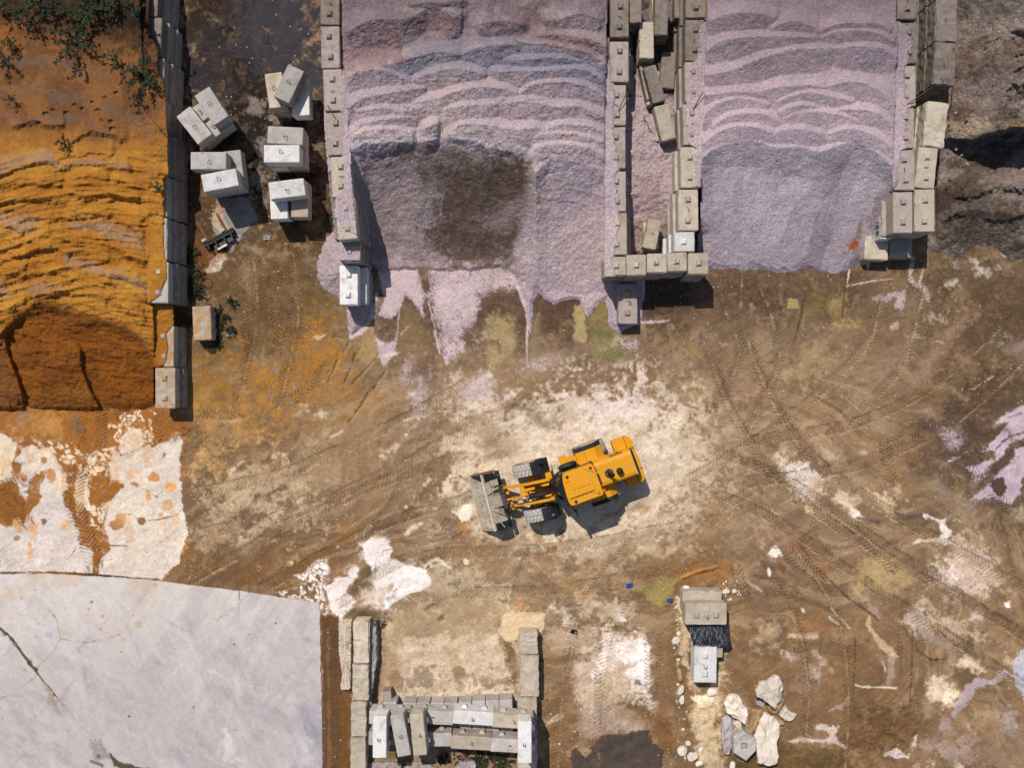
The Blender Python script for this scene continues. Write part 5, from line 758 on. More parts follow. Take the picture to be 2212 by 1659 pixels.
def lattice_block(name, dims, seed, chip=.03, rough=.004, bend=0.0):
    """a cast block with chamfered, chipped arrises"""
    rnd = random.Random(seed); L, W, Hh = dims
    def ax(d, n): return [-d / 2, -d / 2 + .035] + [-d / 2 + .035 + (d - .07) * i / n for i in range(1, n)] + [d / 2 - .035, d / 2]
    X, Y, Z = ax(L, max(4, int(L / .11))), ax(W, max(3, int(W / .13))), ax(Hh, max(3, int(Hh / .16))); bm = bmesh.new(); vd = {}; ph = [rnd.uniform(0, 50) for _ in range(6)]
    def nz(x, y, z): return float(vnoise(np.array([x * 4 + ph[0] + z * 3]), np.array([y * 4 + ph[1] + z * 2.2]), seed)[0])
    for i, x in enumerate(X):
        for j, y in enumerate(Y):
            for k, z in enumerate(Z):
                e = [i in (0, len(X) - 1), j in (0, len(Y) - 1), k in (0, len(Z) - 1)]
                if not any(e): continue
                ne = sum(e); p = [x, y, z]
                if ne >= 2:
                    n = nz(x, y, z); amt = .010 + chip * max(0, n - .35) * 1.6 + (chip * 2.2 * max(0, n - .74) * 4 if chip > .02 else 0)
                    if ne == 3: amt *= 1.5
                    for q in range(3):
                        if e[q]: p[q] -= math.copysign(min(amt, .12), p[q])
                elif rough:
                    q = e.index(True); p[q] += (nz(x * 1.7, y * 1.7, z * 1.7) - .5) * rough * 2
                vd[i, j, k] = bm.verts.new(p)
    nx, ny, nzz = len(X), len(Y), len(Z)
    def quad(a, b, c, d): bm.faces.new((vd[a], vd[b], vd[c], vd[d]))
    for i in range(nx - 1):
        for j in range(ny - 1):
            quad((i, j, nzz - 1), (i + 1, j, nzz - 1), (i + 1, j + 1, nzz - 1), (i, j + 1, nzz - 1)); quad((i, j, 0), (i, j + 1, 0), (i + 1, j + 1, 0), (i + 1, j, 0))
        for k in range(nzz - 1):
            quad((i, 0, k), (i + 1, 0, k), (i + 1, 0, k + 1), (i, 0, k + 1)); quad((i, ny - 1, k), (i, ny - 1, k + 1), (i + 1, ny - 1, k + 1), (i + 1, ny - 1, k))
    for j in range(ny - 1):
        for k in range(nzz - 1):
            quad((0, j, k), (0, j, k + 1), (0, j + 1, k + 1), (0, j + 1, k)); quad((nx - 1, j, k), (nx - 1, j + 1, k), (nx - 1, j + 1, k + 1), (nx - 1, j, k + 1))
    me = bpy.data.meshes.new(name); bm.normal_update(); bm.to_mesh(me); bm.free(); return me
DIM = {'stud': (1.87, .935, .8), 'half': (.935, .935, .8), 'plain': (1.62, .80, .75), 'side': (1.87, .62, .93), 'bar': (1.85, .68, .6), 'rough': (1.9, .74, .9)}
VAR = {k: [lattice_block('block_body', d, 10 * n + s, {'plain': .012, 'side': .012, 'rough': .09, 'bar': .05}.get(k, .035), {'rough': .03, 'bar': .012}.get(k, .006)) for s in range(4 if k in ('stud', 'rough') else 2)] for n, (k, d) in enumerate(DIM.items())}
def frustum(a, b, h, skew=.0):
    bm = bmesh.new(); lo = [bm.verts.new((x * a / 2, y * a / 2, -.01)) for x, y in ((-1, -1), (1, -1), (1, 1), (-1, 1))]; hi = [bm.verts.new((x * b / 2 + skew, y * b / 2 + skew, h)) for x, y in ((-1, -1), (1, -1), (1, 1), (-1, 1))]
    bm.faces.new(hi)
    for i in range(4): bm.faces.new((lo[i], lo[(i + 1) % 4], hi[(i + 1) % 4], hi[i]))
    me = bpy.data.meshes.new('stud'); bm.normal_update(); bm.to_mesh(me); bm.free(); return me
STUD = [frustum(.30, .15, .13, s) for s in (-.012, .0, .014)]
def loop_mesh(w, h, r=.015, lean=.06):
    bm = bmesh.new(); tube(bm, [(-w / 2, 0, -.03)] + [(-w / 2 * math.cos(t), lean * math.sin(t), h * math.sin(t)) for t in [math.pi * k / 8 for k in range(1, 8)]] + [(w / 2, 0, -.03)], r, 5)
    me = bpy.data.meshes.new('lifting_loop'); bm.to_mesh(me); bm.free(); me.materials.append(M['rebar']); return me
LOOPS = [loop_mesh(.15, .20, .014, .13), loop_mesh(.13, .16, .014, -.10), loop_mesh(.2, .07, .014, .02)]
nblk = 0
def block(kind, xyz, rz, mat, label, group, L=None, W=None, Hh=None, studs='top', loop=0, name='concrete_block', tilt=(0, 0)):
    """xyz: centre of the top face"""
    global nblk; nblk += 1; d = DIM[kind]; L, W, Hh = L or d[0], W or d[1], Hh or d[2]; key = (VAR[kind][nblk % len(VAR[kind])])
    me = key
    if not me.materials: me.materials.append(None)
    o = bpy.data.objects.new(name, me); COL.objects.link(o); o.material_slots[0].link = 'OBJECT'; o.material_slots[0].material = M[mat]
    o.location = (xyz[0], xyz[1], xyz[2] - Hh / 2); o.rotation_euler = (tilt[0], tilt[1], rz + (math.pi if nblk % 3 == 0 else 0)); o.scale = (L / d[0], W / d[1], Hh / d[2]); tag(o, label, 'concrete block', group)
    def kid(nm, m_, loc, rot, mt):
        if not m_.materials: m_.materials.append(None)
        c = bpy.data.objects.new(nm, m_); COL.objects.link(c); c.parent = o; c.location = loc; c.rotation_euler = rot; c.material_slots[0].link = 'OBJECT'; c.material_slots[0].material = M[mt]
    r = random.Random(nblk)
    if studs == 'top':
        for sx in ((-.46, .46) if kind != 'half' else (0,)): kid('stud', r.choice(STUD), (sx + r.uniform(-.02, .02), r.uniform(-.05, .05), d[2] / 2), (0, 0, r.choice((0, math.pi / 2))), mat)
    if studs == 'side':
        sg = -1 if nblk % 3 == 0 else 1
        for sx in (-.46, .46): kid('stud', STUD[1], (sx, sg * d[1] / 2, -.02), (-sg * math.pi / 2, 0, 0), mat)
    if loop is not None: kid('lifting_loop', LOOPS[loop], (r.uniform(-.05, .05), r.uniform(-.03, .03), d[2] / 2), (0, 0, r.uniform(-.5, .5) + (math.pi / 2 if r.random() < .4 else 0)), 'rebar')
    return o
ORD = ['first', 'second', 'third', 'fourth', 'fifth', 'sixth', 'seventh', 'eighth', 'ninth', 'tenth']
def wall(blocks, ch, mat, where, lean, group, mats=None, lower_mat=None, bare=()):
    """blocks: (u0,v0,u1,v1,ztop,angle[,kind]) listed from the yard end northwards"""
    rr = random.Random(len(where))
    for i, b in enumerate(blocks):
        u0, v0, u1, v1, zt, ang = b[:6]; kind = b[6] if len(b) > 6 else 'stud'; c = P((u0 + u1) / 2, (v0 + v1) / 2, zt); k = (HC - zt) / HC
        L = (v1 - v0 - 1.2) / S * k; W = (u1 - u0 - 1) / S * k; rz = math.pi / 2 - math.radians(ang)
        m0 = (mats or {}).get(i, 'block_dark' if (v0 + v1) / 2 < 95 else mat)  # northernmost blocks go darker: part grime, part painted vignette
        block(kind, c, rz, m0, f"{'half-length ' if kind == 'half' else ''}studded block, {ORD[i]} from yard end, top of wall {where}", group, L, W, ch - .015, studs=None if i in bare else 'top', loop=2 if i % 2 and i not in bare else None)
        n = int(round(zt / ch))
        for q in range(1, n):
            off = lean * q + rr.uniform(-.03, .03); z = zt - ch * q; dy = (.45 if q % 2 and L > 1.3 else 0) * (0 if i == 0 else 1)
            lm = lower_mat or m0
            block(kind, (c[0] + off, c[1] - dy * 0 + rr.uniform(-.03, .03), z), rz + rr.uniform(-.012, .012), lm, f"grey block, {ORD[q]} course, under {ORD[i]} top block, wall {where}", group, L, W, ch - .015, studs=None, loop=None)
WG = 'stacked blocks of the bay walls'
# sand bay wall
wall([(334.7, 794, 378.9, 883, 1.24, 0), (333, 703, 376, 793, 1.24, .5), (320, 565, 364, 655, 1.86, .5), (318, 470, 361.5, 562, 1.86, 0), (319, 378, 361.5, 469, 1.86, 0), (320, 286, 363, 377, 1.86, .4), (317, 216, 360, 285, 1.86, 1.5), (311, 124, 354, 214.5, 1.86, 2.2), (306, 36, 349, 122, 1.86, 2.2), (298, -54, 342, 34, 1.86, 3)], .62, 'block_old', 'right of orange sand', .13, WG, {0: 'block_sandy', 1: 'block_sandy', 2: 'block_new', 3: 'block_new', 4: 'block_new'}, 'block_old', (3, 4, 5, 6, 7, 8, 9))
# left wall of the widest heap
wall([(733, 572, 773.5, 659, 1.6, 0), (737, 521, 777, 566, 2.4, 0, 'half'), (726, 427, 770, 517.5, 3.2, -4.5), (715, 337, 759, 425, 3.2, -3.4), (704.5, 242, 747, 335, 3.2, -2.8), (698, 148, 741, 239, 3.2, -2), (693, 55, 734.5, 147, 3.2, -1), (691.5, -37, 734, 53, 3.2, 0)], .8, 'block_old', 'left of widest stone heap', .05, WG, {0: 'block_white', 2: 'block_tan', 3: 'block_tan'}, 'block_old')
# right wall of the widest heap
wall([(1311, 459, 1355, 550.7, 2.4, 0), (1311, 369, 1353, 457.5, 2.4, 0), (1309.6, 273, 1352, 363.6, 2.4, 0), (1312, 182, 1353, 270.5, 2.4, 0), (1316, 88, 1358.6, 177, 2.4, 0), (1317.6, -10, 1359, 80, 2.4, 0)], .8, 'block_old', 'right of widest stone heap', .20, WG, {0: 'block_tan'})
for i, (u0, v0, u1, v1) in enumerate(((1309.6, 552, 1351, 596.5), (1351.5, 551, 1397.5, 593.6), (1398, 546.6, 1440.5, 589.5), (1441.6, 544, 1483.6, 587), (1485, 547.5, 1532, 591))):
    for q in range(3):
        z = 2.4 - .8 * q; c = P((u0 + u1) / 2, (v0 + v1) / 2, 2.4); r = random.Random(i * 5 + q)
        block('half', (c[0] + (0 if q == 0 else r.uniform(-.04, .04)), c[1] + (.0 if q == 0 else -.06 + r.uniform(-.03, .03)), z), math.pi / 2 + r.uniform(-.015, .015), 'block_tan' if q == 0 else 'block_old', (f"square studded block, {ORD[i]} from left in the short row closing the two-wall gap" if q == 0 else f"square grey block, {ORD[q]} course, under {ORD[i]} of the short five-block row"), 'short row of square block ends', (u1 - u0 - 1) / S * .943, (v1 - v0) / S * .943, .785, studs='top' if q == 0 else None, loop=0 if q == 0 and i in (2, 3) else None)
# left wall of the narrower heap
wall([(1455.5, 500, 1501, 544, 2.4, 0, 'half'), (1465, 408.5, 1509, 498.5, 2.4, -.6), (1470, 316, 1513, 405.6, 2.4, -1), (1475, 223, 1515, 312.5, 2.4, -1.6), (1479, 132, 1519, 222, 2.4, -1), (1479.6, 41, 1522, 131, 2.4, 0), (1481, -50, 1525, 38, 2.4, 0)], .8, 'block_old', 'left of narrower stone heap', -.10, WG, {0: 'block_white', 1: 'block_tan', 2: 'block_tan'})
# right wall of the narrower heap
wall([(1929, 413.6, 1971.6, 503.8, 2.4, 0), (1931, 322.6, 1977, 411, 2.4, 0), (1933, 231.6, 1975.5, 320, 2.4, -.5), (1937, 140.5, 1979, 229, 2.4, -.5), (1941, 47, 1982.5, 136.5, 2.4, 0), (1938, -48, 1982, 41, 2.4, 0)], .8, 'block_old', 'right of narrower stone heap', -.16, WG)
# outer wall: two studded blocks, then rough broken ones bending away
wall([(1975, 408, 2020, 501, 2.4, 0), (1980, 317, 2023, 407, 2.4, 6)], .8, 'block_tan', 'beside dark earth bank', -.06, WG)
for i, (u, v, ang, L) in enumerate(((2021, 268, 6.5, 98), (2040.5, 136.5, 3, 92), (2044, 43, 1, 92), (2046, -45, 1, 82))):
    for q in range(3):
        c = P(u, v, 2.4); block('rough', (c[0] - .08 * q, c[1], 2.4 - .8 * q), math.pi / 2 - math.radians(ang), 'block_rough' if i == 0 else 'block_dark', (f"rough broken-edged block, {ORD[i + 2]} from yard end, wall beside dark earth bank" if q == 0 else f"grey block, {ORD[q]} course, under {ORD[i + 2]} top block, wall beside dark earth bank"), WG, L / S * .943, .98 if q == 0 else .9, .785, studs=None, loop=2 if q == 0 and i in (1, 2) else None)
# low end blocks and the lettered block at the foot of that wall
c = P(1894, 535, .8); block('half', c, math.pi / 2 - .05, 'block_rough', 'low broken pinkish block at the foot of the narrower heap, left of its dark twin', None, 1.12, 1.12, .8, studs=None, loop=None)
c = P(1946, 530, .8); block('half', c, math.pi / 2, 'block_old', 'low dark smooth block jutting from the foot of the wall right of the narrower heap', None, 1.15, 1.1, .8, studs=None, loop=None)
c = P(1914, 490, 1.5); sb = block('stud', c, math.pi / 2, 'block_white', 'white painted block lettered in black at the yard end of the narrower heap', None, 1.12, .5, .75, studs=None, loop=None); sb.rotation_euler = (0, 0, math.pi / 2); sb.scale = (1.12 / 1.87, .5 / .935, .75 / .8)
fc = bpy.data.curves.new('lettering', 'FONT'); fc.body = "/88"; fc.size = .52; fc.extrude = .004; fc.align_x = 'CENTER'; fc.align_y = 'CENTER'; fc.space_character = 1.1
fo = bpy.data.objects.new('lettering_curve', fc); COL.objects.link(fo); dg = bpy.context.evaluated_depsgraph_get(); dg.update(); me = bpy.data.meshes.new_from_object(fo.evaluated_get(dg)); bpy.data.objects.remove(fo)
me.materials.clear(); me.materials.append(M['letter'])
lo = bpy.data.objects.new('lettering', me); COL.objects.link(lo); lo.parent = sb; bpy.context.view_layer.update()
# facing west, upright, read north to south
mw = Matrix.Translation(Vector((c[0] - .25 - .012, c[1], c[2] - .375))) @ Matrix(((0, 0, -1, 0), (-1, 0, 0, 0), (0, 1, 0, 0), (0, 0, 0, 1)))
lo.matrix_parent_inverse = sb.matrix_world.inverted(); lo.matrix_basis = mw
# stray bars in the gap
for (u, v, L, W, ang, z, mt, lb, tl) in ((1397, 86, 80, 31, 0, 1.9, 'block_tan', 'buff block overgrown by a dry creeper, propped in the gap between the walls', (0, .04)), (1429, 26, 96, 29, -1, 2.0, 'block_dark', 'dark grey block at the top of the picture in the gap between the walls', (0, .02)), (1443, 151, 80, 31, -4, .95, 'block_dark', 'dark block lying against the left wall of the narrower heap', (0, .05)), (1414, 181, 82, 28, 15, 1.9, 'block_dark', 'tilted grey block between the creeper block and the pale grooved one', (0, -.05)), (1400, 176, 74, 22, 13, 1.4, 'block_old', 'lower half-hidden grey block under the tilted grey one in the gap', (0, -.05)), (1436.5, 263, 76, 32, 14, 1.75, 'block_tan', 'pale grooved block with pink dust, southernmost of the tilted ones in the gap', (0, -.06)), (1408.7, 505, 64, 29, -12, 1.5, 'block_tan', 'buff block with rusty bars, propped up behind the short five-block row', (0, .03)), (1373, 10, 76, 26, 0, 2.2, 'block_dark', 'stub of grey block beside the right wall of the widest heap, at the top edge', (0, 0)), (1477 - 10, 8, 60, 20, 0, 1.4, 'block_dark', 'dark block wedged beside the left wall of the narrower heap, top edge', (0, 0))):
    c = P(u, v, z); k = (HC - z) / HC; block('bar', c, math.pi / 2 - math.radians(-ang), mt, lb, 'stray blocks in the gap', L / S * k, W / S * k, .62 if z > 1 else .5, studs=None, loop=2 if u > 1405 and v > 400 else None, tilt=tl)
    if z > 1.3: block('bar', (c[0] + .05, c[1] + .05, z - .66), math.pi / 2 + .05, 'block_rough', 'rough block underneath: ' + lb.split(',')[0].split(' in the gap')[0], 'stray blocks in the gap', L / S * k * .9, W / S * k * 1.1, max(.3, z - .95), studs=None, loop=None)
# grooves on the pale one are real ribs
bm = bmesh.new(); prism(bm, [(.0, 0), (.06, .0), (.09, .035), (-.03, .035)], 'x', -.7, .7)
# ------------------------------------------------------------------ stacks of cast blocks, upper left
def px(u, v, z, ang, lab, mat='block_new', grp=None, loop=0, L=1.62, W=.8, Hh=.75):
    return block('plain', P(u, v, z), -math.radians(ang), mat, lab, grp, L, W, Hh, studs=None, loop=loop)
SG = 'stacks of cast blocks beside the sand bay'
def base(u, v, z, L): pass
# S1: tilted stack
a1 = 52
px(419, 270, 2.25, a1, 'left top block of the slanted stack nearest the sand bay', grp=SG); px(456.5, 228, 2.25, a1 + 5, 'right top block of the slanted stack nearest the sand bay', grp=SG)
px(436, 240, 1.5, a1 - 90 + 3, 'upper crosswise block in the middle layer of the slanted stack', grp=SG); px(461, 276, 1.5, a1 - 90 + 2, 'lower crosswise block in the middle layer of the slanted stack', grp=SG)
px(431, 279, .75, a1, 'left ground block under the slanted stack', grp=SG, loop=None); px(464, 247, .75, a1 + 2, 'right ground block under the slanted stack', grp=SG, loop=None)
# S2
px(450, 346.5, 2.25, 0, 'straight upper-left top block of the stack above the black fork carriage', grp=SG); px(474.7, 388.7, 2.25, -11, 'turned top block of the stack above the black fork carriage', 'block_white', SG)
px(505, 362, 1.5, 83, 'upright-lying block at the right of the stack above the black fork carriage', grp=SG); px(470, 376, 1.5, 83, 'hidden middle block of the stack above the black fork carriage', grp=SG)
px(487, 402, 1.48, -10, 'lower front block of the stack above the black fork carriage, its side in shade', grp=SG, W=.5) ; px(490, 398, .75, -10, 'ground block at the front of the stack above the black fork carriage', grp=SG, loop=None); px(484, 362, .75, -6, 'ground block at the back of the stack above the black fork carriage', grp=SG, loop=None)
# S3
px(623.4, 180, 2.25, 115, 'diagonal block lying across two others in the topmost stack of cast blocks', grp=SG); px(595, 194, 1.5, 82, 'buff left block under the diagonal one in the topmost stack', 'block_tan', SG); px(649, 211, 1.5, 88, 'bluish right block under the diagonal one in the topmost stack', 'block_white', SG)
px(618, 196, .75, 2, 'ground block at the back of the topmost stack of cast blocks', grp=SG, loop=None); px(626, 226, .75, 2, 'ground block at the front of the topmost stack of cast blocks', grp=SG, loop=None)
# S4
px(616, 292, 2.25, 3, 'rear top block of the four-square stack in the middle of the right-hand column', grp=SG); px(608.6, 331.5, 2.25, 0, 'front top block of the four-square stack in the middle of the right-hand column', 'block_white', SG)
px(601, 324, 1.5, 90, 'left upright-lying block in the middle layer of the four-square stack', 'block_white', SG); px(641, 322, 1.5, 90, 'right upright-lying block in the middle layer of the four-square stack', grp=SG); px(622, 308, .75, 0, 'rear ground block of the four-square stack', grp=SG, loop=None); px(624, 346, .75, 0, 'front ground block of the four-square stack', grp=SG, loop=None)
# S5
px(619.6, 407.5, 2.25, -7, 'single top block of the lowest stack left of the widest heap', 'block_white', SG); px(602, 435, 1.5, 88, 'bright left lower block of the lowest stack left of the widest heap', 'block_white', SG); px(647, 431, 1.5, 90, 'buff right lower block of the lowest stack left of the widest heap', 'block_tan', SG)
px(609, 436, .75, 89, 'left ground block under the lowest stack left of the widest heap', grp=SG, loop=None); px(648, 433, .75, 90, 'right ground block under the lowest stack left of the widest heap', grp=SG, loop=None)
# single block by the sand wall
o = block('plain', P(436, 698, .75), math.pi / 2 - math.radians(2.5) + math.radians(5), 'block_sandy', 'lone block stained with orange sand beside the weeds right of the sand wall', None, 1.6, .86, .75, studs=None, loop=None)
for q in (-.35, .45):
    bm = bmesh.new(); tube(bm, [(q - .06, -.42, .1), (q - .06, -.55, .1), (q + .06, -.55, .1), (q + .06, -.42, .1)], .02, 5); bm_obj('lifting_loop', bm, M['rebar'], o)
c = P(1356.5, 656, .8); block('stud', c, math.pi / 2, 'block_old', 'single studded block half buried in stone below the short five-block row', None, 1.9, .9, .8)
c = P(781, 617, .85); block('stud', (c[0], c[1], .85), math.pi / 2, 'block_white', 'lower block showing beside the white end block left of the widest heap', None, 1.75, .5, .85, studs=None, loop=2)
# ------------------------------------------------------------------ the large stack at the bottom
BG = 'large stack of side-studded blocks at the bottom'
for i, (u, v) in enumerate(((841.6, 1517.4), (883.7, 1519.8), (913.5, 1519.5), (944.2, 1520), (973.5, 1519), (1004.5, 1518.3), (1034.5, 1515), (1064.2, 1514), (1093.6, 1513))):
    p = P(u, v, .93); block('side', (p[0], p[1] - .935, .93), math.pi / 2 + math.radians(-1 + i * .3), 'block_new', f"{ORD[i]} from the left of the nine block ends under the large bottom stack", BG, studs=None, loop=None)
for u, v, ang, mt, lb in ((841, 1552, 1, 'block_new', 'rear crosswise block at the left end of the large bottom stack'), (935.5, 1552, 2.5, 'block_new', 'rear crosswise block, second from left, in shade beside the lengthwise blocks'), (1022.5, 1553, 4, 'block_white', 'rear crosswise pale block in the middle of the large bottom stack'), (1108, 1560.5, 3.2, 'block_tan', 'rear crosswise brown-stained block at the right end of the large bottom stack'), (840, 1597.5, 1, 'block_new', 'front crosswise block at the left end of the large bottom stack'), (931.2, 1599.8, .3, 'block_new', 'front crosswise grey block, second from left in the large bottom stack'), (1018, 1606.7, 3.4, 'block_tan', 'front crosswise brown-stained block in the middle of the large bottom stack'), (1104, 1613, 3, 'block_new', 'front crosswise block at the right end of the large bottom stack')):
    block('side', P(u, v, 1.86), -math.radians(ang), mt, lb, BG, studs='side', loop=1)
for u, v, ang, mt, lb in ((820, 1594, 90.4, 'block_white', 'bright lengthwise block at the left edge on top of the large bottom stack'), (865.2, 1590.7, 79.4, 'block_new', 'most slanted lengthwise block on top of the large bottom stack'), (903.6, 1588.9, 84.4, 'block_tan', 'slightly slanted lengthwise block, third from left on top of the bottom stack'), (1133.6, 1605.3, 90, 'block_white', 'bright lengthwise block alone at the right edge on top of the bottom stack')):
    block('side', P(u, v, 2.79), -math.radians(ang), mt, lb, BG, studs='side', loop=1)
c = P(836, 1503, .6); block('half', c, .1, 'block_old', 'small broken lump at the rear left corner of the large bottom stack', None, .4, .45, .6, studs=None, loop=None)
# old footings
for i, (u0, v0, u1, v1) in enumerate(((763, 1343, 797, 1434.6), (761, 1436, 796, 1515), (758, 1516.5, 791.5, 1593), (757, 1594, 790, 1676))):
    c = P((u0 + u1) / 2, (v0 + v1) / 2, .9); block('rough', c, math.pi / 2, 'block_rough' if i < 2 else 'block_tan', f"{ORD[i]} block from the top of the rough old wall right of the pale slab", 'old bay walls in the foreground', (v1 - v0 - 1) / S * .98, (u1 - u0) / S * .98, .95, studs=None, loop=None)
for i, (u0, v0, u1, v1) in enumerate(((1121, 1365, 1161, 1414.5), (1123.5, 1415, 1163.7, 1507), (1118, 1508, 1160, 1598), (1118, 1599, 1160, 1690))):
    c = P((u0 + u1) / 2, (v0 + v1) / 2, .85); block('rough', c, math.pi / 2, 'block_tan', f"{ORD[i]} block from the top of the old wall right of the bottom stack", 'old bay walls in the foreground', (v1 - v0 - 1) / S * .98, (u1 - u0) / S * .98, .9, studs=None, loop=None)
bm = bmesh.new()
def footing(pts, z0, z1, name, lab, mt, n=60, amp=.05, seed=1):
    """low rough masonry with a ragged outline"""
    N = n; per = []; L = [math.hypot(pts[(i + 1) % len(pts)][0] - p[0], pts[(i + 1) % len(pts)][1] - p[1]) for i, p in enumerate(pts)]; tot = sum(L); rnd = random.Random(seed)
    for k in range(N):
        s = tot * k / N; i = 0
        while s > L[i]: s -= L[i]; i += 1
        a, b = pts[i], pts[(i + 1) % len(pts)]; t = s / L[i]; per.append((a[0] + (b[0] - a[0]) * t + rnd.uniform(-1, 1) * amp * S, a[1] + (b[1] - a[1]) * t + rnd.uniform(-1, 1) * amp * S))
    cu = sum(p[0] for p in per) / N; cv = sum(p[1] for p in per) / N; b = bmesh.new(); rings = []
    for sc, z, j in ((1.06, z0, 0), (1.0, z0 + (z1 - z0) * .55, .02), (.97, z1 - .02, .02), (.88, z1, .025), (.6, z1, .03), (.3, z1, .02)):
        rings.append([b.verts.new(P(cu + (u - cu) * sc + rnd.uniform(-1, 1) * j * S * .3, cv + (v - cv) * sc + rnd.uniform(-1, 1) * j * S * .3, 0) + Vector((0, 0, z + rnd.uniform(-1, 1) * j))) for u, v in per])
    for q, w in zip(rings, rings[1:]):
        for k in range(N): b.faces.new((q[(k + 1) % N], q[k], w[k], w[(k + 1) % N]))
    b.faces.new(rings[-1][::-1]); bmesh.ops.recalc_face_normals(b, faces=b.faces); return bm_obj(name, b, M[mt])
tag(footing(T(1, 3, (705, 475), (720, 468), (805, 470), (800, 1010), (770, 1020), (715, 1015), (735, 900), (705, 700)), -.05, .35, 'concrete_footing', '', 'block_rough', 90, .03, 3), 'low pale footing along the left of the rough old wall', 'footing')
tag(footing(T(1, 3, (937, 480), (1012, 490), (1012, 780), (985, 950), (960, 1160), (920, 1160), (937, 800)), -.05, .55, 'rock_face', '', 'stone_grey', 80, .04, 4), 'jagged rock face along the right of the rough old wall', 'rock')
tag(footing(T(1, 3, (935, 1600), (1210, 1595), (1200, 1760), (935, 1760)), -.05, .3, 'concrete_footing', '', 'block_old', 60, .02, 5), 'low grey footing below the left end of the bottom stack', 'footing')
tag(footing(T(1, 3, (1235, 1600), (1370, 1600), (1500, 1650), (1480, 1780), (1240, 1780)), -.05, .22, 'concrete_footing', '', 'block_old', 60, .03, 6), 'broken grey footing below the slanted blocks of the bottom stack', 'footing')
tag(footing(T(1, 3, (1640, 1640), (1680, 1600), (1800, 1595), (1815, 1700), (1640, 1720)), -.05, .25, 'boulder', '', 'stone_grey', 40, .03, 7), 'flat pinkish rock among the moss below the bottom stack', 'boulder')
# ------------------------------------------------------------------ blocks and rubber sheet on the rubble ridge
block('stud', P(1517, 1300, .75), 0, 'block_tan', 'pale lower block behind the two-stud block on the rubble ridge', None, 1.85, 1.0, .8, studs=None, loop=2)
b1 = block('stud', P(1525.3, 1327.5, 1.45), 0, 'block_tan', 'two-studded block at the head of the rubble ridge above the black sheet', None, 1.92, 1.0, .8, loop=0)
b2 = block('stud', P(1524, 1437, 1.0), math.pi / 2 - .02, 'block_white', 'bright white studded block below the black sheet on the rubble ridge', None, 1.7, 1.06, .85)
block('stud', P(1533, 1385, .82), math.pi / 2, 'block_tan', 'buff block under the black rubber sheet on the rubble ridge', None, 1.6, 1.25, .8, studs=None, loop=None)
NU, NV = 40, 24; su, sv = np.meshgrid(np.linspace(0, 1, NU), np.linspace(0, 1, NV)); zz = 1.12 - .35 * (su - .45) ** 2 * 4 * .5 - .18 * sv ** 2 - .35 * sst(.86, 1, su) + .03 * np.sin(su * 21 + sv * 3) * sv + .02 * (fbm(su * 60, sv * 40, 9, 3, 5) - .5)
uu = 1490 + su * 84 + sv * 8 - 2 * np.sin(sv * 3); vv = 1352 + sv * 46 + 5 * np.sin(su * 3.14) * (sv - .5) + (su - .5) * 3; kk = (HC - zz) / HC
bm = bmesh.new(); top = [[bm.verts.new(((uu[j, i] - CU) / S * kk[j, i], (CV - vv[j, i]) / S * kk[j, i], zz[j, i])) for i in range(NU)] for j in range(NV)]; bot = [[bm.verts.new((v.co.x, v.co.y, v.co.z - .02)) for v in row] for row in top]
for j in range(NV - 1):
    for i in range(NU - 1): bm.faces.new((top[j][i], top[j + 1][i], top[j + 1][i + 1], top[j][i + 1])); bm.faces.new((bot[j][i], bot[j][i + 1], bot[j + 1][i + 1], bot[j + 1][i]))
for j in range(NV - 1):
    bm.faces.new((top[j][0], bot[j][0], bot[j + 1][0], top[j + 1][0])); bm.faces.new((top[j][-1], top[j + 1][-1], bot[j + 1][-1], bot[j][-1]))
for i in range(NU - 1):
    bm.faces.new((top[0][i], top[0][i + 1], bot[0][i + 1], bot[0][i])); bm.faces.new((top[-1][i], bot[-1][i], bot[-1][i + 1], top[-1][i + 1]))
tag(bm_obj('rubber_sheet', bm, M['tarp'], smooth=True), 'black weathered rubber sheet draped between two blocks on the rubble ridge', 'rubber sheet')
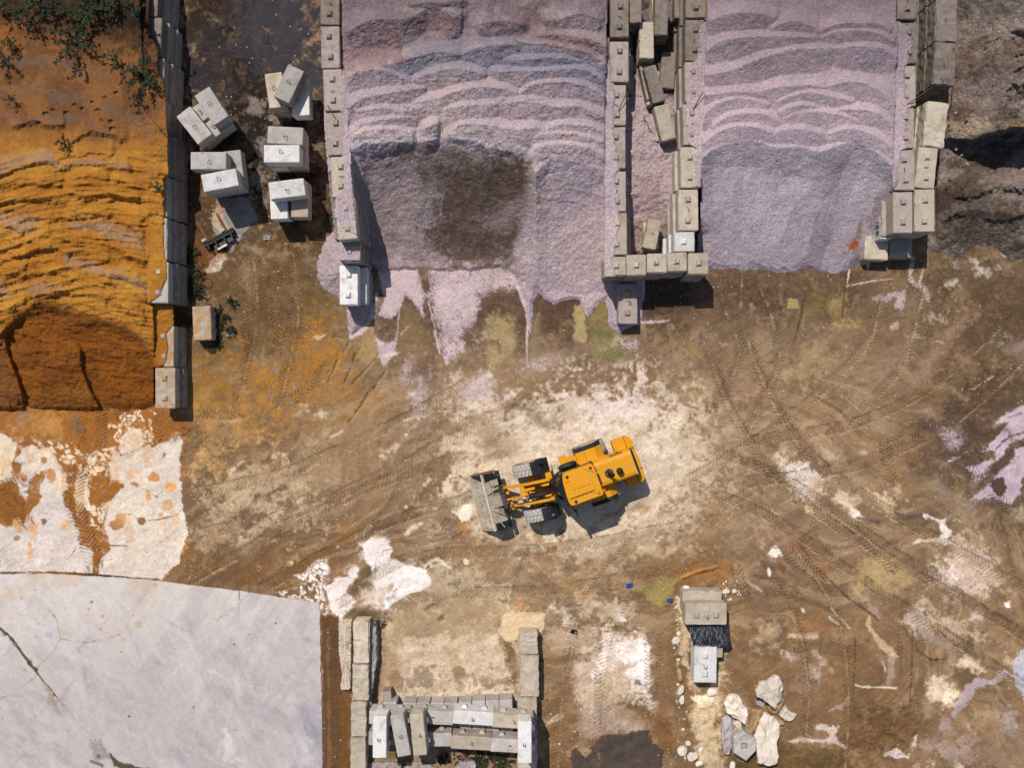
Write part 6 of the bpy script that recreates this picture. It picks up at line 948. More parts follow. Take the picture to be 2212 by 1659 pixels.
# ------------------------------------------------------------------ boulders and loose stones
def boulder(pts, h, mt, lab, seed, name='boulder', grp='boulders at the lower right', flat=.5):
    N = 44; rnd = random.Random(seed); L = [math.hypot(pts[(i + 1) % len(pts)][0] - p[0], pts[(i + 1) % len(pts)][1] - p[1]) for i, p in enumerate(pts)]; tot = sum(L); per = []
    for k in range(N):
        s = tot * k / N; i = 0
        while s > L[i]: s -= L[i]; i += 1
        a, b = pts[i], pts[(i + 1) % len(pts)]; t = s / L[i]; per.append((a[0] + (b[0] - a[0]) * t + rnd.uniform(-1, 1) * .9, a[1] + (b[1] - a[1]) * t + rnd.uniform(-1, 1) * .9))
    cu = sum(p[0] for p in per) / N; cv = sum(p[1] for p in per) / N; per = [(cu + (p[0] - cu) * 1.07, cv + (p[1] - cv) * 1.07) for p in per]; b = bmesh.new(); rings = []; tx, ty = rnd.uniform(-.2, .2), rnd.uniform(-.2, .2)
    for sc, z in ((.97, -.04), (1.0, h * .5), (1.0, h * .84), (.94, h * .97), (.65, h * 1.02), (.34, h), (.12, h * 1.03)):
        ring = []
        for u, v in per:
            n = float(vnoise(np.array([u * .09 * sc + seed * 7]), np.array([v * .09 * sc]), seed)[0]) - .5; n2 = float(vnoise(np.array([u * .22]), np.array([v * .22 + z * 9]), seed + 3)[0]) - .5
            uu_, vv_ = cu + (u - cu) * sc + n2 * 2.2, cv + (v - cv) * sc + n2 * 2
            zt = z + ((uu_ - cu) * tx + (vv_ - cv) * ty) / S * .8 * (z > h * .6) + n * h * .28 * (z > h * .6) + n2 * .03; w = P(uu_, vv_, max(z, 0)); w.z = zt; ring.append(b.verts.new(w))
        rings.append(ring)
    for q, w in zip(rings, rings[1:]):
        for k in range(N): b.faces.new((q[(k + 1) % N], q[k], w[k], w[(k + 1) % N]))
    b.faces.new(rings[-1][::-1]); bmesh.ops.recalc_face_normals(b, faces=b.faces); return tag(bm_obj(name, b, M[mt]), lab, 'boulder' if name == 'boulder' else 'stone', grp)
def Z2(*ab): return [((2280 + a * .39474) * .63454, (1960 + b * .39474) * .63454) for a, b in ab]
boulder(Z2((745, 985), (775, 920), (830, 910), (890, 868), (945, 880), (970, 935), (960, 1060), (905, 1150), (870, 1115), (800, 1065), (750, 1040)), .75, 'stone', 'largest upper boulder, pale and five-sided, above the boulder cluster', 1)
boulder(Z2((470, 1115), (500, 1045), (540, 1022), (600, 1040), (625, 1110), (665, 1145), (665, 1260), (650, 1285), (580, 1240), (500, 1190)), .7, 'stone', 'knobbly pale boulder at the upper left of the boulder cluster', 2)
boulder(Z2((445, 1240), (490, 1205), (530, 1245), (570, 1330), (545, 1380), (540, 1460), (510, 1540), (465, 1535), (450, 1400)), .55, 'stone_grey', 'narrow whitish rock left of the six-sided concrete block', 3)
boulder(Z2((655, 1125), (720, 1145), (800, 1165), (790, 1240), (740, 1340), (690, 1380), (650, 1330), (660, 1250)), .45, 'stone_brown', 'brown boulder wedged in the middle of the boulder cluster', 4)
boulder(Z2((730, 1380), (775, 1300), (780, 1260), (835, 1200), (870, 1235), (900, 1235), (945, 1290), (948, 1370), (915, 1460), (930, 1560), (895, 1618), (760, 1600), (750, 1480)), .7, 'stone', 'tall pale slab-like boulder right of the six-sided concrete block', 5)
boulder(Z2((940, 1195), (990, 1122), (1030, 1170), (1090, 1195), (1075, 1240), (1035, 1263), (970, 1240)), .35, 'stone', 'smaller tan rock at the right of the boulder cluster', 6)
boulder(Z2((900, 1165), (960, 1060), (985, 1070), (985, 1110), (915, 1190)), .2, 'stone_brown', 'thin brown slab of rock under the largest upper boulder', 7); boulder(Z2((870, 1225), (920, 1212), (985, 1265), (985, 1290), (950, 1295)), .2, 'stone_brown', 'small brown rock between the tan rock and the tall slab boulder', 8); boulder(Z2((845, 1130), (865, 1125), (910, 1170), (900, 1200), (860, 1180)), .2, 'stone_brown', 'small dark rock below the tip of the largest upper boulder', 9)
boulder(Z2((540, 1260), (600, 1250), (620, 1300), (580, 1350), (555, 1320)), .3, 'stone', 'small buff stone tucked among the boulders above the six-sided block', 10); boulder(Z2((735, 1085), (780, 1080), (825, 1110), (800, 1140), (760, 1120)), .15, 'stone_grey', 'flat grey-white stone left of the largest upper boulder', 11)
# six-sided cast foot with a square socket
hexo = [(1584.6, 1592), (1607, 1580.5), (1632, 1596), (1634, 1622), (1612, 1645), (1585, 1628)]; hx = [P(u, v, .8) for u, v in hexo]; hc = sum(hx, Vector()) / 6
bm = bmesh.new(); top = [bm.verts.new(p) for p in hx]; inn = [bm.verts.new(hc + (p - hc) * .9 + Vector((0, 0, .06))) for p in hx]; low = [bm.verts.new((p.x, p.y, -.05)) for p in hx]; sq = [bm.verts.new((hc.x - .05 + a * .15, hc.y - .02 + b_ * .13, .86)) for a, b_ in ((-1, 1), (0, 1.0), (1, 1), (1, -1), (0, -1.0), (-1, -1))]; sl_ = [bm.verts.new((v.co.x, v.co.y, .62)) for v in sq]
for i in range(6):
    j = (i + 1) % 6; bm.faces.new((top[j], top[i], inn[i], inn[j])); bm.faces.new((top[i], top[j], low[j], low[i])); bm.faces.new((inn[j], inn[i], sq[i], sq[j])); bm.faces.new((sq[j], sq[i], sl_[i], sl_[j]))
bm.faces.new(sl_); bmesh.ops.recalc_face_normals(bm, faces=bm.faces); tag(bm_obj('hexagonal_block', bm, M['block_new']), 'six-sided concrete block with a square socket among the boulders', 'concrete block')
STM = []
for s in range(5):
    bm = bmesh.new(); bmesh.ops.create_icosphere(bm, subdivisions=2, radius=.5); rnd = random.Random(s)
    for v in bm.verts:
        n = float(vnoise(np.array([v.co.x * 2.2 + s * 9]), np.array([v.co.y * 2.2 + v.co.z * 1.7]), s)[0]); v.co *= .7 + .6 * n; v.co.z = max(-.2, min(.33, v.co.z))
    me = bpy.data.meshes.new('stone'); bm.to_mesh(me); bm.free(); me.materials.append(None); STM.append(me)
def stone(u, v, r, mt, lab, grp, rz=None, asp=None):
    o = bpy.data.objects.new('stone', random.choice(STM)); COL.objects.link(o); o.material_slots[0].link = 'OBJECT'; o.material_slots[0].material = M[mt]; p = P(u, v, 0); a = asp or random.uniform(.65, 1)
    o.location = (p.x, p.y, .02 + r / S * .3); o.rotation_euler = (0, 0, rz if rz is not None else random.uniform(0, 6.28)); o.scale = (2.3 * r / S, 2.3 * r / S * a, 1.8 * r / S); return tag(o, lab, 'stone', grp)
for a, b, r, mt, lb, rz, asp in ((95, 980, 11, 'stone', 'upper of two white oblong stones left of the white studded block', 1.2, .5), (105, 1068, 8, 'stone', 'lower of two white oblong stones left of the white studded block', 1.5, .6), (80, 850, 13, 'stone_brown', 'long brown stone left of the white studded block', 1.7, .5), (478, 140, 8, 'stone', 'white stone right above the two-studded block', .2, .7), (555, 135, 5, 'stone', 'small pale stone furthest right above the two-studded block', 0, .9), (135, 118, 11, 'stone', 'pale orange-tinged stone above the two-studded block', .3, .8), (55, 270, 6, 'stone', 'small white stone left of the two-studded block', .7, .5), (55, 555, 9, 'stone', 'white stone left of the black rubber sheet', 1.0, .8), (75, 500, 7, 'stone', 'pale stone just above the white one left of the rubber sheet', 1, .7), (360, 1005, 11, 'stone', 'pale lump of stone just below the white studded block', .4, .8), (100, 1510, 14, 'stone', 'biggest pale stone near the bottom edge, left of the rubble ridge', 1.2, .7), (195, 1560, 10, 'stone', 'pale stone at the bottom edge right of the biggest one', .5, .8), (155, 1447, 6, 'stone', 'small rounded stone above the biggest pale one at the bottom edge', 0, .9), (265, 1500, 6, 'stone', 'small stone on the left flank of the rubble ridge at the bottom', 1, .7), (230, 1480, 6, 'stone_grey', 'small grey stone on the left flank of the rubble ridge at the bottom', 1, .6), (535, 1640, 10, 'stone', 'pale pointed stone at the bottom edge left of the boulders', 1.4, .6), (250, 1620, 8, 'stone', 'pale stone cut by the bottom edge on the rubble ridge', .4, .7), (512, 210, 4, 'stone', 'flat white chip right of the two-studded block', 0, .5)):
    u, v = Z2((a, b))[0]; stone(u, v, r, mt, lb, 'loose stones along the rubble ridge', rz, asp)
rs = random.Random(5)
for k in range(46): stone(rs.uniform(1452, 1482) + 6 * rs.random(), rs.uniform(1290, 1650), rs.uniform(1.4, 3.6), rs.choice(('stone', 'stone', 'stone_brown', 'stone_grey')), 'little pale stone among the rubble left of the ridge blocks', 'little stones left of the rubble ridge')
for k in range(40): stone(rs.uniform(1185, 1290), rs.uniform(1330, 1400) if k < 20 else rs.uniform(1530, 1650), rs.uniform(1, 2.6), rs.choice(('stone', 'stone_grey')), 'little pale stone scattered in the bay left of the rubble ridge', 'little stones in the bay left of the rubble ridge')
for k in range(22): stone(rs.uniform(1560, 1600), rs.uniform(1255, 1300), rs.uniform(1, 2.2), 'stone', 'tiny pale stone in the orange mud above the rubble ridge', 'tiny stones above the rubble ridge')
for k in range(18): stone(rs.uniform(2070, 2205), rs.uniform(110, 250), rs.uniform(1.2, 3), rs.choice(('stone_brown', 'stone_brown', 'stone_grey')), 'small stone on the slope of the dark earth bank', 'small stones on the earth bank').location.z = 2.6
for k in range(12): stone(rs.uniform(2030, 2062) if 0 else rs.uniform(2000, 2050), rs.uniform(240, 400), rs.uniform(1.2, 3), 'stone_brown', 'small broken piece on top of the rough wall beside the earth bank', 'broken pieces on the rough wall').location.z = 2.42
# litter
def scrap(u, v, s, mt, lab):
    bm = bmesh.new(); rnd = random.Random(int(u)); g = [[bm.verts.new(((i - 2) * s / 4 + rnd.uniform(-.03, .03), (j - 1.5) * s / 5 + rnd.uniform(-.03, .03), rnd.uniform(0, .09))) for i in range(5)] for j in range(4)]
    for j in range(3):
        for i in range(4): bm.faces.new((g[j][i], g[j][i + 1], g[j + 1][i + 1], g[j + 1][i]))
    bmesh.ops.solidify(bm, geom=bm.faces[:], thickness=.01); p = P(u, v, 0); tag(bm_obj('plastic_scrap', bm, M[mt], loc=(p.x, p.y, .07)), lab, 'litter')
scrap(1359, 1264, .34, 'blue', 'blue plastic scrap left of the olive puddle'); scrap(1447.5, 1296, .30, 'blue', 'blue plastic scrap beside the head of the rubble ridge'); scrap(1239, 1363, .28, 'glass', 'dark blue scrap in the small rubble of the middle bay'); scrap(578, 514, .34, 'white_paint', 'white crumpled scrap on the olive mud left of the widest heap')
# ------------------------------------------------------------------ fork carriage
c = P(473, 515, .3); fk = empty('fork_carriage', 'black pallet fork carriage with two rusty tines lying beside the stacks', 'fork attachment', (c.x, c.y, 0), math.radians(28))
bm = bmesh.new(); box(bm, (0, .12, .22), (1.62, .10, .30), .015); box(bm, (0, -.02, .34), (1.58, .10, .10), .012); box(bm, (0, -.02, .12), (1.58, .10, .10), .012)
for q in (-.6, -.2, .25, .62): box(bm, (q, -.12, .24), (.07, .34, .42), .01)
bm_obj('carriage_frame', bm, M['blackp'], fk)
bm = bmesh.new(); box(bm, (-.1, -.30, .2), (.62, .26, .05), .01); box(bm, (.45, -.26, .2), (.34, .22, .05), .01); bm_obj('mounting_plate', bm, M['steel_dark'], fk)
bm = bmesh.new(); box(bm, (-.05, -.42, .26), (.5, .10, .06), .01); bm_obj('crossbar', bm, M['stone'], fk)
for q in (-.58, .42):
    bm = bmesh.new(); prism(bm, [(q - .075, .15), (q + .075, .15), (q + .06, 1.0), (q + .04, 1.2), (q - .04, 1.2), (q - .06, 1.0)], 'z', .03, .09, .008); box(bm, (q, .16, .2), (.14, .07, .36), .01); tn = bm_obj('tine', bm, M['rust'], fk)
    bm = bmesh.new(); box(bm, (q - .06, .24, .4), (.22, .14, .10), .01); bm_obj('tine_bracket', bm, M['steel'], tn)
# ------------------------------------------------------------------ plants
def weed(u, v, z, r, n, lab, grp, seed, leaf=.10, hgt=.5, stemm='stem'):
    rnd = random.Random(seed); p = P(u, v, z); t = empty('weed_plant', lab, 'weed', (p.x, p.y, z), 0, grp); bs = bmesh.new(); bl = bmesh.new()
    for k in range(n):
        a = rnd.uniform(0, 6.28); L = r * rnd.uniform(.45, 1); cv = rnd.uniform(-.6, .6); pts = []
        for q in range(7):
            f = q / 6; aa = a + cv * f; pts.append(Vector((math.cos(aa) * L * f, math.sin(aa) * L * f, -.1 + hgt * math.sin(f * 2.2) * rnd.uniform(.9, 1.1))))
        tube(bs, pts, [.014 - .009 * q / 6 for q in range(7)], 4)
        for q in range(int(13 * L / .6)):
            f = rnd.uniform(.2, 1); i = min(5, int(f * 6)); o = pts[i].lerp(pts[i + 1], f * 6 - i); d = Vector((rnd.uniform(-1, 1), rnd.uniform(-1, 1), rnd.uniform(-.1, .5))).normalized(); s = Vector((-d.y, d.x, rnd.uniform(-.4, .4))).normalized(); l = leaf * rnd.uniform(.6, 1.3); w = l * .32
            vs_ = [bl.verts.new(o + x) for x in (Vector(), d * l * .45 + s * w, d * l, d * l * .45 - s * w)]; bl.faces.new(vs_)
    bm_obj('stem', bs, M[stemm], t); bm_obj('foliage', bl, M['leaf'], t); return t
PG = 'weeds growing on the sand heap'
weed(165, 98, 2.6, 1.5, 15, 'largest dark green weed sprawling near the top of the sand heap', PG, 1, .15, .55); weed(4, 118, 2.6, .85, 9, 'dark weed at the left picture edge on the sand heap', PG, 2, .14, .5); weed(314, 172, 2.35, 1.0, 20, 'bushy green weed leaning over the wall at the sand heap', PG, 3, .15, .6); weed(255, 136, 2.6, .6, 6, 'sparse weed between the largest weed and the wall bush', PG, 4, .12, .4)
weed(298, 216, 2.4, .5, 7, 'small weed just below the bush at the sand wall', PG, 5, .12, .3); weed(138, 308, 2.5, .45, 14, 'little tuft alone on the bright orange sand', PG, 6, .10, .2); weed(27, 212, 2.6, .35, 8, 'tiny weed near the left edge on the sand heap', PG, 7, .1, .2); weed(24, 100, 2.6, .5, 10, 'thin weed right of the left-edge weed', PG, 8, .12, .3); weed(340, 405, 2.3, .35, 9, 'dry little tuft at the wall on bright sand', PG, 9, .1, .2, 'rebar')
for k in range(9): weed(20 + k * 34 + rs.uniform(-12, 12), 14 + rs.uniform(-14, 16), 2.85, rs.uniform(.6, 1.0), 10, 'dark weed in the row along the top edge of the sand heap', 'weeds along the top edge', 20 + k, .14, .5)
for u, v, r in ((428, 590, .5), (416, 640, .7), (410, 560, .4), (470, 720, .7), (478, 680, .6), (462, 745, .5), (497, 715, .4), (432, 625, .5), (415, 690, .5), (418, 545, .35), (505, 650, .4), (412, 610, .5)): weed(u, v, .0, r, 16, 'low green weed on dark mud along the foot of the sand bay wall', 'weeds along the foot of the sand bay wall', int(u * 3 + v), .11, .25)
for u, v, r in ((1012, 1640, .8), (1050, 1632, .8), (1085, 1645, .7), (1030, 1652, .6), (960, 1338 + 300, .4)): weed(u, v, .0, r, 26, 'mossy green weed in the shade below the large bottom stack', 'weeds below the bottom stack', int(u), .10, .2)
weed(815, 1342, .5, .35, 14, 'bright moss tuft on the upper end of the rough old wall', None, 77, .07, .12); weed(713, 470, 0, .5, 14, 'low weed at the foot of the wall left of the widest heap', None, 78, .1, .2); weed(1398, 95, 1.92, .55, 10, 'dry dark creeper clinging to the buff block in the gap', None, 79, .07, .06, 'rebar'); weed(2034, 175, 2.42, .2, 10, 'green moss tuft on the rough wall beside the earth bank', None, 80, .07, .08)
# rods sticking out of the walls
for u, v, z, dx, dy, lb in ((730, 264, 3.2, -.45, .75, 'rusty bar leaning on the wall left of the widest heap'), (1336, 238, 2.5, .35, .75, 'rusty bar sticking up from the wall right of the widest heap'), (1497, 237, 2.5, .4, .75, 'rusty bar sticking up from the wall left of the narrower heap'), (1960, 225, 2.5, 1.0, .7, 'thin rusty bar across the gap beside the wall right of the narrower heap'), (322, 250, 2.8, .55, -.65, 'dark iron bar lying on the sand by the wall')):
    p = P(u, v, z); bm = bmesh.new(); tube(bm, [(0, 0, -.05), (dx * .5, dy * .5, .12 if v < 245 else .05), (dx, dy, .22 if v < 245 else .04)], .022, 6); tag(bm_obj('iron_bar', bm, M['rebar'], loc=p), lb, 'iron bar')
for k, (pts, lb) in enumerate(((T(2, 0, (1125, 915), (1115, 950), (1145, 970), (1150, 990), (1160, 1020), (1190, 1045)), 'curly wire lying on the pink stone in the gap'),)):
    bm = bmesh.new(); tube(bm, [tuple(P(u, v, 1.2).xy) + (1.05 + .1 * (i % 2),) for i, (u, v) in enumerate(pts)], .018, 5); tag(bm_obj('iron_wire', bm, M['rebar']), lb, 'wire')
bm = bmesh.new(); c = P(700, 734 * 0 + 734, 0); tube(bm, [(math.cos(t) * .3, math.sin(t) * .24, .04) for t in [k * .35 for k in range(18)]], .02, 5); p = P(447, 612, 0); tag(bm_obj('wire_hoop', bm, M['rebar'], loc=(p.x, p.y, .02)), 'dark wire hoop lying on mud above the lone stained block', 'wire hoop')
# ------------------------------------------------------------------ wheel loader
p = P(1220.8, 1037.5, 0); LD = empty('wheel_loader', 'yellow wheel loader with a steel bucket standing in white dust mid-yard', 'wheel loader', (p.x, p.y, .02), math.radians(20))
# local axes: +x to the rear of the machine, +y to its right side, z up; the front frame is steered 5.5 degrees
FR = Matrix.Rotation(math.radians(-5.5), 4, 'Z')
def part(name, bm, mat, parent=LD, front=False, smooth=False):
    if front: bmesh.ops.transform(bm, matrix=FR, verts=bm.verts)
    o = bm_obj(name, bm, M[mat], parent, smooth)
    return o
def lathe_y(bm, prof, n=48, cx=0, cy=0, cz=0):
    """profile (radius, y) turned round the axle"""
    rings = [[bm.verts.new((cx + r * math.cos(2 * math.pi * k / n), cy + y, cz + r * math.sin(2 * math.pi * k / n))) for k in range(n)] for r, y in prof]
    for a, b in zip(rings, rings[1:]):
        for k in range(n): bm.faces.new((a[k], a[(k + 1) % n], b[(k + 1) % n], b[k]))
    bmesh.ops.recalc_face_normals(bm, faces=bm.faces)
def wheel(cx, cy, front):
    R, W = .79, .56; bm = bmesh.new(); lathe_y(bm, [(.40, -W * .40), (.44, -W * .5), (.66, -W * .52), (.735, -W * .46), (.745, -W * .3), (.75, 0), (.745, W * .3), (.735, W * .46), (.66, W * .52), (.44, W * .5), (.40, W * .40)], 56, cx, cy, R)
    t = part('wheel', bm, 'tyre_side', front=front, smooth=True)
    bm = bmesh.new(); n = 26
    for k in range(n):
        for s in (-1, 1):
            for lane in (0, 1):
                a = 2 * math.pi * (k + (.5 if s > 0 else 0) + (.25 if lane else 0)) / n; da = 2 * math.pi / n * .40
                y0, y1 = (s * .012, s * W * .26) if lane == 0 else (s * W * .275, s * W * .5); sh = .12
                v = []
                for rr in (.735, R - (.008 if lane else 0)):
                    for (yy, d) in ((y0, -da), (y0, da), (y1, da), (y1, -da)):
                        aa = a + d + abs(yy) * sh * 2.2; r2 = rr - (.02 if abs(yy) > W * .45 and rr > .75 else 0); v.append(bm.verts.new((cx + r2 * math.cos(aa), cy + yy, R + r2 * math.sin(aa))))
                for f in ((4, 5, 6, 7), (0, 1, 5, 4), (1, 2, 6, 5), (2, 3, 7, 6), (3, 0, 4, 7)): bm.faces.new([v[i] for i in f])
    bmesh.ops.recalc_face_normals(bm, faces=bm.faces); part('tread', bm, 'tyre', t, front)
    bm = bmesh.new(); o = math.copysign(1, cy); lathe_y(bm, [(.43, o * W * .5), (.40, o * W * .46), (.36, o * W * .30), (.20, o * W * .26), (.16, o * W * .40), (.01, o * W * .42)], 40, cx, cy, R); part('rim', bm, 'rim', t, front, True)
for cx, fr in ((-1.53, True), (1.52, False)):
    for cy in (1.08, -1.08): wheel(cx, cy, fr)
# front fenders
for cy in (1.10, -1.10):
    bm = bmesh.new(); sec = []
    for a in [math.radians(x) for x in range(86, -8, -8)]:
        r = .93; sec.append((-1.53 + r * math.cos(a), .79 + r * math.sin(a) * .98))
    for i in range(len(sec) - 1):
        (x0, z0), (x1, z1) = sec[i], sec[i + 1]; q = [bm.verts.new(v) for v in ((x0, cy - .31, z0), (x1, cy - .31, z1), (x1, cy + .31, z1), (x0, cy + .31, z0), (x0, cy - .31, z0 - .05), (x1, cy - .31, z1 - .05), (x1, cy + .31, z1 - .05), (x0, cy + .31, z0 - .05))]
        for f in ((0, 1, 2, 3), (7, 6, 5, 4), (0, 4, 5, 1), (2, 6, 7, 3), (1, 5, 6, 2), (3, 7, 4, 0)): bm.faces.new([q[k] for k in f])
    bmesh.ops.remove_doubles(bm, verts=bm.verts, dist=.001); bmesh.ops.recalc_face_normals(bm, faces=bm.faces)
    for y in (-.33, .33): box(bm, (-1.0, cy + y, 1.45), (.42, .03, .12), 0, Matrix.Rotation(math.radians(38), 3, 'Y'))
    fd = part('fender', bm, 'black', front=True)
    bm = bmesh.new(); box(bm, (-.98, cy + math.copysign(.12, cy), 1.62), (.16, .12, .12), .03, Matrix.Rotation(.5, 3, 'Y')); part('work_lamp', bm, 'chrome' if cy < 0 else 'glass', fd, True)
# front frame
bm = bmesh.new(); prism(bm, [(-2.0, .55), (-.25, .5), (-.30, 1.0), (-.72, 1.45), (-.82, 1.95), (-1.1, 1.95), (-1.35, 1.35), (-2.0, 1.1)], 'y', .20, .30, .012); prism(bm, [(-2.0, .55), (-.25, .5), (-.30, 1.0), (-.72, 1.45), (-.82, 1.95), (-1.1, 1.95), (-1.35, 1.35), (-2.0, 1.1)], 'y', -.30, -.20, .012)
box(bm, (-1.05, 0, .8), (1.5, .40, .5), .02); box(bm, (-.72, 0, 1.25), (.2, .9, .12), .02); box(bm, (-.74, .56, 1.5), (.28, .34, .3), .03); box(bm, (-1.53, 0, .79), (.36, 1.6, .36), .05); box(bm, (-.62, 0, 1.66), (.10, .5, .10), .02)
part('front_frame', bm, 'yellow', front=True)
bm = bmesh.new()
for y in (-.13, -.05, .06, .14): tube(bm, [(-.6, y, 1.35), (-.85, y * 1.2, 1.62 + abs(y)), (-1.3, y, 1.5), (-1.7, y * .8, 1.35)], .022, 6)
tube(bm, [(-.2, .25, 1.3), (-.5, .38, 1.5), (-.9, .32, 1.6)], .03, 6); part('hydraulic_hose', bm, 'blackp', front=True)
# lift arms
for s in (1, -1):
    bm = bmesh.new(); prism(bm, [(-.72, 1.98), (-1.0, 2.02), (-1.5, 1.86), (-2.2, 1.42), (-2.75, .92), (-3.02, .60), (-2.98, .42), (-2.8, .48), (-2.35, .98), (-1.7, 1.42), (-1.0, 1.62), (-.74, 1.68)], 'y', s * .45 - .055, s * .45 + .055, .015); tube(bm, [(-2.95, s * .45 - .1, .52), (-2.95, s * .45 + .1, .52)], .10, 14); tube(bm, [(-.80, s * .45 - .1, 1.84), (-.80, s * .45 + .1, 1.84)], .09, 14); part('lift_arm', bm, 'yellow', front=True)
    bm = bmesh.new(); tube(bm, [(-.7, s * .28, 1.0), (-1.5, s * .34, 1.25)], .075, 14); lc = part('lift_cylinder', bm, 'black', front=True, smooth=True); bm = bmesh.new(); tube(bm, [(-1.5, s * .34, 1.25), (-2.0, s * .36, 1.38)], .035, 10); part('piston_rod', bm, 'chrome', lc, True, True)
bm = bmesh.new(); tube(bm, [(-2.05, -.45, 1.36), (-2.05, .45, 1.36)], .12, 16); box(bm, (-2.05, .02, 1.52), (.36, .16, .34), .03); box(bm, (-1.75, .20, 1.62), (.5, .12, .16), .02); part('cross_tube', bm, 'yellow', front=True)
bm = bmesh.new(); prism(bm, [(-2.55, 1.62), (-2.30, 1.86), (-2.05, 1.7), (-2.1, 1.35), (-2.45, .95), (-2.6, 1.02)], 'y', -.16, -.04, .02); prism(bm, [(-2.5, 1.1), (-2.9, .95), (-2.95, .8), (-2.5, .94)], 'y', -.14, -.06, .01); part('bell_crank', bm, 'yellow', front=True)
bm = bmesh.new(); tube(bm, [(-.80, -.16, 1.86), (-1.78, -.12, 1.90)], .095, 18); tube(bm, [(-1.76, -.12, 1.9), (-1.84, -.12, 1.9)], .11, 18); tc = part('tilt_cylinder', bm, 'black', front=True, smooth=True); bm = bmesh.new(); tube(bm, [(-1.82, -.12, 1.9), (-2.36, -.1, 1.80)], .05, 14); part('piston_rod', bm, 'chrome', tc, True, True)
# hitch
bm = bmesh.new()
for y in (.30, -.42): prism(bm, [(-3.16, .35), (-2.78, .35), (-2.80, .75), (-2.95, 1.1), (-3.1, 1.1)], 'y', y - .05, y + .05, .015)
box(bm, (-3.02, -.06, .98), (.2, .62, .14), .03); box(bm, (-2.98, .34, .95), (.2, .22, .26), .04); tube(bm, [(-2.86, -.6, .85), (-2.86, -.52, .85)], .09, 14); part('quick_hitch', bm, 'steel_dark', front=True)
bm = bmesh.new(); box(bm, (-2.78, .22, 1.0), (.16, .14, .2), .03); box(bm, (-2.72, -.28, 1.02), (.12, .10, .22), .03); tube(bm, [(-2.70, -.62, .85), (-2.70, -.50, .85)], .08, 14); part('hitch_pin', bm, 'yellow', front=True)
bm = bmesh.new()
for y, x, z in ((.30, -2.70, 1.12), (-.40, -2.72, 1.10)): bmesh.ops.create_icosphere(bm, subdivisions=2, radius=.055, matrix=Matrix.Translation((x, y, z)))
part('hose_coupling', bm, 'red', front=True)
# bucket: shell profile, open to the front and top
prof = [(-4.40, .07), (-3.95, .06), (-3.50, .09), (-3.24, .22), (-3.12, .48), (-3.16, .80), (-3.40, 1.02), (-3.80, 1.14)]; bw = 1.34
bm = bmesh.new(); th = .035; outer = prof; inner = []
for i, (x, z) in enumerate(prof):
    a = prof[max(i - 1, 0)]; b = prof[min(i + 1, len(prof) - 1)]; d = Vector((b[0] - a[0], b[1] - a[1])).normalized(); inner.append((x - d.y * th, z + d.x * th))
prism(bm, outer + inner[::-1], 'y', -bw, bw); bk = part('bucket', bm, 'steel', front=True)
for s in (1, -1):
    bm = bmesh.new(); prism(bm, [(-4.36, .10), (-3.5, .10), (-3.25, .24), (-3.13, .5), (-3.17, .8), (-3.42, 1.02), (-3.80, 1.16), (-4.02, .72), (-4.30, .34)], 'y', s * bw - .02 + .0, s * bw + .025); part('side_plate', bm, 'steel' if s < 0 else 'rust', bk, True)
bm = bmesh.new(); box(bm, (-4.36, 0, .075), (.22, 2.74, .045), .008); part('cutting_edge', bm, 'steel', bk, True)
bm = bmesh.new()
for k in range(11): tube(bm, [(-4.20, -1.25 + k * .25, .09), (-4.20, -1.25 + k * .25, .125)], .022, 8)
for k in range(9): tube(bm, [(-3.98, -1.0 + k * .25, .09), (-3.98, -1.0 + k * .25, .12)], .016, 8)
part('bolt', bm, 'steel_dark', bk, True)
bm = bmesh.new(); box(bm, (-3.79, 0, 1.16), (.06, 2.72, .08), .01); part('spill_edge', bm, 'stone', bk, True)
for y in (1.0, -1.02):
    bm = bmesh.new(); tube(bm, [(-3.04, y - .34, .86), (-3.04, y + .34, .86)], .10, 14); part('stiffener_tube', bm, 'blackp', bk, True, True)
    bm = bmesh.new(); box(bm, (-3.45, y + (.16 if y > 0 else -.18), 1.07), (.50, .34, .10), .01, Matrix.Rotation(math.radians(14), 3, 'Y')); part('wear_pocket', bm, 'glass', bk, True)
    bm = bmesh.new(); box(bm, (-3.30, y + (-.16 if y > 0 else .14), 1.02), (.40, .30, .08), .01, Matrix.Rotation(math.radians(20), 3, 'Y')); part('stiffener_plate', bm, 'steel', bk, True)
bm = bmesh.new()
for a, b in (((-3.72, .35), (-3.15, .62)), ((-3.72, -.35), (-3.12, -.75)), ((-3.70, -.40), (-3.30, -1.30)), ((-3.45, .34), (-3.55, .95))):
    d = Vector((b[0] - a[0], b[1] - a[1], 0)); L = d.length; ang = math.atan2(d.y, d.x); box(bm, ((a[0] + b[0]) / 2, (a[1] + b[1]) / 2, 1.10), (L, .035, .16), .004, Matrix.Rotation(ang, 3, 'Z'))
box(bm, (-3.36, -.05, 1.05), (.46, .52, .06), .01, Matrix.Rotation(math.radians(18), 3, 'Y')); part('bucket_bracket', bm, 'steel', bk, True)
# ---- rear frame
bm = bmesh.new(); prism(bm, [(-.25, .55), (3.25, .5), (3.25, 1.3), (-.25, 1.3)], 'y', -.46, .46, .03); box(bm, (1.52, 0, .79), (.4, 1.6, .4), .05); tube(bm, [(-.12, 0, .4), (-.12, 0, 1.45)], .14, 16); part('rear_frame', bm, 'steel_dark')
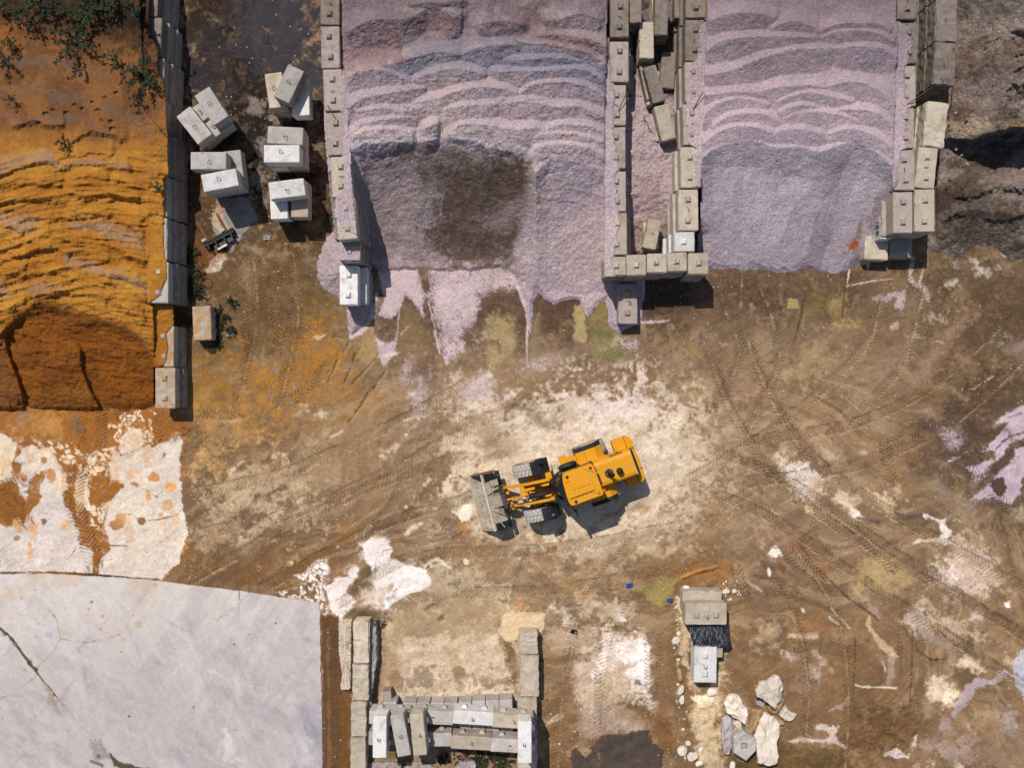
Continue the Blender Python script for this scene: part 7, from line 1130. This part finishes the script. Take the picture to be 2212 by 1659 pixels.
# cab
bm = bmesh.new(); prism(bm, [(-.70, -.46), (-.70, .46), (-.10, .70), (1.36, .68), (1.36, -.68), (-.10, -.68)], 'z', 1.28, 1.90, .02); cab = part('cab', bm, 'blackp')
bm = bmesh.new(); n = 9; ring0, ring1 = [], []
for k in range(n):
    t = -1 + 2 * k / (n - 1); x = -.74 + .56 * t * t; ring0.append((x, t * .66)); ring1.append((-.50 + .38 * t * t, t * .66))
lo = [bm.verts.new((x, y, 1.88)) for x, y in ring0] + [bm.verts.new((1.34, .66, 1.88)), bm.verts.new((1.34, -.66, 1.88))]; hi = [bm.verts.new((x, y, 3.10)) for x, y in ring1] + [bm.verts.new((1.30, .64, 3.10)), bm.verts.new((1.30, -.64, 3.10))]
for i in range(len(lo)): j = (i + 1) % len(lo); bm.faces.new((lo[i], lo[j], hi[j], hi[i]))
bm.faces.new(hi); bmesh.ops.recalc_face_normals(bm, faces=bm.faces); part('window', bm, 'glass', cab)
bm = bmesh.new()
for x, y in ((-.14, .66), (-.14, -.66), (.6, .67), (.6, -.67), (1.33, .66), (1.33, -.66)): box(bm, (x, y, 2.5), (.07, .05, 1.22), .01)
part('cab_pillar', bm, 'blackp', cab)
bm = bmesh.new(); prism(bm, [(-.16, .44), (-.20, .28), (-.24, -.26), (-.24, -.60), (-.16, -.80), (1.30, -.80), (1.34, -.72), (1.34, .56), (1.28, .70), (-.02, .72), (-.12, .62)], 'z', 3.10, 3.22, .03); roof = part('roof', bm, 'yellow', cab)
bm = bmesh.new(); prism(bm, [(-.14, .26), (-.18, -.46), (1.05, -.44), (1.05, .28)], 'z', 3.22, 3.30, .02)
for i in range(4):
    for j in range(2): prism(bm, [(.12 + i * .22, .05 - j * .32), (.25 + i * .22, .05 - j * .32), (.25 + i * .22, -.14 - j * .32 + .02), (.12 + i * .22, -.14 - j * .32 + .02)], 'z', 3.30, 3.34, .01)
part('roof_panel', bm, 'yellow', roof)
for x, y in ((.06, .50), (1.16, .52), (1.16, -.62), (.06, -.66)):
    bm = bmesh.new(); tube(bm, [(x, y, 3.21), (x, y, 3.262)], .065, 16); part('roof_cap', bm, 'blackp', roof)
for pts in (((.9, .58), (1.02, .58), (1.28, .36), (1.2, .34)), ((-.1, .34), (.02, .34), (.12, .30), (-.08, .30)), ((.95, -.52), (1.1, -.52), (1.25, -.66), (1.18, -.68))):
    bm = bmesh.new(); prism(bm, pts, 'z', 3.22, 3.27, .006); part('roof_rib', bm, 'yellow', roof)
# right side: mirror housing / black roll, platform
bm = bmesh.new(); tube(bm, [(-.10, .86, 2.25), (-.05, .86, 2.28), (.35, .86, 2.28), (.62, .86, 2.28), (.66, .86, 2.25)], [.10, .14, .15, .14, .10], 18); tube(bm, [(-.12, .8, 2.3), (-.2, .92, 2.2), (-.12, 1.0, 2.15)], .018, 6); part('side_mirror', bm, 'blackp', cab, smooth=True)
bm = bmesh.new(); tube(bm, [(-.12, -.70, 2.9), (-.16, -1.0, 2.8), (-.10, -1.22, 2.62)], .022, 6); box(bm, (-.06, -1.26, 2.4), (.10, .26, .42), .03); tube(bm, [(.0, -.74, 2.9), (.3, -.92, 2.7), (.85, -.90, 2.6)], .018, 6); part('side_mirror', bm, 'blackp', cab)
bm = bmesh.new(); prism(bm, [(.02, 1.02), (.03, 1.28), (.30, 1.30), (.42, 1.16), (.62, 1.16), (.8, 1.05), (.8, .70), (.02, .72)], 'z', 1.42, 1.50, .01); box(bm, (.15, 1.16, .9), (.26, .10, .9), .01); part('platform', bm, 'yellow')
bm = bmesh.new(); prism(bm, [(.02, -1.02), (.8, -1.05), (.8, -.70), (.02, -.72)], 'z', 1.30, 1.38, .01); box(bm, (.35, -.98, .9), (.5, .10, .8), .01); part('platform', bm, 'black')
# rear fenders
for s in (1, -1):
    bm = bmesh.new(); P0 = [(.76, 1.20), (.80, 1.72), (1.15, 1.80), (1.72, 1.80), (2.05, 1.50), (2.12, 1.15), (2.06, 1.15), (1.98, 1.44), (1.68, 1.73), (1.17, 1.73), (.86, 1.66), (.82, 1.20)]
    prism(bm, P0, 'y', s * .60, s * 1.20, .0); f = part('rear_fender', bm, 'yellow')
    bm = bmesh.new(); prism(bm, [(x, z - .012) for x, z in P0], 'y', s * 1.20, s * 1.40, .0); part('fender_edge', bm, 'black', f)
    bm = bmesh.new(); box(bm, (1.22, s * .9, 1.803), (.012, .58, .006)); part('panel_gap', bm, 'blackp', f)
    bm = bmesh.new(); box(bm, (1.45, s * .64, 1.56), (1.3, .10, .7), .02); part('engine_side', bm, 'yellow_worn', f)
# hood
bm = bmesh.new(); prism(bm, [(-.62, 1.25), (.62, 1.25), (.62, 2.18), (.54, 2.36), (.40, 2.40), (-.40, 2.40), (-.54, 2.36), (-.62, 2.18)], 'x', 1.40, 3.16, .02); hood = part('hood', bm, 'yellow')
bm = bmesh.new(); box(bm, (1.43, -.16, 2.44), (.10, .46, .10), .015); part('hood_vent', bm, 'steel_dark', hood)
bm = bmesh.new(); box(bm, (2.5, .60, 2.22), (.62, .05, .14), .01); part('side_vent', bm, 'rust', hood)
bm = bmesh.new(); prism(bm, [(-.58, 1.1), (.58, 1.1), (.56, 2.2), (-.56, 2.2)], 'x', 3.165, 3.27, .02); gr = part('grille', bm, 'glass', hood)
bm = bmesh.new()
for k in range(7): box(bm, (3.285, 0, 1.3 + k * .13), (.03, 1.0, .035))
part('grille_bar', bm, 'blackp', gr)
bm = bmesh.new(); box(bm, (3.155, 0, 2.30), (.03, 1.14, .16), .006); part('hood_lip', bm, 'white_paint', hood)
bm = bmesh.new(); lathe = [(.0, 2.40), (.20, 2.40), (.205, 2.44), (.17, 2.455), (.10, 2.42)]
n = 28; rr = [[bm.verts.new((1.93 + r * math.cos(2 * math.pi * k / n), -.08 + r * math.sin(2 * math.pi * k / n), z)) for k in range(n)] for r, z in lathe[1:]]
for a, b in zip(rr, rr[1:]):
    for k in range(n): bm.faces.new((a[k], a[(k + 1) % n], b[(k + 1) % n], b[k]))
part('exhaust_collar', bm, 'steel_dark', hood, smooth=True)
bm = bmesh.new(); tube(bm, [(1.93, -.08, 2.36), (1.93, -.08, 2.78), (1.96, -.11, 2.90), (2.06, -.18, 2.98)], .085, 18, False); part('exhaust_pipe', bm, 'blackp', hood, smooth=True)
bm = bmesh.new(); tube(bm, [(2.40, -.12, 2.38), (2.40, -.12, 2.55)], .09, 18); tube(bm, [(2.40, -.12, 2.55), (2.40, -.12, 2.58), (2.40, -.12, 2.70), (2.40, -.12, 2.76)], [.12, .15, .145, .08], 22); part('air_intake', bm, 'blackp', hood, smooth=True)
bm = bmesh.new(); tube(bm, [(1.42, -.66, 1.9), (1.42, -.66, 2.92)], .02, 8); bp = part('beacon_post', bm, 'blackp', cab)
bm = bmesh.new(); tube(bm, [(1.42, -.66, 2.90), (1.42, -.66, 2.94), (1.42, -.66, 3.04), (1.42, -.66, 3.07)], [.075, .08, .075, .04], 18); part('beacon', bm, 'orange', bp, smooth=True)
bm = bmesh.new(); tube(bm, [(2.6, .72, 1.9), (2.6, .72, 2.05)], .05, 12); box(bm, (2.6, .70, 1.8), (.14, .2, .2), .03); part('filler_cap', bm, 'yellow_worn', hood)
# counterweight
for s in (1, -1):
    bm = bmesh.new(); prism(bm, [(2.58, s * .55), (3.16, s * .55), (3.16, s * 1.13), (2.60, s * 1.13)], 'z', .75, 1.46, .03); cw = part('counterweight', bm, 'yellow')
    bm = bmesh.new(); prism(bm, [(3.18, s * .52), (3.50, s * .52), (3.50, s * .95), (3.40, s * 1.10), (3.18, s * 1.14)], 'z', .62, 1.50, .05); part('corner_block', bm, 'yellow', cw)
bm = bmesh.new(); box(bm, (3.38, 0, 1.0), (.26, 1.04, .75), .04); part('rear_bumper', bm, 'yellow')
bm = bmesh.new()
for s in (.35, -.35): box(bm, (3.30, s * 1.1, 1.75), (.06, .20, .12), .02)
part('tail_lamp', bm, 'red')
# ------------------------------------------------------------------ sky, sun, camera
sx, sy, sz = -.333, .577, 1.0; el = math.atan2(sz, math.hypot(sx, sy)); az = math.atan2(sx, sy)
w = bpy.data.worlds.new("World"); scene.world = w; w.use_nodes = True; nt = w.node_tree; bg = nt.nodes['Background']
sky = nt.nodes.new('ShaderNodeTexSky'); sky.sky_type = 'NISHITA'; sky.sun_disc = False; sky.sun_elevation = el; sky.sun_rotation = az; sky.air_density = 1; sky.dust_density = 1; nt.links.new(sky.outputs[0], bg.inputs[0]); bg.inputs[1].default_value = .08
ld = bpy.data.lights.new('sun', 'SUN'); ld.energy = 3.7; ld.angle = math.radians(.5); ld.color = (1, .945, .87); so = bpy.data.objects.new('sun', ld); COL.objects.link(so); so.rotation_euler = Vector((sx, sy, sz)).to_track_quat('Z', 'Y').to_euler(); so.location = (-20, 30, 60)
cd = bpy.data.cameras.new('drone_camera'); co_ = bpy.data.objects.new('drone_camera', cd); COL.objects.link(co_); co_.location = (0, 0, HC); co_.rotation_euler = (0, 0, 0); cd.sensor_width = 36; cd.lens = 36 * HC / (2212 / S); cd.clip_end = 200000; cd.clip_start = .1; scene.camera = co_
scene.view_settings.view_transform = 'Standard'; scene.view_settings.look = 'None'; scene.view_settings.exposure = .25; scene.view_settings.gamma = 1
scene.cycles.max_bounces = 4; scene.cycles.diffuse_bounces = 2; scene.cycles.glossy_bounces = 2
